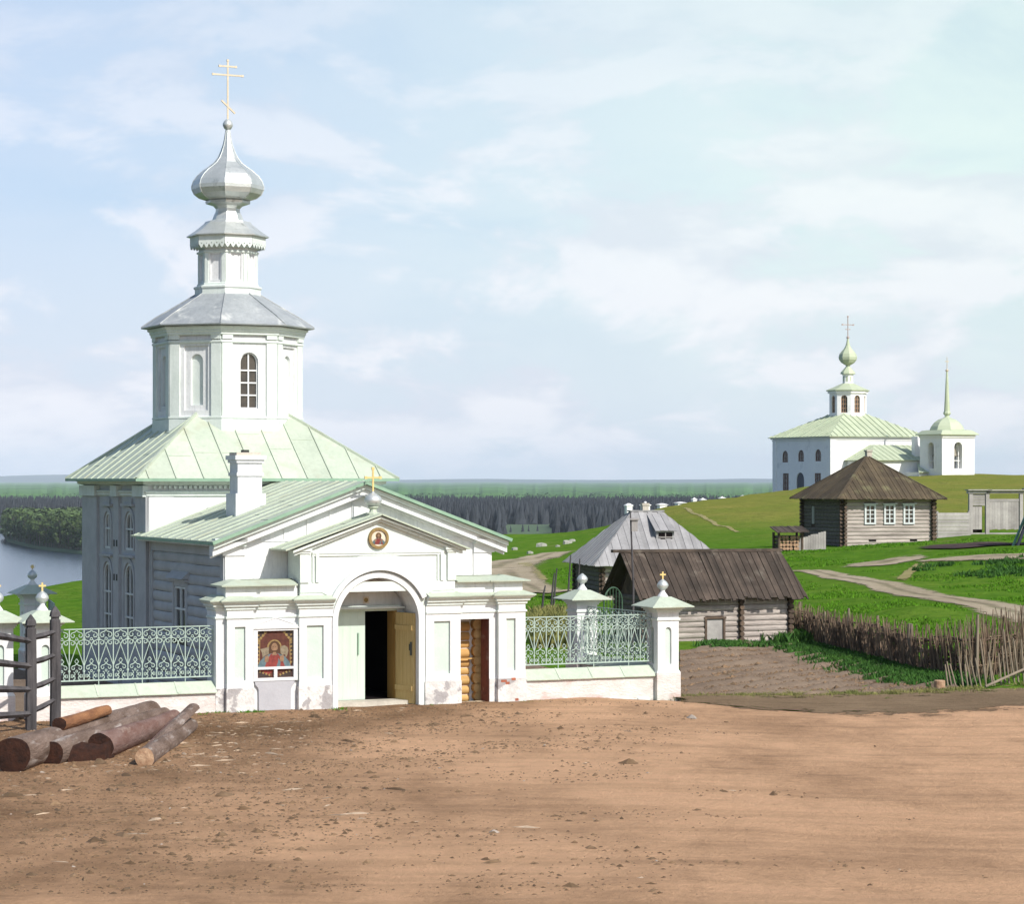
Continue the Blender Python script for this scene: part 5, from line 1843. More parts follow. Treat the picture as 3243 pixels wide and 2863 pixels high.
# ------------------------------------------------------------------ grey log rail fence at the left
rk_ = thing('rail_fence', 'dark grey wooden rail fence with two pointed posts at the left edge', 'fence', GP(100, 2300, 48.0, 0), 0)
O_ = Vector((GP(100, 2300, 48.0, 0).x, 48.0, 0))
P1, P2 = GP(97, 2000, 48.0) - O_, GP(174, 2000, 48.6) - O_
for p, top in ((P1, 2.39), (P2, 2.53)):
    b = MB()
    b.tube([p + Vector((0, 0, -.2)), p + Vector((.01, 0, 1.0)), p + Vector((0, 0, top - .28)), p + Vector((0, 0, top - .27)), p + Vector((0, 0, top - .22)), p + Vector((0, 0, top - .215)), p + Vector((0, 0, top - .12)), p + Vector((0, 0, top))],
           [.115, .112, .11, .085, .085, .118, .10, .015], 6, 0, False)
    b.build('post', M_greywood, rk_)
for z0, z1 in ((1.91, 2.02), (1.42, 1.55), (.91, 1.08), (.43, .66)):
    b = MB(); b.tube([P1 + Vector((-.05, -.05, z0)), (P1 + P2) / 2 + Vector((0, -.04, (z0 + z1) / 2 - .01)), P2 + Vector((.03, -.02, z1))], [.05, .062, .045], 4, 0, False); b.build('rail', M_greywood, rk_)
PL_ = Vector((PX(-130, 2000, 46.6).x - O_.x, -1.4, 0))
for z0, z1 in ((1.86, 2.16), (1.36, 1.60), (.90, 1.02), (.42, .44)):
    b = MB(); b.tube([P1 + Vector((.03, -.03, z0)), PL_ * .5 + P1 * .5 + Vector((0, 0, (z0 + z1) / 2 + .01)), PL_ * .75 + P1 * .25 + Vector((.0, .02, z0 * .25 + z1 * .75 + .02)), PL_ + Vector((0, 0, z1))], [.055, .075, .06, .08], 4, 0, False); b.build('rail', M_greywood, rk_)
# ------------------------------------------------------------------ wooden buildings on the right


def log_ends(mb, c, d, b0, b1, rows, r, m=0):
    """stack of log ends sticking out at a corner, along direction d"""
    h = (b1 - b0) / rows
    for j in range(rows):
        z = b0 + h * (j + .5)
        p = Vector((c[0], c[1], z))
        mb.tube([p, p + Vector(d)], r, 8, m, True, True)


def box_log_house(name, label, loc, rotz, w, d, h, rows, fholes=(), lholes=(), bulge=.06, walls_m=None, seed=0, fl=.16):
    t = thing(name, label, 'house' if 'house' in name else 'shed', loc, rotz)
    f = Frame((0, 0, 0), (1, 0, 0), (0, -1, 0))
    l = Frame((0, d, 0), (0, -1, 0), (-1, 0, 0))
    b = MB()
    log_rows(b, f, 0, w, 0, h, rows, fholes, 0, bulge, seed)
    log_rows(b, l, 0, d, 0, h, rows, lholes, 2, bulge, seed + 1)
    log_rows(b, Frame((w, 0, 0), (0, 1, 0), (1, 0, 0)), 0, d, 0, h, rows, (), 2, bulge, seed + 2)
    b.box(.03, w - .03, .03, d - .03, -1.2, h, 1)
    b.build('wall', [walls_m or M_logwall, M_logend, M_shadelog], t)
    hh = h / rows
    for cx_, cy_, sx_, sy_ in ((0, 0, -1, -1), (w, 0, 1, -1), (0, d, -1, 1), (w, d, 1, 1)):
        e = MB()
        for j in range(rows):
            z = hh * (j + .5)
            e.tube([(cx_, cy_ - sy_ * .05, z + hh * .25), (cx_, cy_ + sy_ * fl, z + hh * .25)], hh * .46, 8)
            e.tube([(cx_ - sx_ * .05, cy_, z), (cx_ + sx_ * fl, cy_, z)], hh * .46, 8)
        e.build('log_ends', M_logend, t)
    return t, f, l


# ---- plank-roofed shed beside the garden
SW, SD = 5.02, 1.75
sh_o = PX(2042, 2062, 73.2)
sh, fs_, ls_ = box_log_house('shed', 'low silvery log shed with a steep brown plank roof beside the garden', (sh_o.x, sh_o.y, sh_o.z), R(24), SW, SD, 1.66, 10,
                             [(2.05, 2.70, .25, .95)], (), .05, seed=4)
sr = MB()
ez, rz = 1.58, 2.95
YM = SD / 2
roof_planks(sr, ((-.42, -.42, ez), (SW + .42, -.42, ez - .02), (-.60, YM, rz), (SW + .20, YM, rz - .03)), .115, .035, 0, .03, 3, .10)
roof_planks(sr, ((SW + .42, SD + .42, ez), (-.42, SD + .42, ez), (SW + .2, YM + .02, rz - .03), (-.60, YM + .02, rz)), .2, .035, 0, .03, 4)
sr.beam((-.68, YM, rz + .06), (SW + .25, YM, rz + .03), .16, .09)
sr.build('roof', M_plankroof, sh)
for x in (.05, SW - .05):
    gb = MB()
    for i in range(8):
        y0_, y1_ = SD * i / 8, SD * (i + 1) / 8
        tt_ = lambda y: 1.62 + (rz - .10 - 1.62) * (1 - abs(y - YM) / (YM + .05))
        gb.quad((x, y0_ + .005, 1.5), (x, y1_ - .005, 1.5), (x, y1_ - .005, tt_(y1_)), (x, y0_ + .005, tt_(y0_)))
    gb.build('gable_boards', M_logend, sh)
hb = MB()
fbox(hb, fs_, 2.10, 2.67, .27, .90, -.02, .03, 0)
for q in ((2.03, 2.10, .22, .97), (2.67, 2.74, .22, .97)): fbox(hb, fs_, *q, -.02, .08, 1)
fbox(hb, fs_, 2.00, 2.77, .92, .98, -.02, .085, 1)
hb.build('hatch', [M_greyplank, M_logend], sh)
dv = MB()
for j in range(10): dv.tube([(3.28, .05, .166 * j + .10), (3.28, -.18, .166 * j + .10)], .08, 8)
dv.build('partition_log_ends', M_logend, sh)
fd_ = MB()
fd_.box(-.05, SW + .05, -.07, .1, -.35, .0, 0)
fd_.beam((-.2, -.16, .06), (3.6, -.16, .14), .14, .12, 0)
fd_.build('sill_log', M_logwall, sh)

# ---- grey house with the hipped roof
gh_o = PX(1908, 1910, 100.0)
GW, GD = 4.9, 4.7
gh, fg_, lg_ = box_log_house('log_house', 'log house with a silver grey hipped plank roof and a small dormer, behind the shed', (gh_o.x, gh_o.y, -.15), R(12), GW, GD, 1.75, 9, seed=11)


def at(sx, sy, Y, o, rz_):
    p = PX(sx, sy, Y) - Vector(o)
    c_, s_ = math.cos(-rz_), math.sin(-rz_)
    return Vector((p.x * c_ - p.y * s_, p.x * s_ + p.y * c_, p.z))


gr_ = MB()
e = .45
ez, zt_ = 1.66, 3.85
A_ = [(-e, -e), (GW + e, -e), (GW + e, GD + e), (-e, GD + e)]
B_ = [(1.85, 2.2), (3.15, 2.2), (3.15, 2.6), (1.85, 2.6)]
for i in range(4):
    j = (i + 1) % 4
    roof_planks(gr_, ((*A_[i], ez), (*A_[j], ez), (*B_[i], zt_), (*B_[j], zt_)), .2, .03, 0, .02, 20 + i)
gr_.beam((1.75, 2.4, zt_ + .05), (3.25, 2.4, zt_ + .05), .55, .06)
gr_.build('roof', M_greyroof, gh)
dm_ = MB()
dm_.box(2.52, 3.30, .80, 2.1, 2.35, 3.06, 0)
roof_planks(dm_, ((2.44, .68, 3.07), (3.38, .68, 3.07), (2.34, 2.3, 3.86), (3.12, 2.3, 3.86)), .2, .03, 0, 0, 6)
dw_ = dm_.build('dormer', M_greyroof, gh)
dp = MB(); dp.box(2.62, 3.22, .79, .799, 2.62, 3.0, 0)
dp.box(2.90, 2.94, .775, .789, 2.62, 3.0, 1); dp.box(2.62, 3.22, .775, .788, 2.79, 2.83, 1)
dp.build('window', [M_dark, M_greyplank], dw_)
cm = MB(); cm.box(2.30, 2.56, 2.15, 2.40, 3.6, 4.22, 0); cm.box(2.27, 2.59, 2.12, 2.43, 4.14, 4.23, 0); cm.build('chimney', M_stone, gh)

# tall poles by the grey house, one carrying a bird house
def pole(label, base, top, r=.03, lean=(0, 0), m=None):
    b = MB()
    b.tube([(0, 0, -.3), (lean[0] * .5, lean[1] * .5, (top - base.z) * .5), (lean[0], lean[1], top - base.z)], [r, r * .9, r * .6], 6)
    o = b.build('garden_pole', m or M_greywood, None, base)
    return prop(o, label, 'pole', 'poles by the grey house')


bp_ = PX(2003, 2120, 64.0)
bh = thing('bird_house_pole', 'thin tall pole with a little bird house near its top, before the shed roof', 'bird house', bp_)
b = MB(); b.tube([(0, 0, -.3), (.02, 0, 2.2), (-.06, 0, 4.15)], [.035, .03, .02], 7); b.build('pole', M_greywood, bh)
b = MB(); b.box(-.03, .13, -.10, .08, 3.66, 3.98); b.add([(-.07, -.14, 3.99), (.17, -.14, 3.99), (.17, .12, 4.03), (-.07, .12, 4.03), (-.07, -.14, 3.96), (.17, -.14, 3.96), (.17, .12, 4.0), (-.07, .12, 4.0)], [(0, 1, 2, 3), (7, 6, 5, 4), (0, 4, 5, 1), (1, 5, 6, 2), (2, 6, 7, 3), (3, 7, 4, 0)]); b.build('nest_box', M_greyplank, bh)
for lb_, sx, sy0, sy1, Y in (('leaning bare pole at the left corner of the grey house', 1797, 1900, 1758, 92.), ('bare pole before the shaded wall of the grey house', 1826, 1900, 1770, 90.),
                             ('tall bare pole left of the grey house', 1753, 1900, 1800, 90.), ('thin bare pole rising from the garden left of the pillar', 1745, 1900, 1815, 88.),
                             ('short stake standing in the brush left of the pillar', 1716, 1905, 1855, 86.)):
    b_ = PX(sx, sy0, Y); pole(lb_, b_, PX(sx, sy1, Y).z, .04, (.12, 0))

# ---- log house with three windows
lh_o = PX(2672, 1735, 133.0)
HW, HD, HH = 5.35, 5.35, 2.72
wn_ = [(1.24, 1.86), (2.42, 3.04), (3.60, 4.22)]
lh, fh_, lhl = box_log_house('log_house', 'log house with three white framed windows and a brown pyramid roof on the green rise', (lh_o.x, lh_o.y, lh_o.z), R(17), HW, HD, HH, 13,
                             [(a - .04, b + .04, 1.28, 2.40) for a, b in wn_], [(1.1, 1.6, 1.2, 2.3)], .055, seed=31, fl=.26)
lr = MB()
e = .62
ez, zt_ = 2.66, 5.0
A_ = [(-e, -e), (HW + e, -e), (HW + e, HD + e), (-e, HD + e)]
B_ = [(HW / 2 - .08, HD / 2 - .08), (HW / 2 + .08, HD / 2 - .08), (HW / 2 + .08, HD / 2 + .08), (HW / 2 - .08, HD / 2 + .08)]
for i in range(4):
    j = (i + 1) % 4
    roof_planks(lr, ((*A_[i], ez), (*A_[j], ez), (*B_[i], zt_), (*B_[j], zt_)), .155, .04, 0, .02, 40 + i)
    lr.beam((*A_[i], ez + .05), (*B_[i], zt_ + .06), .16, .05)
lr.build('roof', M_plankroof2, lh)
for a, b in wn_:
    w_ = MB()
    for q0, q1 in ((a - .03, a + .07), (b - .07, b + .03)): fbox(w_, fh_, q0, q1, 1.28, 2.38, .0, .12)
    fbox(w_, fh_, a + .071, b - .071, 1.28, 1.37, .0, .12); fbox(w_, fh_, a + .071, b - .071, 2.30, 2.38, .0, .12)
    fbox(w_, fh_, a - .12, b + .12, 2.381, 2.45, .0, .18)
    fbox(w_, fh_, (a + b) / 2 - .03, (a + b) / 2 + .03, 1.371, 2.299, .02, .10)
    for z in (1.60, 1.83, 2.06): fbox(w_, fh_, a + .072, b - .072, z - .022, z + .022, .02, .098)
    ww = w_.build('window', M_muntin, lh)
    g = MB(); fbox(g, fh_, a + .06, b - .06, 1.36, 2.31, .0, .03); g.build('pane', M_glass, ww)
bb = MB(); fbox(bb, lhl, 1.18, 1.52, 1.25, 2.25, .02, .06); bb.build('shutter', M_greyplank, lh)
pl_ = MB(); pl_.box(-.35, HW + .1, -.12, .1, -.9, .02); pl_.build('foundation', M_stone, lh)
for a in (1.5, 4.0):
    vt = MB(); fbox(vt, fh_, a, a + .42, .34, .44, .0, .07); vt.build('vent_slot', M_dark, lh)
cm = MB(); cm.box(HW / 2 - .05, HW / 2 + .25, HD / 2 - .1, HD / 2 + .2, 4.6, 5.42, 0); cm.box(HW / 2 - .09, HW / 2 + .29, HD / 2 - .14, HD / 2 + .24, 5.34, 5.43, 0); cm.build('chimney', M_stone, lh)

# ---- wood store left of that house
ws_o = PX(2466, 1741, 129.5)
ws = thing('wood_store', 'small open wood store with a plank lid left of the three windowed log house', 'wood store', ws_o, R(10))
for x in (0.0, 1.3):
    for y in (0, 1.0): b = MB(); b.tube([(x, y, -.4), (x, y, .92)], .07, 7); b.build('post', M_logend, ws)
b = MB(); roof_planks(b, ((-.2, -.35, .90), (1.6, -.35, .92), (-.2, 1.1, 1.18), (1.6, 1.1, 1.20)), .2, .04, 0, .05, 9); b.build('roof', M_plankroof, ws)
b = MB()
rr = random.Random(2)
for i in range(6):
    for j in range(4):
        b.tube([(.12 + i * .2 + rr.uniform(-.04, .04), .1, .05 + j * .2), (.15 + i * .2, 1.1, .05 + j * .2)], .095, 7, 0, True, True, 1)
b.build('firewood', [M_logend, M_cutpale], ws)
pf_o = PX(2494, 1744, 130.0)
pf = thing('plank_fence', 'short grey upright plank fence between the wood store and the log house', 'fence', pf_o, R(12))
b = MB()
for i in range(15):
    x = i * .145
    h = .52 + .035 * i + rr.uniform(-.03, .03)
    b.box(x, x + .135, 0, .03, -.4, h)
b.beam((0, .05, .35), (2.15, .05, .75), .05, .08)
b.build('boards', M_greyplank, pf)

# ---- yard fence and gates right of the log house
yf_o = PX(2968, 1706, 141.0)
yf = thing('plank_fence', 'pale fence of level boards right of the three windowed log house', 'fence', yf_o, R(14))
b = MB()
for j in range(7):
    b.box(0, 2.02, -.02, .02, .05 + j * .21, .05 + j * .21 + .195)
for x in (.0, 2.05): b.box(x - .08, x + .08, .02, .16, -.5, 1.6)
b.box(-.2, 2.1, -.05, .02, -.5, .06)
b.build('boards', M_greyplank, yf)
yg_o = PX(3073, 1693, 144.0)
yg = thing('yard_gate', 'grey plank yard gate with a wicket door and one wide leaf at the right edge', 'gate', yg_o, R(11))
b = MB()
for x in (0.0, 1.05, 3.2): b.box(x - .11, x + .11, -.1, .1, -.5, 2.55)
b.box(-.2, 1.2, -.14, .14, 2.45, 2.62); b.box(.95, 3.5, -.14, .14, 2.45, 2.60)
b.box(-.25, 1.25, -.3, .3, 2.63, 2.69); b.box(1.0, 3.6, -.3, .3, 2.62, 2.68)
for j in range(4): b.box(.112, .938, -.03, .03, 1.72 + j * .18, 1.72 + j * .18 + .17)
b.box(.112, 3.09, -.05, .05, -.4, .10)
b.build('gate_frame', M_greyplank, yg)
b = MB()
for i in range(3): b.box(.13 + i * .2, .13 + i * .2 + .19, .0, .04, .30, 1.66)
b.build('wicket_door', M_greyplank, yg)
b = MB(); b.box(.112, .938, .5, .54, .1, 1.7); b.build('dark_doorway', M_dark, yg)
b = MB()
for i in range(11): b.box(1.20 + i * .172, 1.20 + i * .172 + .165, -.02, .02, .28 + .02 * (i % 3), 2.10)
b.box(1.17, 3.08, -.045, -.021, 1.98, 2.12)
b.build('wide_leaf', M_greyplank, yg)

# ---- timber trestle at the right edge; its plank deck is just outside the picture
tr_o = PX(3243, 1738, 119.0)
tr = thing('trestle', 'tarred and teal leaning trestle legs at the right edge above the painted shadow patch', 'trestle', (tr_o.x, tr_o.y, tr_o.z), 0)
b = MB(); b.tube([(-.50, -.3, -.15), (.70, .0, 2.9)], .085, 8); b.build('leg', M_navypost, tr)
b = MB(); b.tube([(-.12, -.35, -.15), (.85, .0, 2.9)], .075, 8); b.build('leg', M_navypost, tr)
b = MB(); b.tube([(-.62, .1, -.1), (.62, .12, 2.9)], .07, 8); b.build('leg', M_teal, tr)
b = MB()
for i in range(12): b.box(.4 + i * .3, .4 + i * .3 + .29, -2.0, 2.4, 2.9, 2.98)
b.build('deck', M_greyplank, tr)
for x, y in ((3.9, -1.8), (3.9, 2.2)):
    b = MB(); b.tube([(x, y, -.6), (x, y, 2.9)], .1, 8); b.build('leg', M_navypost, tr)

# ---- brushwood fence along the garden
wf_pts = [(2512, 2030, 77.5), (2600, 2052, 74.0), (2700, 2078, 70.5), (2800, 2110, 67.5), (2900, 2140, 64.5), (2990, 2158, 63.0), (3080, 2165, 62.2), (3180, 2160, 62.6), (3300, 2150, 63.2)]
wf_h = [1.05, 1.02, 1.05, 1.10, 1.12, 1.22, 1.35, 1.45, 1.5]
wf = thing('wattle_fence', 'tangled brown brushwood fence running from the shed along the garden', 'fence', PX(*wf_pts[3][:2], wf_pts[3][2]))
wo = Vector(wf.location)
P_ = np.array([PX(*p)[:2] for p in wf_pts]); dd = np.concatenate([[0], np.cumsum(np.linalg.norm(np.diff(P_, axis=0), axis=1))])


def wfp(t):
    s = t * dd[-1]
    x, y = np.interp(s, dd, P_[:, 0]), np.interp(s, dd, P_[:, 1])
    return Vector((x, y, Tz(x, y, False))) - wo, float(np.interp(s, dd, wf_h))


rr = random.Random(5)
b = MB()
for i in range(820):
    t = rr.random()
    p, h = wfp(t)
    h *= rr.uniform(.70, 1.22)
    le = Vector((rr.uniform(-.22, .22), rr.uniform(-.12, .12), 0))
    o = Vector((rr.uniform(-.05, .05), rr.uniform(-.11, .11), 0))
    r = rr.uniform(.010, .021)
    b.tube([p + o + Vector((0, 0, -.05)), p + o + le * .5 + Vector((rr.uniform(-.04, .04), 0, h * .5)), p + o + le + Vector((0, 0, h))], [r, r, r * .5], 4)
for i in range(300):
    t = rr.random() * .97
    p, h = wfp(t); q, h2 = wfp(min(1, t + rr.uniform(.03, .09)))
    z = rr.choice((.22, .42, .62, .80, .95)) + rr.uniform(-.07, .07)
    b.tube([p + Vector((0, rr.uniform(-.1, .1), z)), (p + q) / 2 + Vector((0, rr.uniform(-.12, .12), z + rr.uniform(-.05, .05))), q + Vector((0, rr.uniform(-.1, .1), z + rr.uniform(-.08, .08)))], rr.uniform(.011, .022), 4)
b.build('brushwood', M_wattle, wf)
for i, t in enumerate((.04, .21, .36, .52, .69, .70, .88, .97)):
    p, h = wfp(t)
    b = MB(); h *= (1.2, 1.1, 1.3, 1.2, 1.15, 1.15, 1.2, 1.2)[i]
    r = .045 if i != 4 else .07
    b.tube([p + Vector((0, -.12, -.2)), p + Vector((.03, -.12, h))], [r, r * .8], 7)
    b.build('stake', M_stake, wf)
# loose row of pale stakes at its near end
sf = thing('stake_fence', 'loose row of short pale stakes leaning at the near end of the brushwood fence', 'fence', PX(3060, 2180, 60.0))
so = Vector(sf.location)
for i in range(17):
    sx = 3005 + i * 15 + rr.uniform(-4, 4)
    p = PX(sx, 2186 - i * 1.5, 59.5 + i * .06)
    p = Vector((p.x, p.y, Tz(p.x, p.y, False))) - so
    h = rr.uniform(.45, .72) + (.35 if i in (8, 13) else 0) + .03 * i
    b = MB(); b.tube([p + Vector((0, 0, -.1)), p + Vector((-.07 - rr.uniform(0, .12), 0, h))], [.026, .018], 6); b.build('stake', M_stake, sf)
b = MB(); b.tube([PX(3120, 2188, 59.3) - so + Vector((0, 0, .1)), PX(3260, 2150, 60.4) - so + Vector((0, 0, .3))], .035, 6); b.build('rail', M_stake, sf)
st_ = MB()
st_.lathe([(.14, -.1), (.14, .26), (.12, .28), (0, .285)], 14, (0, 0), 0, 0)
p = PX(2975, 2180, 59.0)
prop(st_.build('tree_stump', M_cutpale, None, (p.x, p.y, Tz(p.x, p.y, False) + .0)), 'short pale stump at the edge of the garden', 'stump')
# thicket at the far right: tall thin rods
tk = thing('brush_thicket', 'tall thin leafless rods and brush at the right edge behind the stakes', 'brush', PX(3150, 2120, 62.5))
to = Vector(tk.location)
b = MB()
for i in range(150):
    sx = rr.uniform(3030, 3290)
    p = PX(sx, 2130, rr.uniform(60.8, 66)); p = Vector((p.x, p.y, Tz(p.x, p.y, False))) - to
    h = rr.uniform(.6, 1.6)
    le = Vector((rr.uniform(-.28, .2), rr.uniform(-.2, .2), 0))
    r = rr.uniform(.008, .018)
    b.tube([p, p + le * .4 + Vector((0, 0, h * .5)), p + le + Vector((0, 0, h))], [r, r, r * .4], 4)
b.build('rods', M_rod, tk)
# ------------------------------------------------------------------ the second church on the hill
FC_Y = 330.0
FS = FPX / FC_Y
fc_o = PX(2630, 1520, FC_Y)
FCO = Vector((fc_o.x, fc_o.y, 0.0))
fch = thing('far_church', 'white church with green hipped roof and green onion dome on the distant hilltop', 'church', FCO, TH)


def zf(sy): return EYE - (sy - HOR) / FS


S_ = 15.3
b = MB()
fF2 = Frame((0, 0, 0), (1, 0, 0), (0, -1, 0))
fL2 = Frame((0, S_, 0), (0, -1, 0), (-1, 0, 0))
fL2 = Frame((0, 0, 0), (0, 1, 0), (-1, 0, 0))
fw = [(2.45, 3.95, 7.65, 9.30), (6.95, 8.45, 7.65, 9.25), (11.2, 12.7, 7.55, 9.2)]
lw = [(2.5, 4.1, 3.2, 6.0), (11.0, 12.6, 3.2, 6.0)]
dr_ = (6.9, 8.9, 2.0, 6.1)
wall(b, fL2, rect(0, S_, -2, 11.0), [archpts(*q) for q in fw] + [rect(*q) for q in lw] + [archpts(*dr_)], depth=.14, m=0)
wall(b, fF2, rect(0, S_, -2, 11.0), m=0)
b.quad((S_, 0, -2), (S_, S_, -2), (S_, S_, 11), (S_, 0, 11))
b.quad((0, S_, -2), (S_, S_, -2), (S_, S_, 11), (0, S_, 11))
for z0, z1, o in ((10.55, 10.75, .12), (10.8, 11.0, .28)):
    b.box(-o, S_ + o, -o, S_ + o, z0, z1)
for a in (0, S_ - .9): fbox(b, fL2, a + .0, a + .9, -2, 10.55, -.02, .09)
fbox(b, fF2, -.08, .8, -2, 10.55, -.02, .09)
b.build('wall', M_farwhite, fch)
for q in fw: window(fch, fL2, *q, True, .12, 0, (.5,), (.33, .66), .09, .13, M_frame)
for q in lw: window(fch, fL2, *q, False, .12, 0, (.33, .66), (.25, .5, .75), .09, .13, M_frame)
b = MB(); b.poly([fL2.p(*p, -.12) for p in archpts(*dr_)]); b.build('door', M_doordark, fch)
b = MB()
E_ = .55
A_ = [(-E_, -E_), (S_ + E_, -E_), (S_ + E_, S_ + E_), (-E_, S_ + E_)]
c_ = S_ / 2
q_ = 1.6
B_ = [(c_ - q_, c_ - q_), (c_ + q_, c_ - q_), (c_ + q_, c_ + q_), (c_ - q_, c_ + q_)]
zr = 11.05
zt_ = 11.05 + (14.0 - 11.05) * (c_ + E_ - q_) / (c_ + E_ - 2.5)
for i in range(4):
    j = (i + 1) % 4
    roof_metal(b, ((*A_[i], zr), (*A_[j], zr), (*B_[i], zt_), (*B_[j], zt_)), .95, .08, .09)
b.build('roof', M_farroof, fch)
# octagonal lantern
b = MB()
ro = 2.62
for k in range(8):
    a = -PI / 2 + PI / 4 * k
    nrm, tan = Vector((math.cos(a), math.sin(a), 0)), Vector((-math.sin(a), math.cos(a), 0))
    f8 = Frame(Vector((c_, c_, 0)) + nrm * ro * math.cos(R8), tan, nrm)
    sd = 2 * ro * math.sin(R8)
    hole = archpts(-.47, .47, 14.5, 16.95)
    wall(b, f8, rect(-sd / 2, sd / 2, 12.0, 17.6), [hole], depth=.3, m=0)
    if k in (0, 7, 6, 1): window(fch, f8, -.47, .47, 14.5, 16.95, True, .22, 0, (.33, .66), (.25, .5, .75), .07, .07, M_cutpale)
for z0, z1, o in ((13.6, 13.75, .1), (17.25, 17.6, .25)):
    b.lathe([(ro + o, z0), (ro + o, z1)], 8, (c_, c_), R8)
b.build('lantern', M_farwhite, fch)
b = MB()
b.lathe([(3.05, 17.55), (3.1, 17.7), (2.1, 18.1), (.9, 18.65), (.7, 18.7)], 8, (c_, c_), R8)
b.lathe([(.80, 19.95), (1.08, 20.0), (1.0, 20.25), (.5, 20.8), (.30, 21.05), (.28, 21.2), (.55, 21.35), (.95, 21.6), (1.25, 22.0), (1.32, 22.35), (1.2, 22.8), (.9, 23.2), (.55, 23.6), (.33, 24.0), (.2, 24.5), (.12, 25.0)], 8, (c_, c_), R8)
b.build('onion_dome', M_farroof, fch)
b = MB(); b.lathe([(.78, 18.6), (.74, 18.75), (.74, 19.8), (.86, 19.95)], 8, (c_, c_), R8)
for k in range(8):
    a = -PI / 2 + PI / 4 * k
    nrm, tan = Vector((math.cos(a), math.sin(a), 0)), Vector((-math.sin(a), math.cos(a), 0))
    f8 = Frame(Vector((c_, c_, 0)) + nrm * .74 * math.cos(R8), tan, nrm)
    fbox(b, f8, -.14, .14, 18.95, 19.65, -.02, .015, 1)
b.build('drum', [M_farwhite, M_farroof], fch)
b = MB(); b.lathe([(.06, 24.9), (.2, 25.05), (.2, 25.2), (.06, 25.4)], 10, (c_, c_), 0, 0, True)
cross(b, (c_, c_), 25.2, 2.9, .90, 26.95, .10, .08, .11, (.4, 26.3)); b.build('cross', M_farcross, fch)
# low side buildings against its front
b = MB()
b.box(2.6, 13.2, -6.0, -.01, -2, 7.75); b.box(8.0, 14.2, -9.5, -6.01, -2, 6.1)
b.box(10.2, 11.3, -5.2, -4.4, 7, 11.0)
b.build('annex_wall', M_farwhite, fch)
b = MB()
roof_metal(b, ((2.1, -6.5, 7.75), (13.7, -6.5, 7.75), (6.2, -1.2, 9.9), (12.5, -1.2, 9.9)), .9, .07, .06)
roof_metal(b, ((2.1, 0, 7.75), (2.1, -6.5, 7.75), (6.2, 0, 9.9), (6.2, -1.2, 9.9)), .9, .07, .06)
roof_metal(b, ((7.6, -10.0, 6.1), (14.6, -10.0, 6.1), (9.6, -6.6, 7.3), (14.6, -6.6, 7.3)), .9, .07, .06)
b.build('annex_roof', M_farroof, fch)

# bell tower
bt_o = PX(2983, 1520, 322.0)
bt = thing('bell_tower', 'square white bell tower with two open arches, green cupola and needle spire', 'bell tower', (bt_o.x, bt_o.y, 0), TH)
W_ = 5.2
b = MB()
fA = Frame((0, 0, 0), (1, 0, 0), (0, -1, 0)); fB = Frame((0, 0, 0), (0, 1, 0), (-1, 0, 0))
fC = Frame((W_, 0, 0), (0, 1, 0), (1, 0, 0)); fD = Frame((0, W_, 0), (1, 0, 0), (0, 1, 0))
for f in (fA, fB, fC, fD):
    wall(b, f, rect(0, W_, 2, 11.1), [archpts(1.95, 3.25, 6.6, 10.15)], depth=.8, m=0)
    fbox(b, f, 1.5, 1.75, 6.3, 10.0, -.02, .08); fbox(b, f, 3.45, 3.7, 6.3, 10.0, -.02, .08)
    fbox(b, f, -.05, W_ + .05, 10.75, 11.1, -.02, .15)
    fbox(b, f, 1.951, 3.249, 7.6, 7.7, -.5, -.4)
b.build('wall', M_farwhite, bt)
b = MB()
cc = W_ / 2
e = cc + .45
b.lathe([(e * 1.414, 11.1), (e * 1.414, 11.2), (2.4 * 1.414, 11.72), (2.2 * 1.3, 11.8)], 4, (cc, cc), PI / 4)
b.lathe([(2.35, 11.7), (2.35, 11.85), (2.15, 12.3), (1.75, 12.8), (1.2, 13.2), (.6, 13.42), (.32, 13.55), (.30, 13.75), (.50, 13.95), (.52, 14.1), (.40, 14.35), (.13, 19.6), (.10, 19.7)], 8, (cc, cc), R8)
b.build('roof', M_farroof, bt)
b = MB(); b.lathe([(.05, 19.6), (.22, 19.75), (.22, 19.9), (.05, 20.05), (.05, 21.4), (.01, 21.8)], 8, (cc, cc)); b.box(cc - .3, cc + .3, cc - .03, cc + .03, 21.0, 21.1); b.build('spire_tip', M_dullgold, bt)
for (x, y, s) in ((cc, 1.0, 1.0), (1.0, cc, 1.0)):
    b = MB(); b.lathe([(.62 * s, 8.2), (.60 * s, 8.3), (.42 * s, 8.7), (.34 * s, 9.1), (.2 * s, 9.25), (.05, 9.3)], 14, (x, y), 0, 0, True); b.tube([(x, y, 9.2), (x, y, 10.1)], .05, 6); b.build('bell', M_bell, bt)
b = MB(); b.box(.8, W_ - .8, .8, W_ - .8, 6.4, 6.5); b.box(.9, W_ - .9, .9, W_ - .9, 10.4, 10.5); b.build('floor', M_logend, bt)

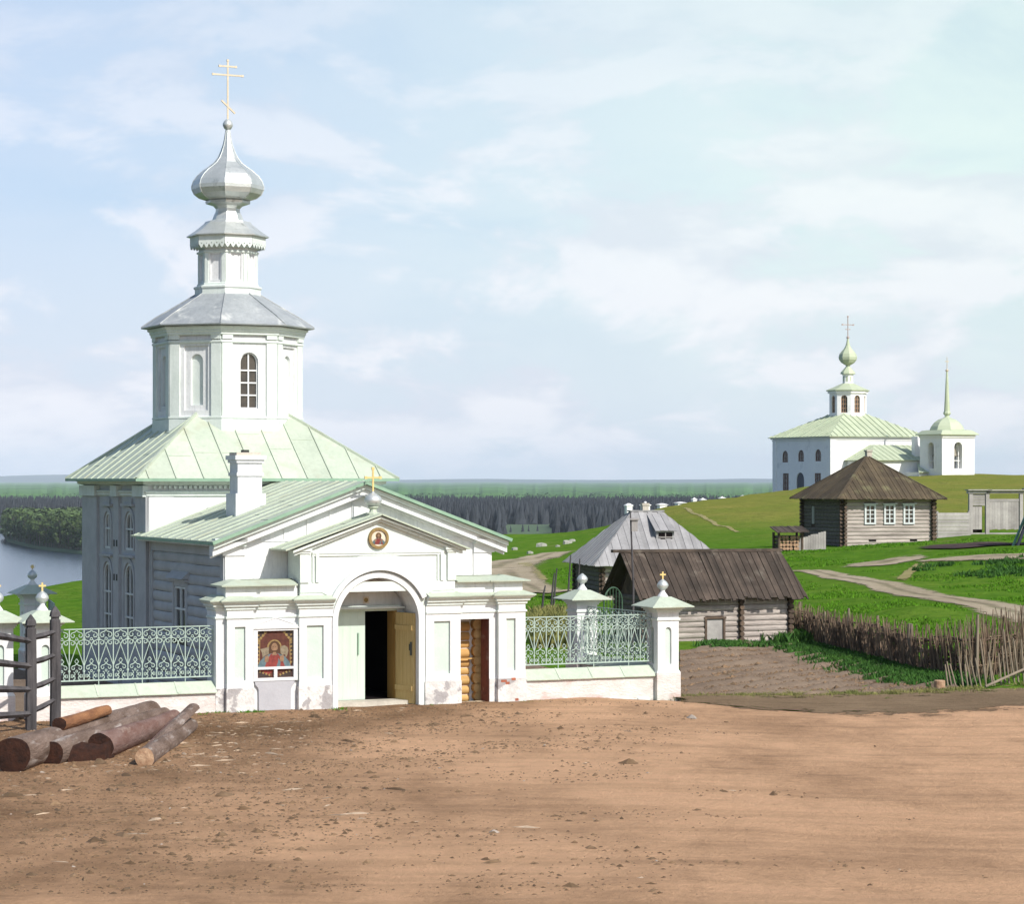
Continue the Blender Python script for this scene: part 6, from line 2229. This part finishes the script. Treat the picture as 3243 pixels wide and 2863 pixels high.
# white posts of the wall that runs down behind the hill
wp = [(1990, 1591, 1640, 26, 232, 'white capped fence post left of the grey house chimney', 0), (2043, 1590, 1636, 32, 236, 'white capped fence post right of the grey house chimney', 1),
      (2096, 1592, 1622, 34, 246, 'broad white fence post where the hilltop begins', 0), (2154, 1588, 1608, 38, 262, 'broad low white fence post part way up the hilltop line', 0),
      (2198, 1577, 1600, 18, 272, 'white post with a ball, left one of the close pair on the hill line', 1), (2225, 1578, 1598, 22, 276, 'white post with a ball, right one of the close pair on the hill line', 1),
      (2286, 1573, 1592, 22, 288, 'lone white ball topped post higher on the hill line', 1), (2351, 1569, 1582, 12, 300, 'smallest white post, just showing over the hill line', 1)]
for sx, y0_, y1_, wpx, Y, lb_, ballq in wp:
    p = PX(sx, y1_ + 4, Y)
    h = PX(sx, y0_, Y).z - p.z
    hw = wpx / FPX * Y / 2 * .72
    t = thing('white_post', lb_, 'post', p, R(20), 'white posts along the hill')
    b = MB(); b.box(-hw, hw, -hw, hw, -3, h * .74); b.box(-hw * 1.12, hw * 1.12, -hw * 1.12, hw * 1.12, h * .74, h * .79); b.build('shaft', M_farwhite, t)
    b = MB(); b.lathe([(hw * 1.85, h * .79), (hw * 1.85, h * .81), (.15, h * .93), (0, h * .94)], 4, (0, 0), PI / 4); b.build('cap', M_farwhite, t)
    if ballq: b = MB(); b.lathe([(.05, h * .92), (.15, h * .96), (.15, h * .99), (.03, h * 1.04)], 8, (0, 0), 0, 0, True); b.build('ball', M_farwhite, t)

# pale stones on the meadow
for sx, sy, Y, s, lb_ in ((1630, 1735, 192, .5, 'flat pale stone on the meadow, nearest the church porch roof'), (1714, 1727, 198, 0.8, 'largest pale stone block in the middle of the meadow'),
                          (1766, 1734, 193, .4, 'small pale stone between two bigger ones on the meadow'), (1795, 1728, 198, .75, 'long pale stone nearest the grey roof'),
                          (1812, 1724, 201, .5, 'pale stone just behind the long one by the grey roof'), (1678, 1757, 175, .5, 'flat pale stone lying closest to the bend of the track'), (1944, 1655, 224, .6, 'white stone on the rise beside the grey roof ridge')):
    p = PX(sx, sy, Y); p.z = Tz(p.x, p.y)
    rr = random.Random(sx)
    b = MB()
    n = 9
    pts = [(s * .62 * rr.uniform(.8, 1.1) * math.cos(2 * PI * i / n), s * .45 * rr.uniform(.8, 1.1) * math.sin(2 * PI * i / n), -.2) for i in range(n)]
    pts += [(x * .85, y * .85, s * rr.uniform(.22, .38)) for x, y, _ in pts] + [(0, 0, s * .42)]
    b.add(pts, [(i, (i + 1) % n, n + (i + 1) % n, n + i) for i in range(n)] + [(n + i, n + (i + 1) % n, 2 * n) for i in range(n)])
    prop(b.build('stone', M_rock, None, p), lb_, 'stone', 'stones on the meadow')
# ------------------------------------------------------------------ vegetation and litter


def blades(name, pts, hgt, m, per=3, wid=.012, seed=1, label=None):
    r_ = np.random.default_rng(seed)
    P = np.repeat(np.array(pts, float), per, 0)
    n = len(P)
    P[:, :2] += r_.normal(0, .05, (n, 2))
    a = r_.uniform(0, 2 * PI, n)
    h = hgt * r_.uniform(.45, 1.25, n)
    w = wid * r_.uniform(.7, 1.5, n)
    dx_, dy_ = np.cos(a), np.sin(a)
    ln = r_.uniform(.15, .75, n) * h
    la = r_.uniform(0, 2 * PI, n)
    v = np.zeros((n, 4, 3))
    v[:, 0] = P; v[:, 0, 0] -= dx_ * w; v[:, 0, 1] -= dy_ * w
    v[:, 1] = P; v[:, 1, 0] += dx_ * w; v[:, 1, 1] += dy_ * w
    mid = P.copy(); mid[:, 2] += h * .6; mid[:, 0] += np.cos(la) * ln * .35; mid[:, 1] += np.sin(la) * ln * .35
    tip = P.copy(); tip[:, 2] += h; tip[:, 0] += np.cos(la) * ln; tip[:, 1] += np.sin(la) * ln
    v[:, 2] = mid; v[:, 2, 0] += dx_ * w * .7; v[:, 2, 1] += dy_ * w * .7
    v[:, 3] = tip
    f = np.arange(n * 4).reshape(n, 4)
    o = np_mesh(name, v.reshape(-1, 3), f, m)
    return prop(o, label, 'grass', None, 'stuff')


r_ = np.random.default_rng(11)
pts = []
for u0, u1, v, n, z in ((-3.6, -2.7, -.06, 120, 0), (-1.8, -.9, -.12, 90, 0), (3.0, 4.6, -.15, 120, -.04), (4.6, 6.9, -.12, 130, -.1), (-3.9, -3.5, .1, 40, 0), (1.1, 1.9, -.12, 30, -.02), (-7.0, -4.0, -.1, 160, 0)):
    for _ in range(n):
        cl = r_.normal()
        u = r_.uniform(u0, u1)
        if vnoise(u * 2.3, v * 3 + 5) < -.05: continue
        p = CW(u, v - abs(r_.normal(0, .10)))
        pts.append((p.x, p.y, z + .02 + float(T([p.x], [p.y], False)[0])))
blades('grass', pts, .11, M_grass, 5, .010, 1, 'low grass tufts along the foot of the white wall')
# verge right of the pillar, along the road's edge
n = 9000
x = r_.uniform(3.6, 14, n); y = np.interp(x, vx, np.interp(vx, [3.4, 6, 13, 20], [56.9, 57.1, 59.5, 62])) + r_.normal(-.25, .35, n)
k = (fbm(x * 1.1, y * 1.1, 3) > -.15)
x, y = x[k], y[k]
blades('grass', np.stack([x, y, T(x, y, False) + .02], -1), .10, M_drygrass, 2, .010, 2, 'short dry grass on the bank between road and garden')
# rank weeds along the shed and the foot of the brushwood fence
W1 = np.array([PX(*p)[:2] for p in ((2250, 2072, 71.5), (2290, 2062, 72.4), (2330, 2054, 73.2), (2480, 2042, 75.5), (2530, 2040, 76.2))])
W2 = np.array([PX(*p)[:2] for p in ((2480, 2036, 76.5), (2600, 2070, 72), (2740, 2110, 67.5), (2860, 2145, 64), (2960, 2175, 61))])
for i, (Wp, n, sd, h) in enumerate(((W1, 900, .25, .13), (W2, 5200, .55, .19))):
    t = r_.uniform(0, len(Wp) - 1, n)
    x = np.interp(t, range(len(Wp)), Wp[:, 0]) + r_.normal(0, sd, n); y = np.interp(t, range(len(Wp)), Wp[:, 1]) + r_.normal(0, sd, n)
    blades('weeds', np.stack([x, y, T(x, y, False)], -1), h * (1.0 + (1.1 * np.exp(-((t - 3.4) / .7) ** 2).mean() if i == 0 else 0)), M_weed, 5, .028, 5 + i, ('rank green weeds at the foot of the log shed', 'dark green weeds along the foot of the brushwood fence')[i])
n = 700                                                     # the lush clump at the shed's right corner
c_ = PX(2505, 2035, 76.0)
x = r_.normal(c_.x, .55, n); y = r_.normal(c_.y - .3, .5, n)
blades('weeds', np.stack([x, y, T(x, y, False)], -1), .42, M_weed, 5, .03, 33, 'lush green weeds at the right corner of the log shed')
# short grass on the slopes near enough to show its texture, thinner where it is trodden
n = 90000
yy = np.sqrt(r_.uniform(60 ** 2, 135 ** 2, n)); aa = r_.uniform(-.03, .225, n); x = aa * yy
k = ~((yy < 79) & (x < 12.6 - (yy - 57) * .16)) & (fbm(x / 1.9, yy / 1.9, 3) > -.02)
for Q_, w_ in PATHS:
    wm_ = float(np.max(w_))
    for i in range(0, len(Q_), 2): k &= ((x - Q_[i, 0]) ** 2 + (yy - Q_[i, 1]) ** 2) > (wm_ * .55) ** 2
x, yy = x[k], yy[k]
blades('grass', np.stack([x, yy, T(x, yy)], -1), .075, M_grass, 2, .020, 9, 'short green grass on the slopes')
# tussocks on the bank under the upper path
n = 1500
sx = r_.uniform(2890, 3300, n); Y = r_.uniform(98, 107, n)
x = (sx - 1621) / FPX * Y
z = T(x, Y)
k = fbm(x / 1.2, Y / 1.2, 3) > .12
blades('weeds', np.stack([x, Y, z], -1)[k], .20, M_weed, 5, .03, 10, 'dark tussocks on the bank below the upper path')
# brush left of the second pillar
n = 900
sx = r_.uniform(1690, 1800, n); Y = r_.uniform(72, 88, n)
x = (sx - 1621) / FPX * Y
blades('weeds', np.stack([x, Y, T(x, Y)], -1), .5, M_drygrass, 4, .03, 12, 'dry brush in the yard behind the railing')

# ---- litter on the road: clods, stones, chips


def lumps(name, n, seed, xr, yr, size, m, flat_=.6, label=None, power=1.0, elong=1.5):
    r_ = np.random.default_rng(seed)
    x = r_.uniform(*xr, n); y = yr[0] + (yr[1] - yr[0]) * r_.uniform(0, 1, n) ** power
    k = (y < road_edge(x) - .25)
    dens = fbm(x / 1.5, y / 1.5, 3) + r_.uniform(-.4, .5, n) - .115 * (x + 1.5)
    k &= dens > 0
    x, y = x[k], y[k]
    n = len(x)
    z = road_z(x, y) + .09
    s = size * np.exp(r_.normal(-.2, .55, n))
    base = np.array([(1, 0, 0), (.3, .95, .1), (-.8, .6, 0), (-.8, -.6, .05), (.3, -.95, 0), (.1, .1, 1.0), (-.3, -.2, .9), (0, 0, -.6)])
    F = np.array([(0, 1, 5), (1, 2, 5), (2, 6, 5), (2, 3, 6), (3, 4, 6), (4, 5, 6), (4, 0, 5), (1, 0, 7), (2, 1, 7), (3, 2, 7), (4, 3, 7), (0, 4, 7)])
    v = base[None] * r_.uniform(.7, 1.3, (n, 8, 3))
    el = r_.uniform(1, elong, n)[:, None]
    a = r_.uniform(0, 2 * PI, n)[:, None]
    vx_, vy_ = v[..., 0] * el, v[..., 1] / el
    X = (vx_ * np.cos(a) - vy_ * np.sin(a)) * s[:, None] + x[:, None]
    Y_ = (vx_ * np.sin(a) + vy_ * np.cos(a)) * s[:, None] + y[:, None]
    Z = v[..., 2] * s[:, None] * flat_ + z[:, None]
    f = (F[None] + (np.arange(n) * 8)[:, None, None]).reshape(-1, 3)
    o = np_mesh(name, np.stack([X, Y_, Z], -1).reshape(-1, 3), f, m)
    return prop(o, label, 'litter', None, 'stuff')


lumps('earth_clods', 42000, 21, (-11, 12), (29, 54.5), .020, M_clod, .55, 'small dark clods of trodden earth on the road')
lumps('earth_clods', 420, 22, (-11, 4), (29, 52), .055, M_clod, .40, 'larger dark clods on the left of the road', 1.0, 2.2)
lumps('pebbles', 380, 23, (-11, 12), (29, 54.5), .018, M_pebble, .6, 'pale pebbles scattered on the road')
lumps('wood_chips', 500, 25, (-10, -4), (41, 50), .035, M_chip, .25, 'bark flakes and chips around the felled logs', 1.0, 3.0)
lumps('wood_chips', 260, 24, (-10, 10), (30, 54), .045, M_chip, .22, 'pale wood chips scattered in front of the gate', 1.0, 3.0)
n = 5200                                                    # clods on the ploughed plot
t1, t2 = r_.uniform(0, 1, n), r_.uniform(0, 1, n)
pa, pb, pc_, pd_ = (np.array(PX(*q)[:2]) for q in ((2150, 2225, 57.4), (3000, 2190, 58.8), (2520, 2044, 75.2), (2150, 2075, 69.3)))
Q = (pa[None] * (1 - t1[:, None]) + pb[None] * t1[:, None]) * (1 - t2[:, None]) + (pd_[None] * (1 - t1[:, None]) + pc_[None] * t1[:, None]) * t2[:, None]
base = np.array([(1, 0, 0), (-.5, .87, 0), (-.5, -.87, 0), (0, 0, 1)])
s = .028 * np.exp(r_.normal(0, .5, n))
v = base[None] * s[:, None, None] * r_.uniform(.7, 1.3, (n, 4, 3))
v[..., 2] *= .6
v[..., :2] += Q[:, None]
v[..., 2] += (T(Q[:, 0], Q[:, 1], False) + .06)[:, None]
f = (np.array([(0, 1, 3), (1, 2, 3), (2, 0, 3)])[None] + (np.arange(n) * 4)[:, None, None]).reshape(-1, 3)
prop(np_mesh('earth_clods', v.reshape(-1, 3), f, M_clod), 'clods of turned earth on the garden plot', 'litter', None, 'stuff')

# ---- far woods


def spruces(n, seed, afn, yr, hr, zbase, skip=None, rings=4, seg=6, wide=.17):
    r_ = np.random.default_rng(seed)
    y = np.sqrt(r_.uniform(yr[0] ** 2, yr[1] ** 2, n)); a = r_.uniform(*afn, n)
    x = a * y
    if skip is not None:
        k = ~skip(x, y, a); x, y, a = x[k], y[k], a[k]
    n = len(x)
    h = r_.uniform(*hr, n)
    lv = np.linspace(.06, 1, rings)
    vs = []
    for i in range(rings):                                  # stacked ragged skirts
        z0 = lv[i] if i < rings - 1 else .97
        rad = wide * (1 - lv[i] * .93) + .008
        t = np.arange(seg) * 2 * PI / seg + i * .5
        rr_ = h[:, None] * rad * r_.uniform(.6, 1.35, (n, seg))
        vs.append(np.stack([x[:, None] + rr_ * np.cos(t), y[:, None] + rr_ * np.sin(t), zbase + h[:, None] * (z0 + r_.uniform(-.05, .02, (n, seg)))], -1))
    apex = np.stack([x, y, zbase + h * 1.05], -1)[:, None]
    V = np.concatenate(vs + [apex], 1)
    m_ = rings * seg + 1
    F = []
    for i in range(rings):
        for q in range(seg):
            w_ = (q + 1) % seg
            if i < rings - 1: F += [(i * seg + q, i * seg + w_, (i + 1) * seg + w_), (i * seg + q, (i + 1) * seg + w_, (i + 1) * seg + q)]
            else: F.append((i * seg + q, i * seg + w_, m_ - 1))
    F = (np.array(F)[None] + (np.arange(n) * m_)[:, None, None]).reshape(-1, 3)
    return V.reshape(-1, 3), F


def clear(x, y, a):                                         # the wet clearing in the spruce wood, and the ground south of it
    a = a + np.sin(x * 1.7) * .0009
    return (a > -.0050 + .0012 * np.sin(y / 30)) & (a < .0185 + .0015 * np.sin(y / 45)) & (y > 1790) & (y < 2330)


V, F = spruces(26000, 31, (-.26, .245), (1900, 2900), (16, 26), -39.0, lambda x, y, a: clear(x, y, a) | (y < bank(a) + 12) | ((a < -.195) & (y < 2150)))
prop(np_mesh('spruce_forest', V, F, M_spruce), 'dark spruce forest beyond the river', 'forest', None, 'stuff')
# single spruces standing in front of the clearing
def one_spruce(loc, h, seed):
    V, F = spruces(1, seed, (0, 1e-6), (1, 1.0001), (h, h), 0.0, None, 9, 9, .16)
    V = V - np.array([0, 1.0, 0])
    t = thing('spruce_tree', 'single dark spruce standing in front of the pale clearing', 'tree', loc, 0, 'spruces before the clearing')
    np_mesh('crown', V, F, M_spruce, False, t)
    b = MB(); b.tube([(0, 0, -1), (0, 0, h * .4)], [.3, .2], 6); b.build('trunk', M_trunk, t)


for i, (sx, top) in enumerate(((1617, 1664), (1655, 1656), (1674, 1662), (1702, 1660))):
    Y = 1990 + 12 * i
    p = PX(sx, 1520, Y)
    one_spruce((p.x, p.y, -38.5), PX(sx, top, Y).z + 38.5, 60 + i)

# young leafy woods on the plain, thinning into a canopy
def canopy(name, y0, y1, nr, zt, amp, m, label, a0=-.27, a1=.27):
    y = np.geomspace(y0, y1, nr); a = np.linspace(a0, a1, 420)
    Yc, Ac = np.meshgrid(y, a, indexing='ij')
    X = Ac * Yc
    sc = np.maximum(9.0, Yc / 260.0)
    Z = zt + amp * fbm(X / sc[...], Yc / (sc * 1.6), 3) + 5 * fbm(X / 420, Yc / 700, 3)
    o = grid_mesh(name, X, Yc, Z, m, None, False)
    return prop(o, label, 'forest', None, 'stuff')


M_canopy = mat('leafy_canopy', (.10, .22, .06), (.06, .14, .045), .0045, .95, stretch=(1, .30, 1), spec=.1, c3=(.040, .065, .045), c3s=.0009, c3t=(.58, .64), fine=.15, detail=9.0)
canopy('leafy_forest', 2850, 26500, 420, -22, 7, M_canopy, 'green woods stretching over the plain to the horizon')


def crowns(n, seed, ar, yr, hr, zb, skip=None):
    """rounded leafy crowns as clusters of small facets"""
    r_ = np.random.default_rng(seed)
    y = np.sqrt(r_.uniform(yr[0] ** 2, yr[1] ** 2, n)); a = r_.uniform(*ar, n); x = a * y
    if skip is not None: k = ~skip(x, y, a); x, y = x[k], y[k]
    n = len(x); h = r_.uniform(*hr, n)
    q = 26
    d = r_.normal(size=(n, q, 3)); d /= np.linalg.norm(d, axis=-1, keepdims=True)
    rad = h[:, None, None] * np.array([.22, .22, .36]) * r_.uniform(.5, 1.05, (n, q, 1))
    c = np.stack([x, y, zb + h * .62], -1)[:, None] + d * rad
    t1 = r_.normal(size=(n, q, 3)); t1 -= d * (t1 * d).sum(-1, keepdims=True) * .6; t1 /= np.linalg.norm(t1, axis=-1, keepdims=True)
    t2 = np.cross(d, t1)
    s = h[:, None, None] * .085 * r_.uniform(.7, 1.4, (n, q, 1))
    V = np.stack([c - t1 * s - t2 * s * .6, c + t1 * s - t2 * s * .6, c + t2 * s], 2)
    return V.reshape(-1, 3), np.arange(n * q * 3).reshape(-1, 3)


V, F = crowns(9000, 41, (-.26, .245), (2700, 4600), (13, 20), -38.0)
prop(np_mesh('leafy_forest', V, F, M_green2), 'young leafy wood just behind the dark spruces', 'forest', None, 'stuff')
V, F = crowns(2600, 42, (-.2110, -.165), (1450, 1900), (17, 23), -38.0, lambda x, y, a: (y < bank(a) + 26))
prop(np_mesh('leafy_forest', V, F, M_leaf), 'leafy wood behind the trees of the far river bank', 'forest', None, 'stuff')


def leafy_tree(loc, h, w, seed, lean=0.0):
    t = thing('leafy_tree', 'leafy tree in the row standing along the far river bank', 'tree', loc, 0, 'trees along the far river bank')
    r_ = np.random.default_rng(seed)
    b = MB()
    b.tube([(0, 0, -1.5), (lean * .3, 0, h * .35), (lean, 0, h * .85)], [h * .016, h * .012, h * .004], 6)
    for i in range(7):
        a = r_.uniform(0, 2 * PI); z = h * r_.uniform(.25, .7)
        b.tube([(lean * .5, 0, z), (lean * .5 + w * .35 * math.cos(a), w * .35 * math.sin(a), z + h * .14)], [h * .006, h * .002], 5)
    b.build('trunk', M_trunk, t)
    nc = 16
    cc_ = np.stack([r_.normal(0, w * .20, nc) + lean * .6, r_.normal(0, w * .20, nc), h * r_.uniform(.16, .95, nc)], -1)
    sh = 1 - .55 * np.abs(cc_[:, 2] / h - .5) * 1.6
    cc_[:, :2] *= sh[:, None]
    q = 46
    d = r_.normal(size=(nc, q, 3)); d /= np.linalg.norm(d, axis=-1, keepdims=True)
    c = cc_[:, None] + d * (w * .20 * sh[:, None, None] * r_.uniform(.5, 1.1, (nc, q, 1)))
    t1 = r_.normal(size=(nc, q, 3)); t1 /= np.linalg.norm(t1, axis=-1, keepdims=True)
    t2 = np.cross(d, t1)
    s = h * .026 * r_.uniform(.6, 1.4, (nc, q, 1))
    V = np.stack([c - t1 * s, c + t1 * s, c + t2 * s * 1.2], 2).reshape(-1, 3)
    np_mesh('crown', V, np.arange(len(V)).reshape(-1, 3), M_leaf, False, t)


rr = random.Random(77)
for i in range(30):
    sx = 14 + i * 9.3 + rr.uniform(-3, 3)
    a = (sx - 1621) / FPX
    Y = float(bank(a)) + rr.uniform(9, 26)
    leafy_tree((a * Y, Y, -38.6), rr.uniform(19, 24.5) * (.82 if i < 2 else 1), rr.uniform(7.5, 11), 100 + i, rr.uniform(-1, 1))

# ------------------------------------------------------------------ the air
hz = MB()
hz.box(-12500, 12500, -40, 34500, -46.5, 330)
hm = bpy.data.materials.new('air')
hm.use_nodes = True
hn = hm.node_tree.nodes
hn.clear()
ho = hn.new('ShaderNodeOutputMaterial')
hv_ = hn.new('ShaderNodeVolumePrincipled')
hv_.inputs['Color'].default_value = (.72, .85, 1.0, 1)
hv_.inputs['Density'].default_value = 3.4e-5
hv_.inputs['Anisotropy'].default_value = -.3
hm.node_tree.links.new(hv_.outputs[0], ho.inputs['Volume'])
prop(hz.build('haze', hm), None, None, None, 'stuff')
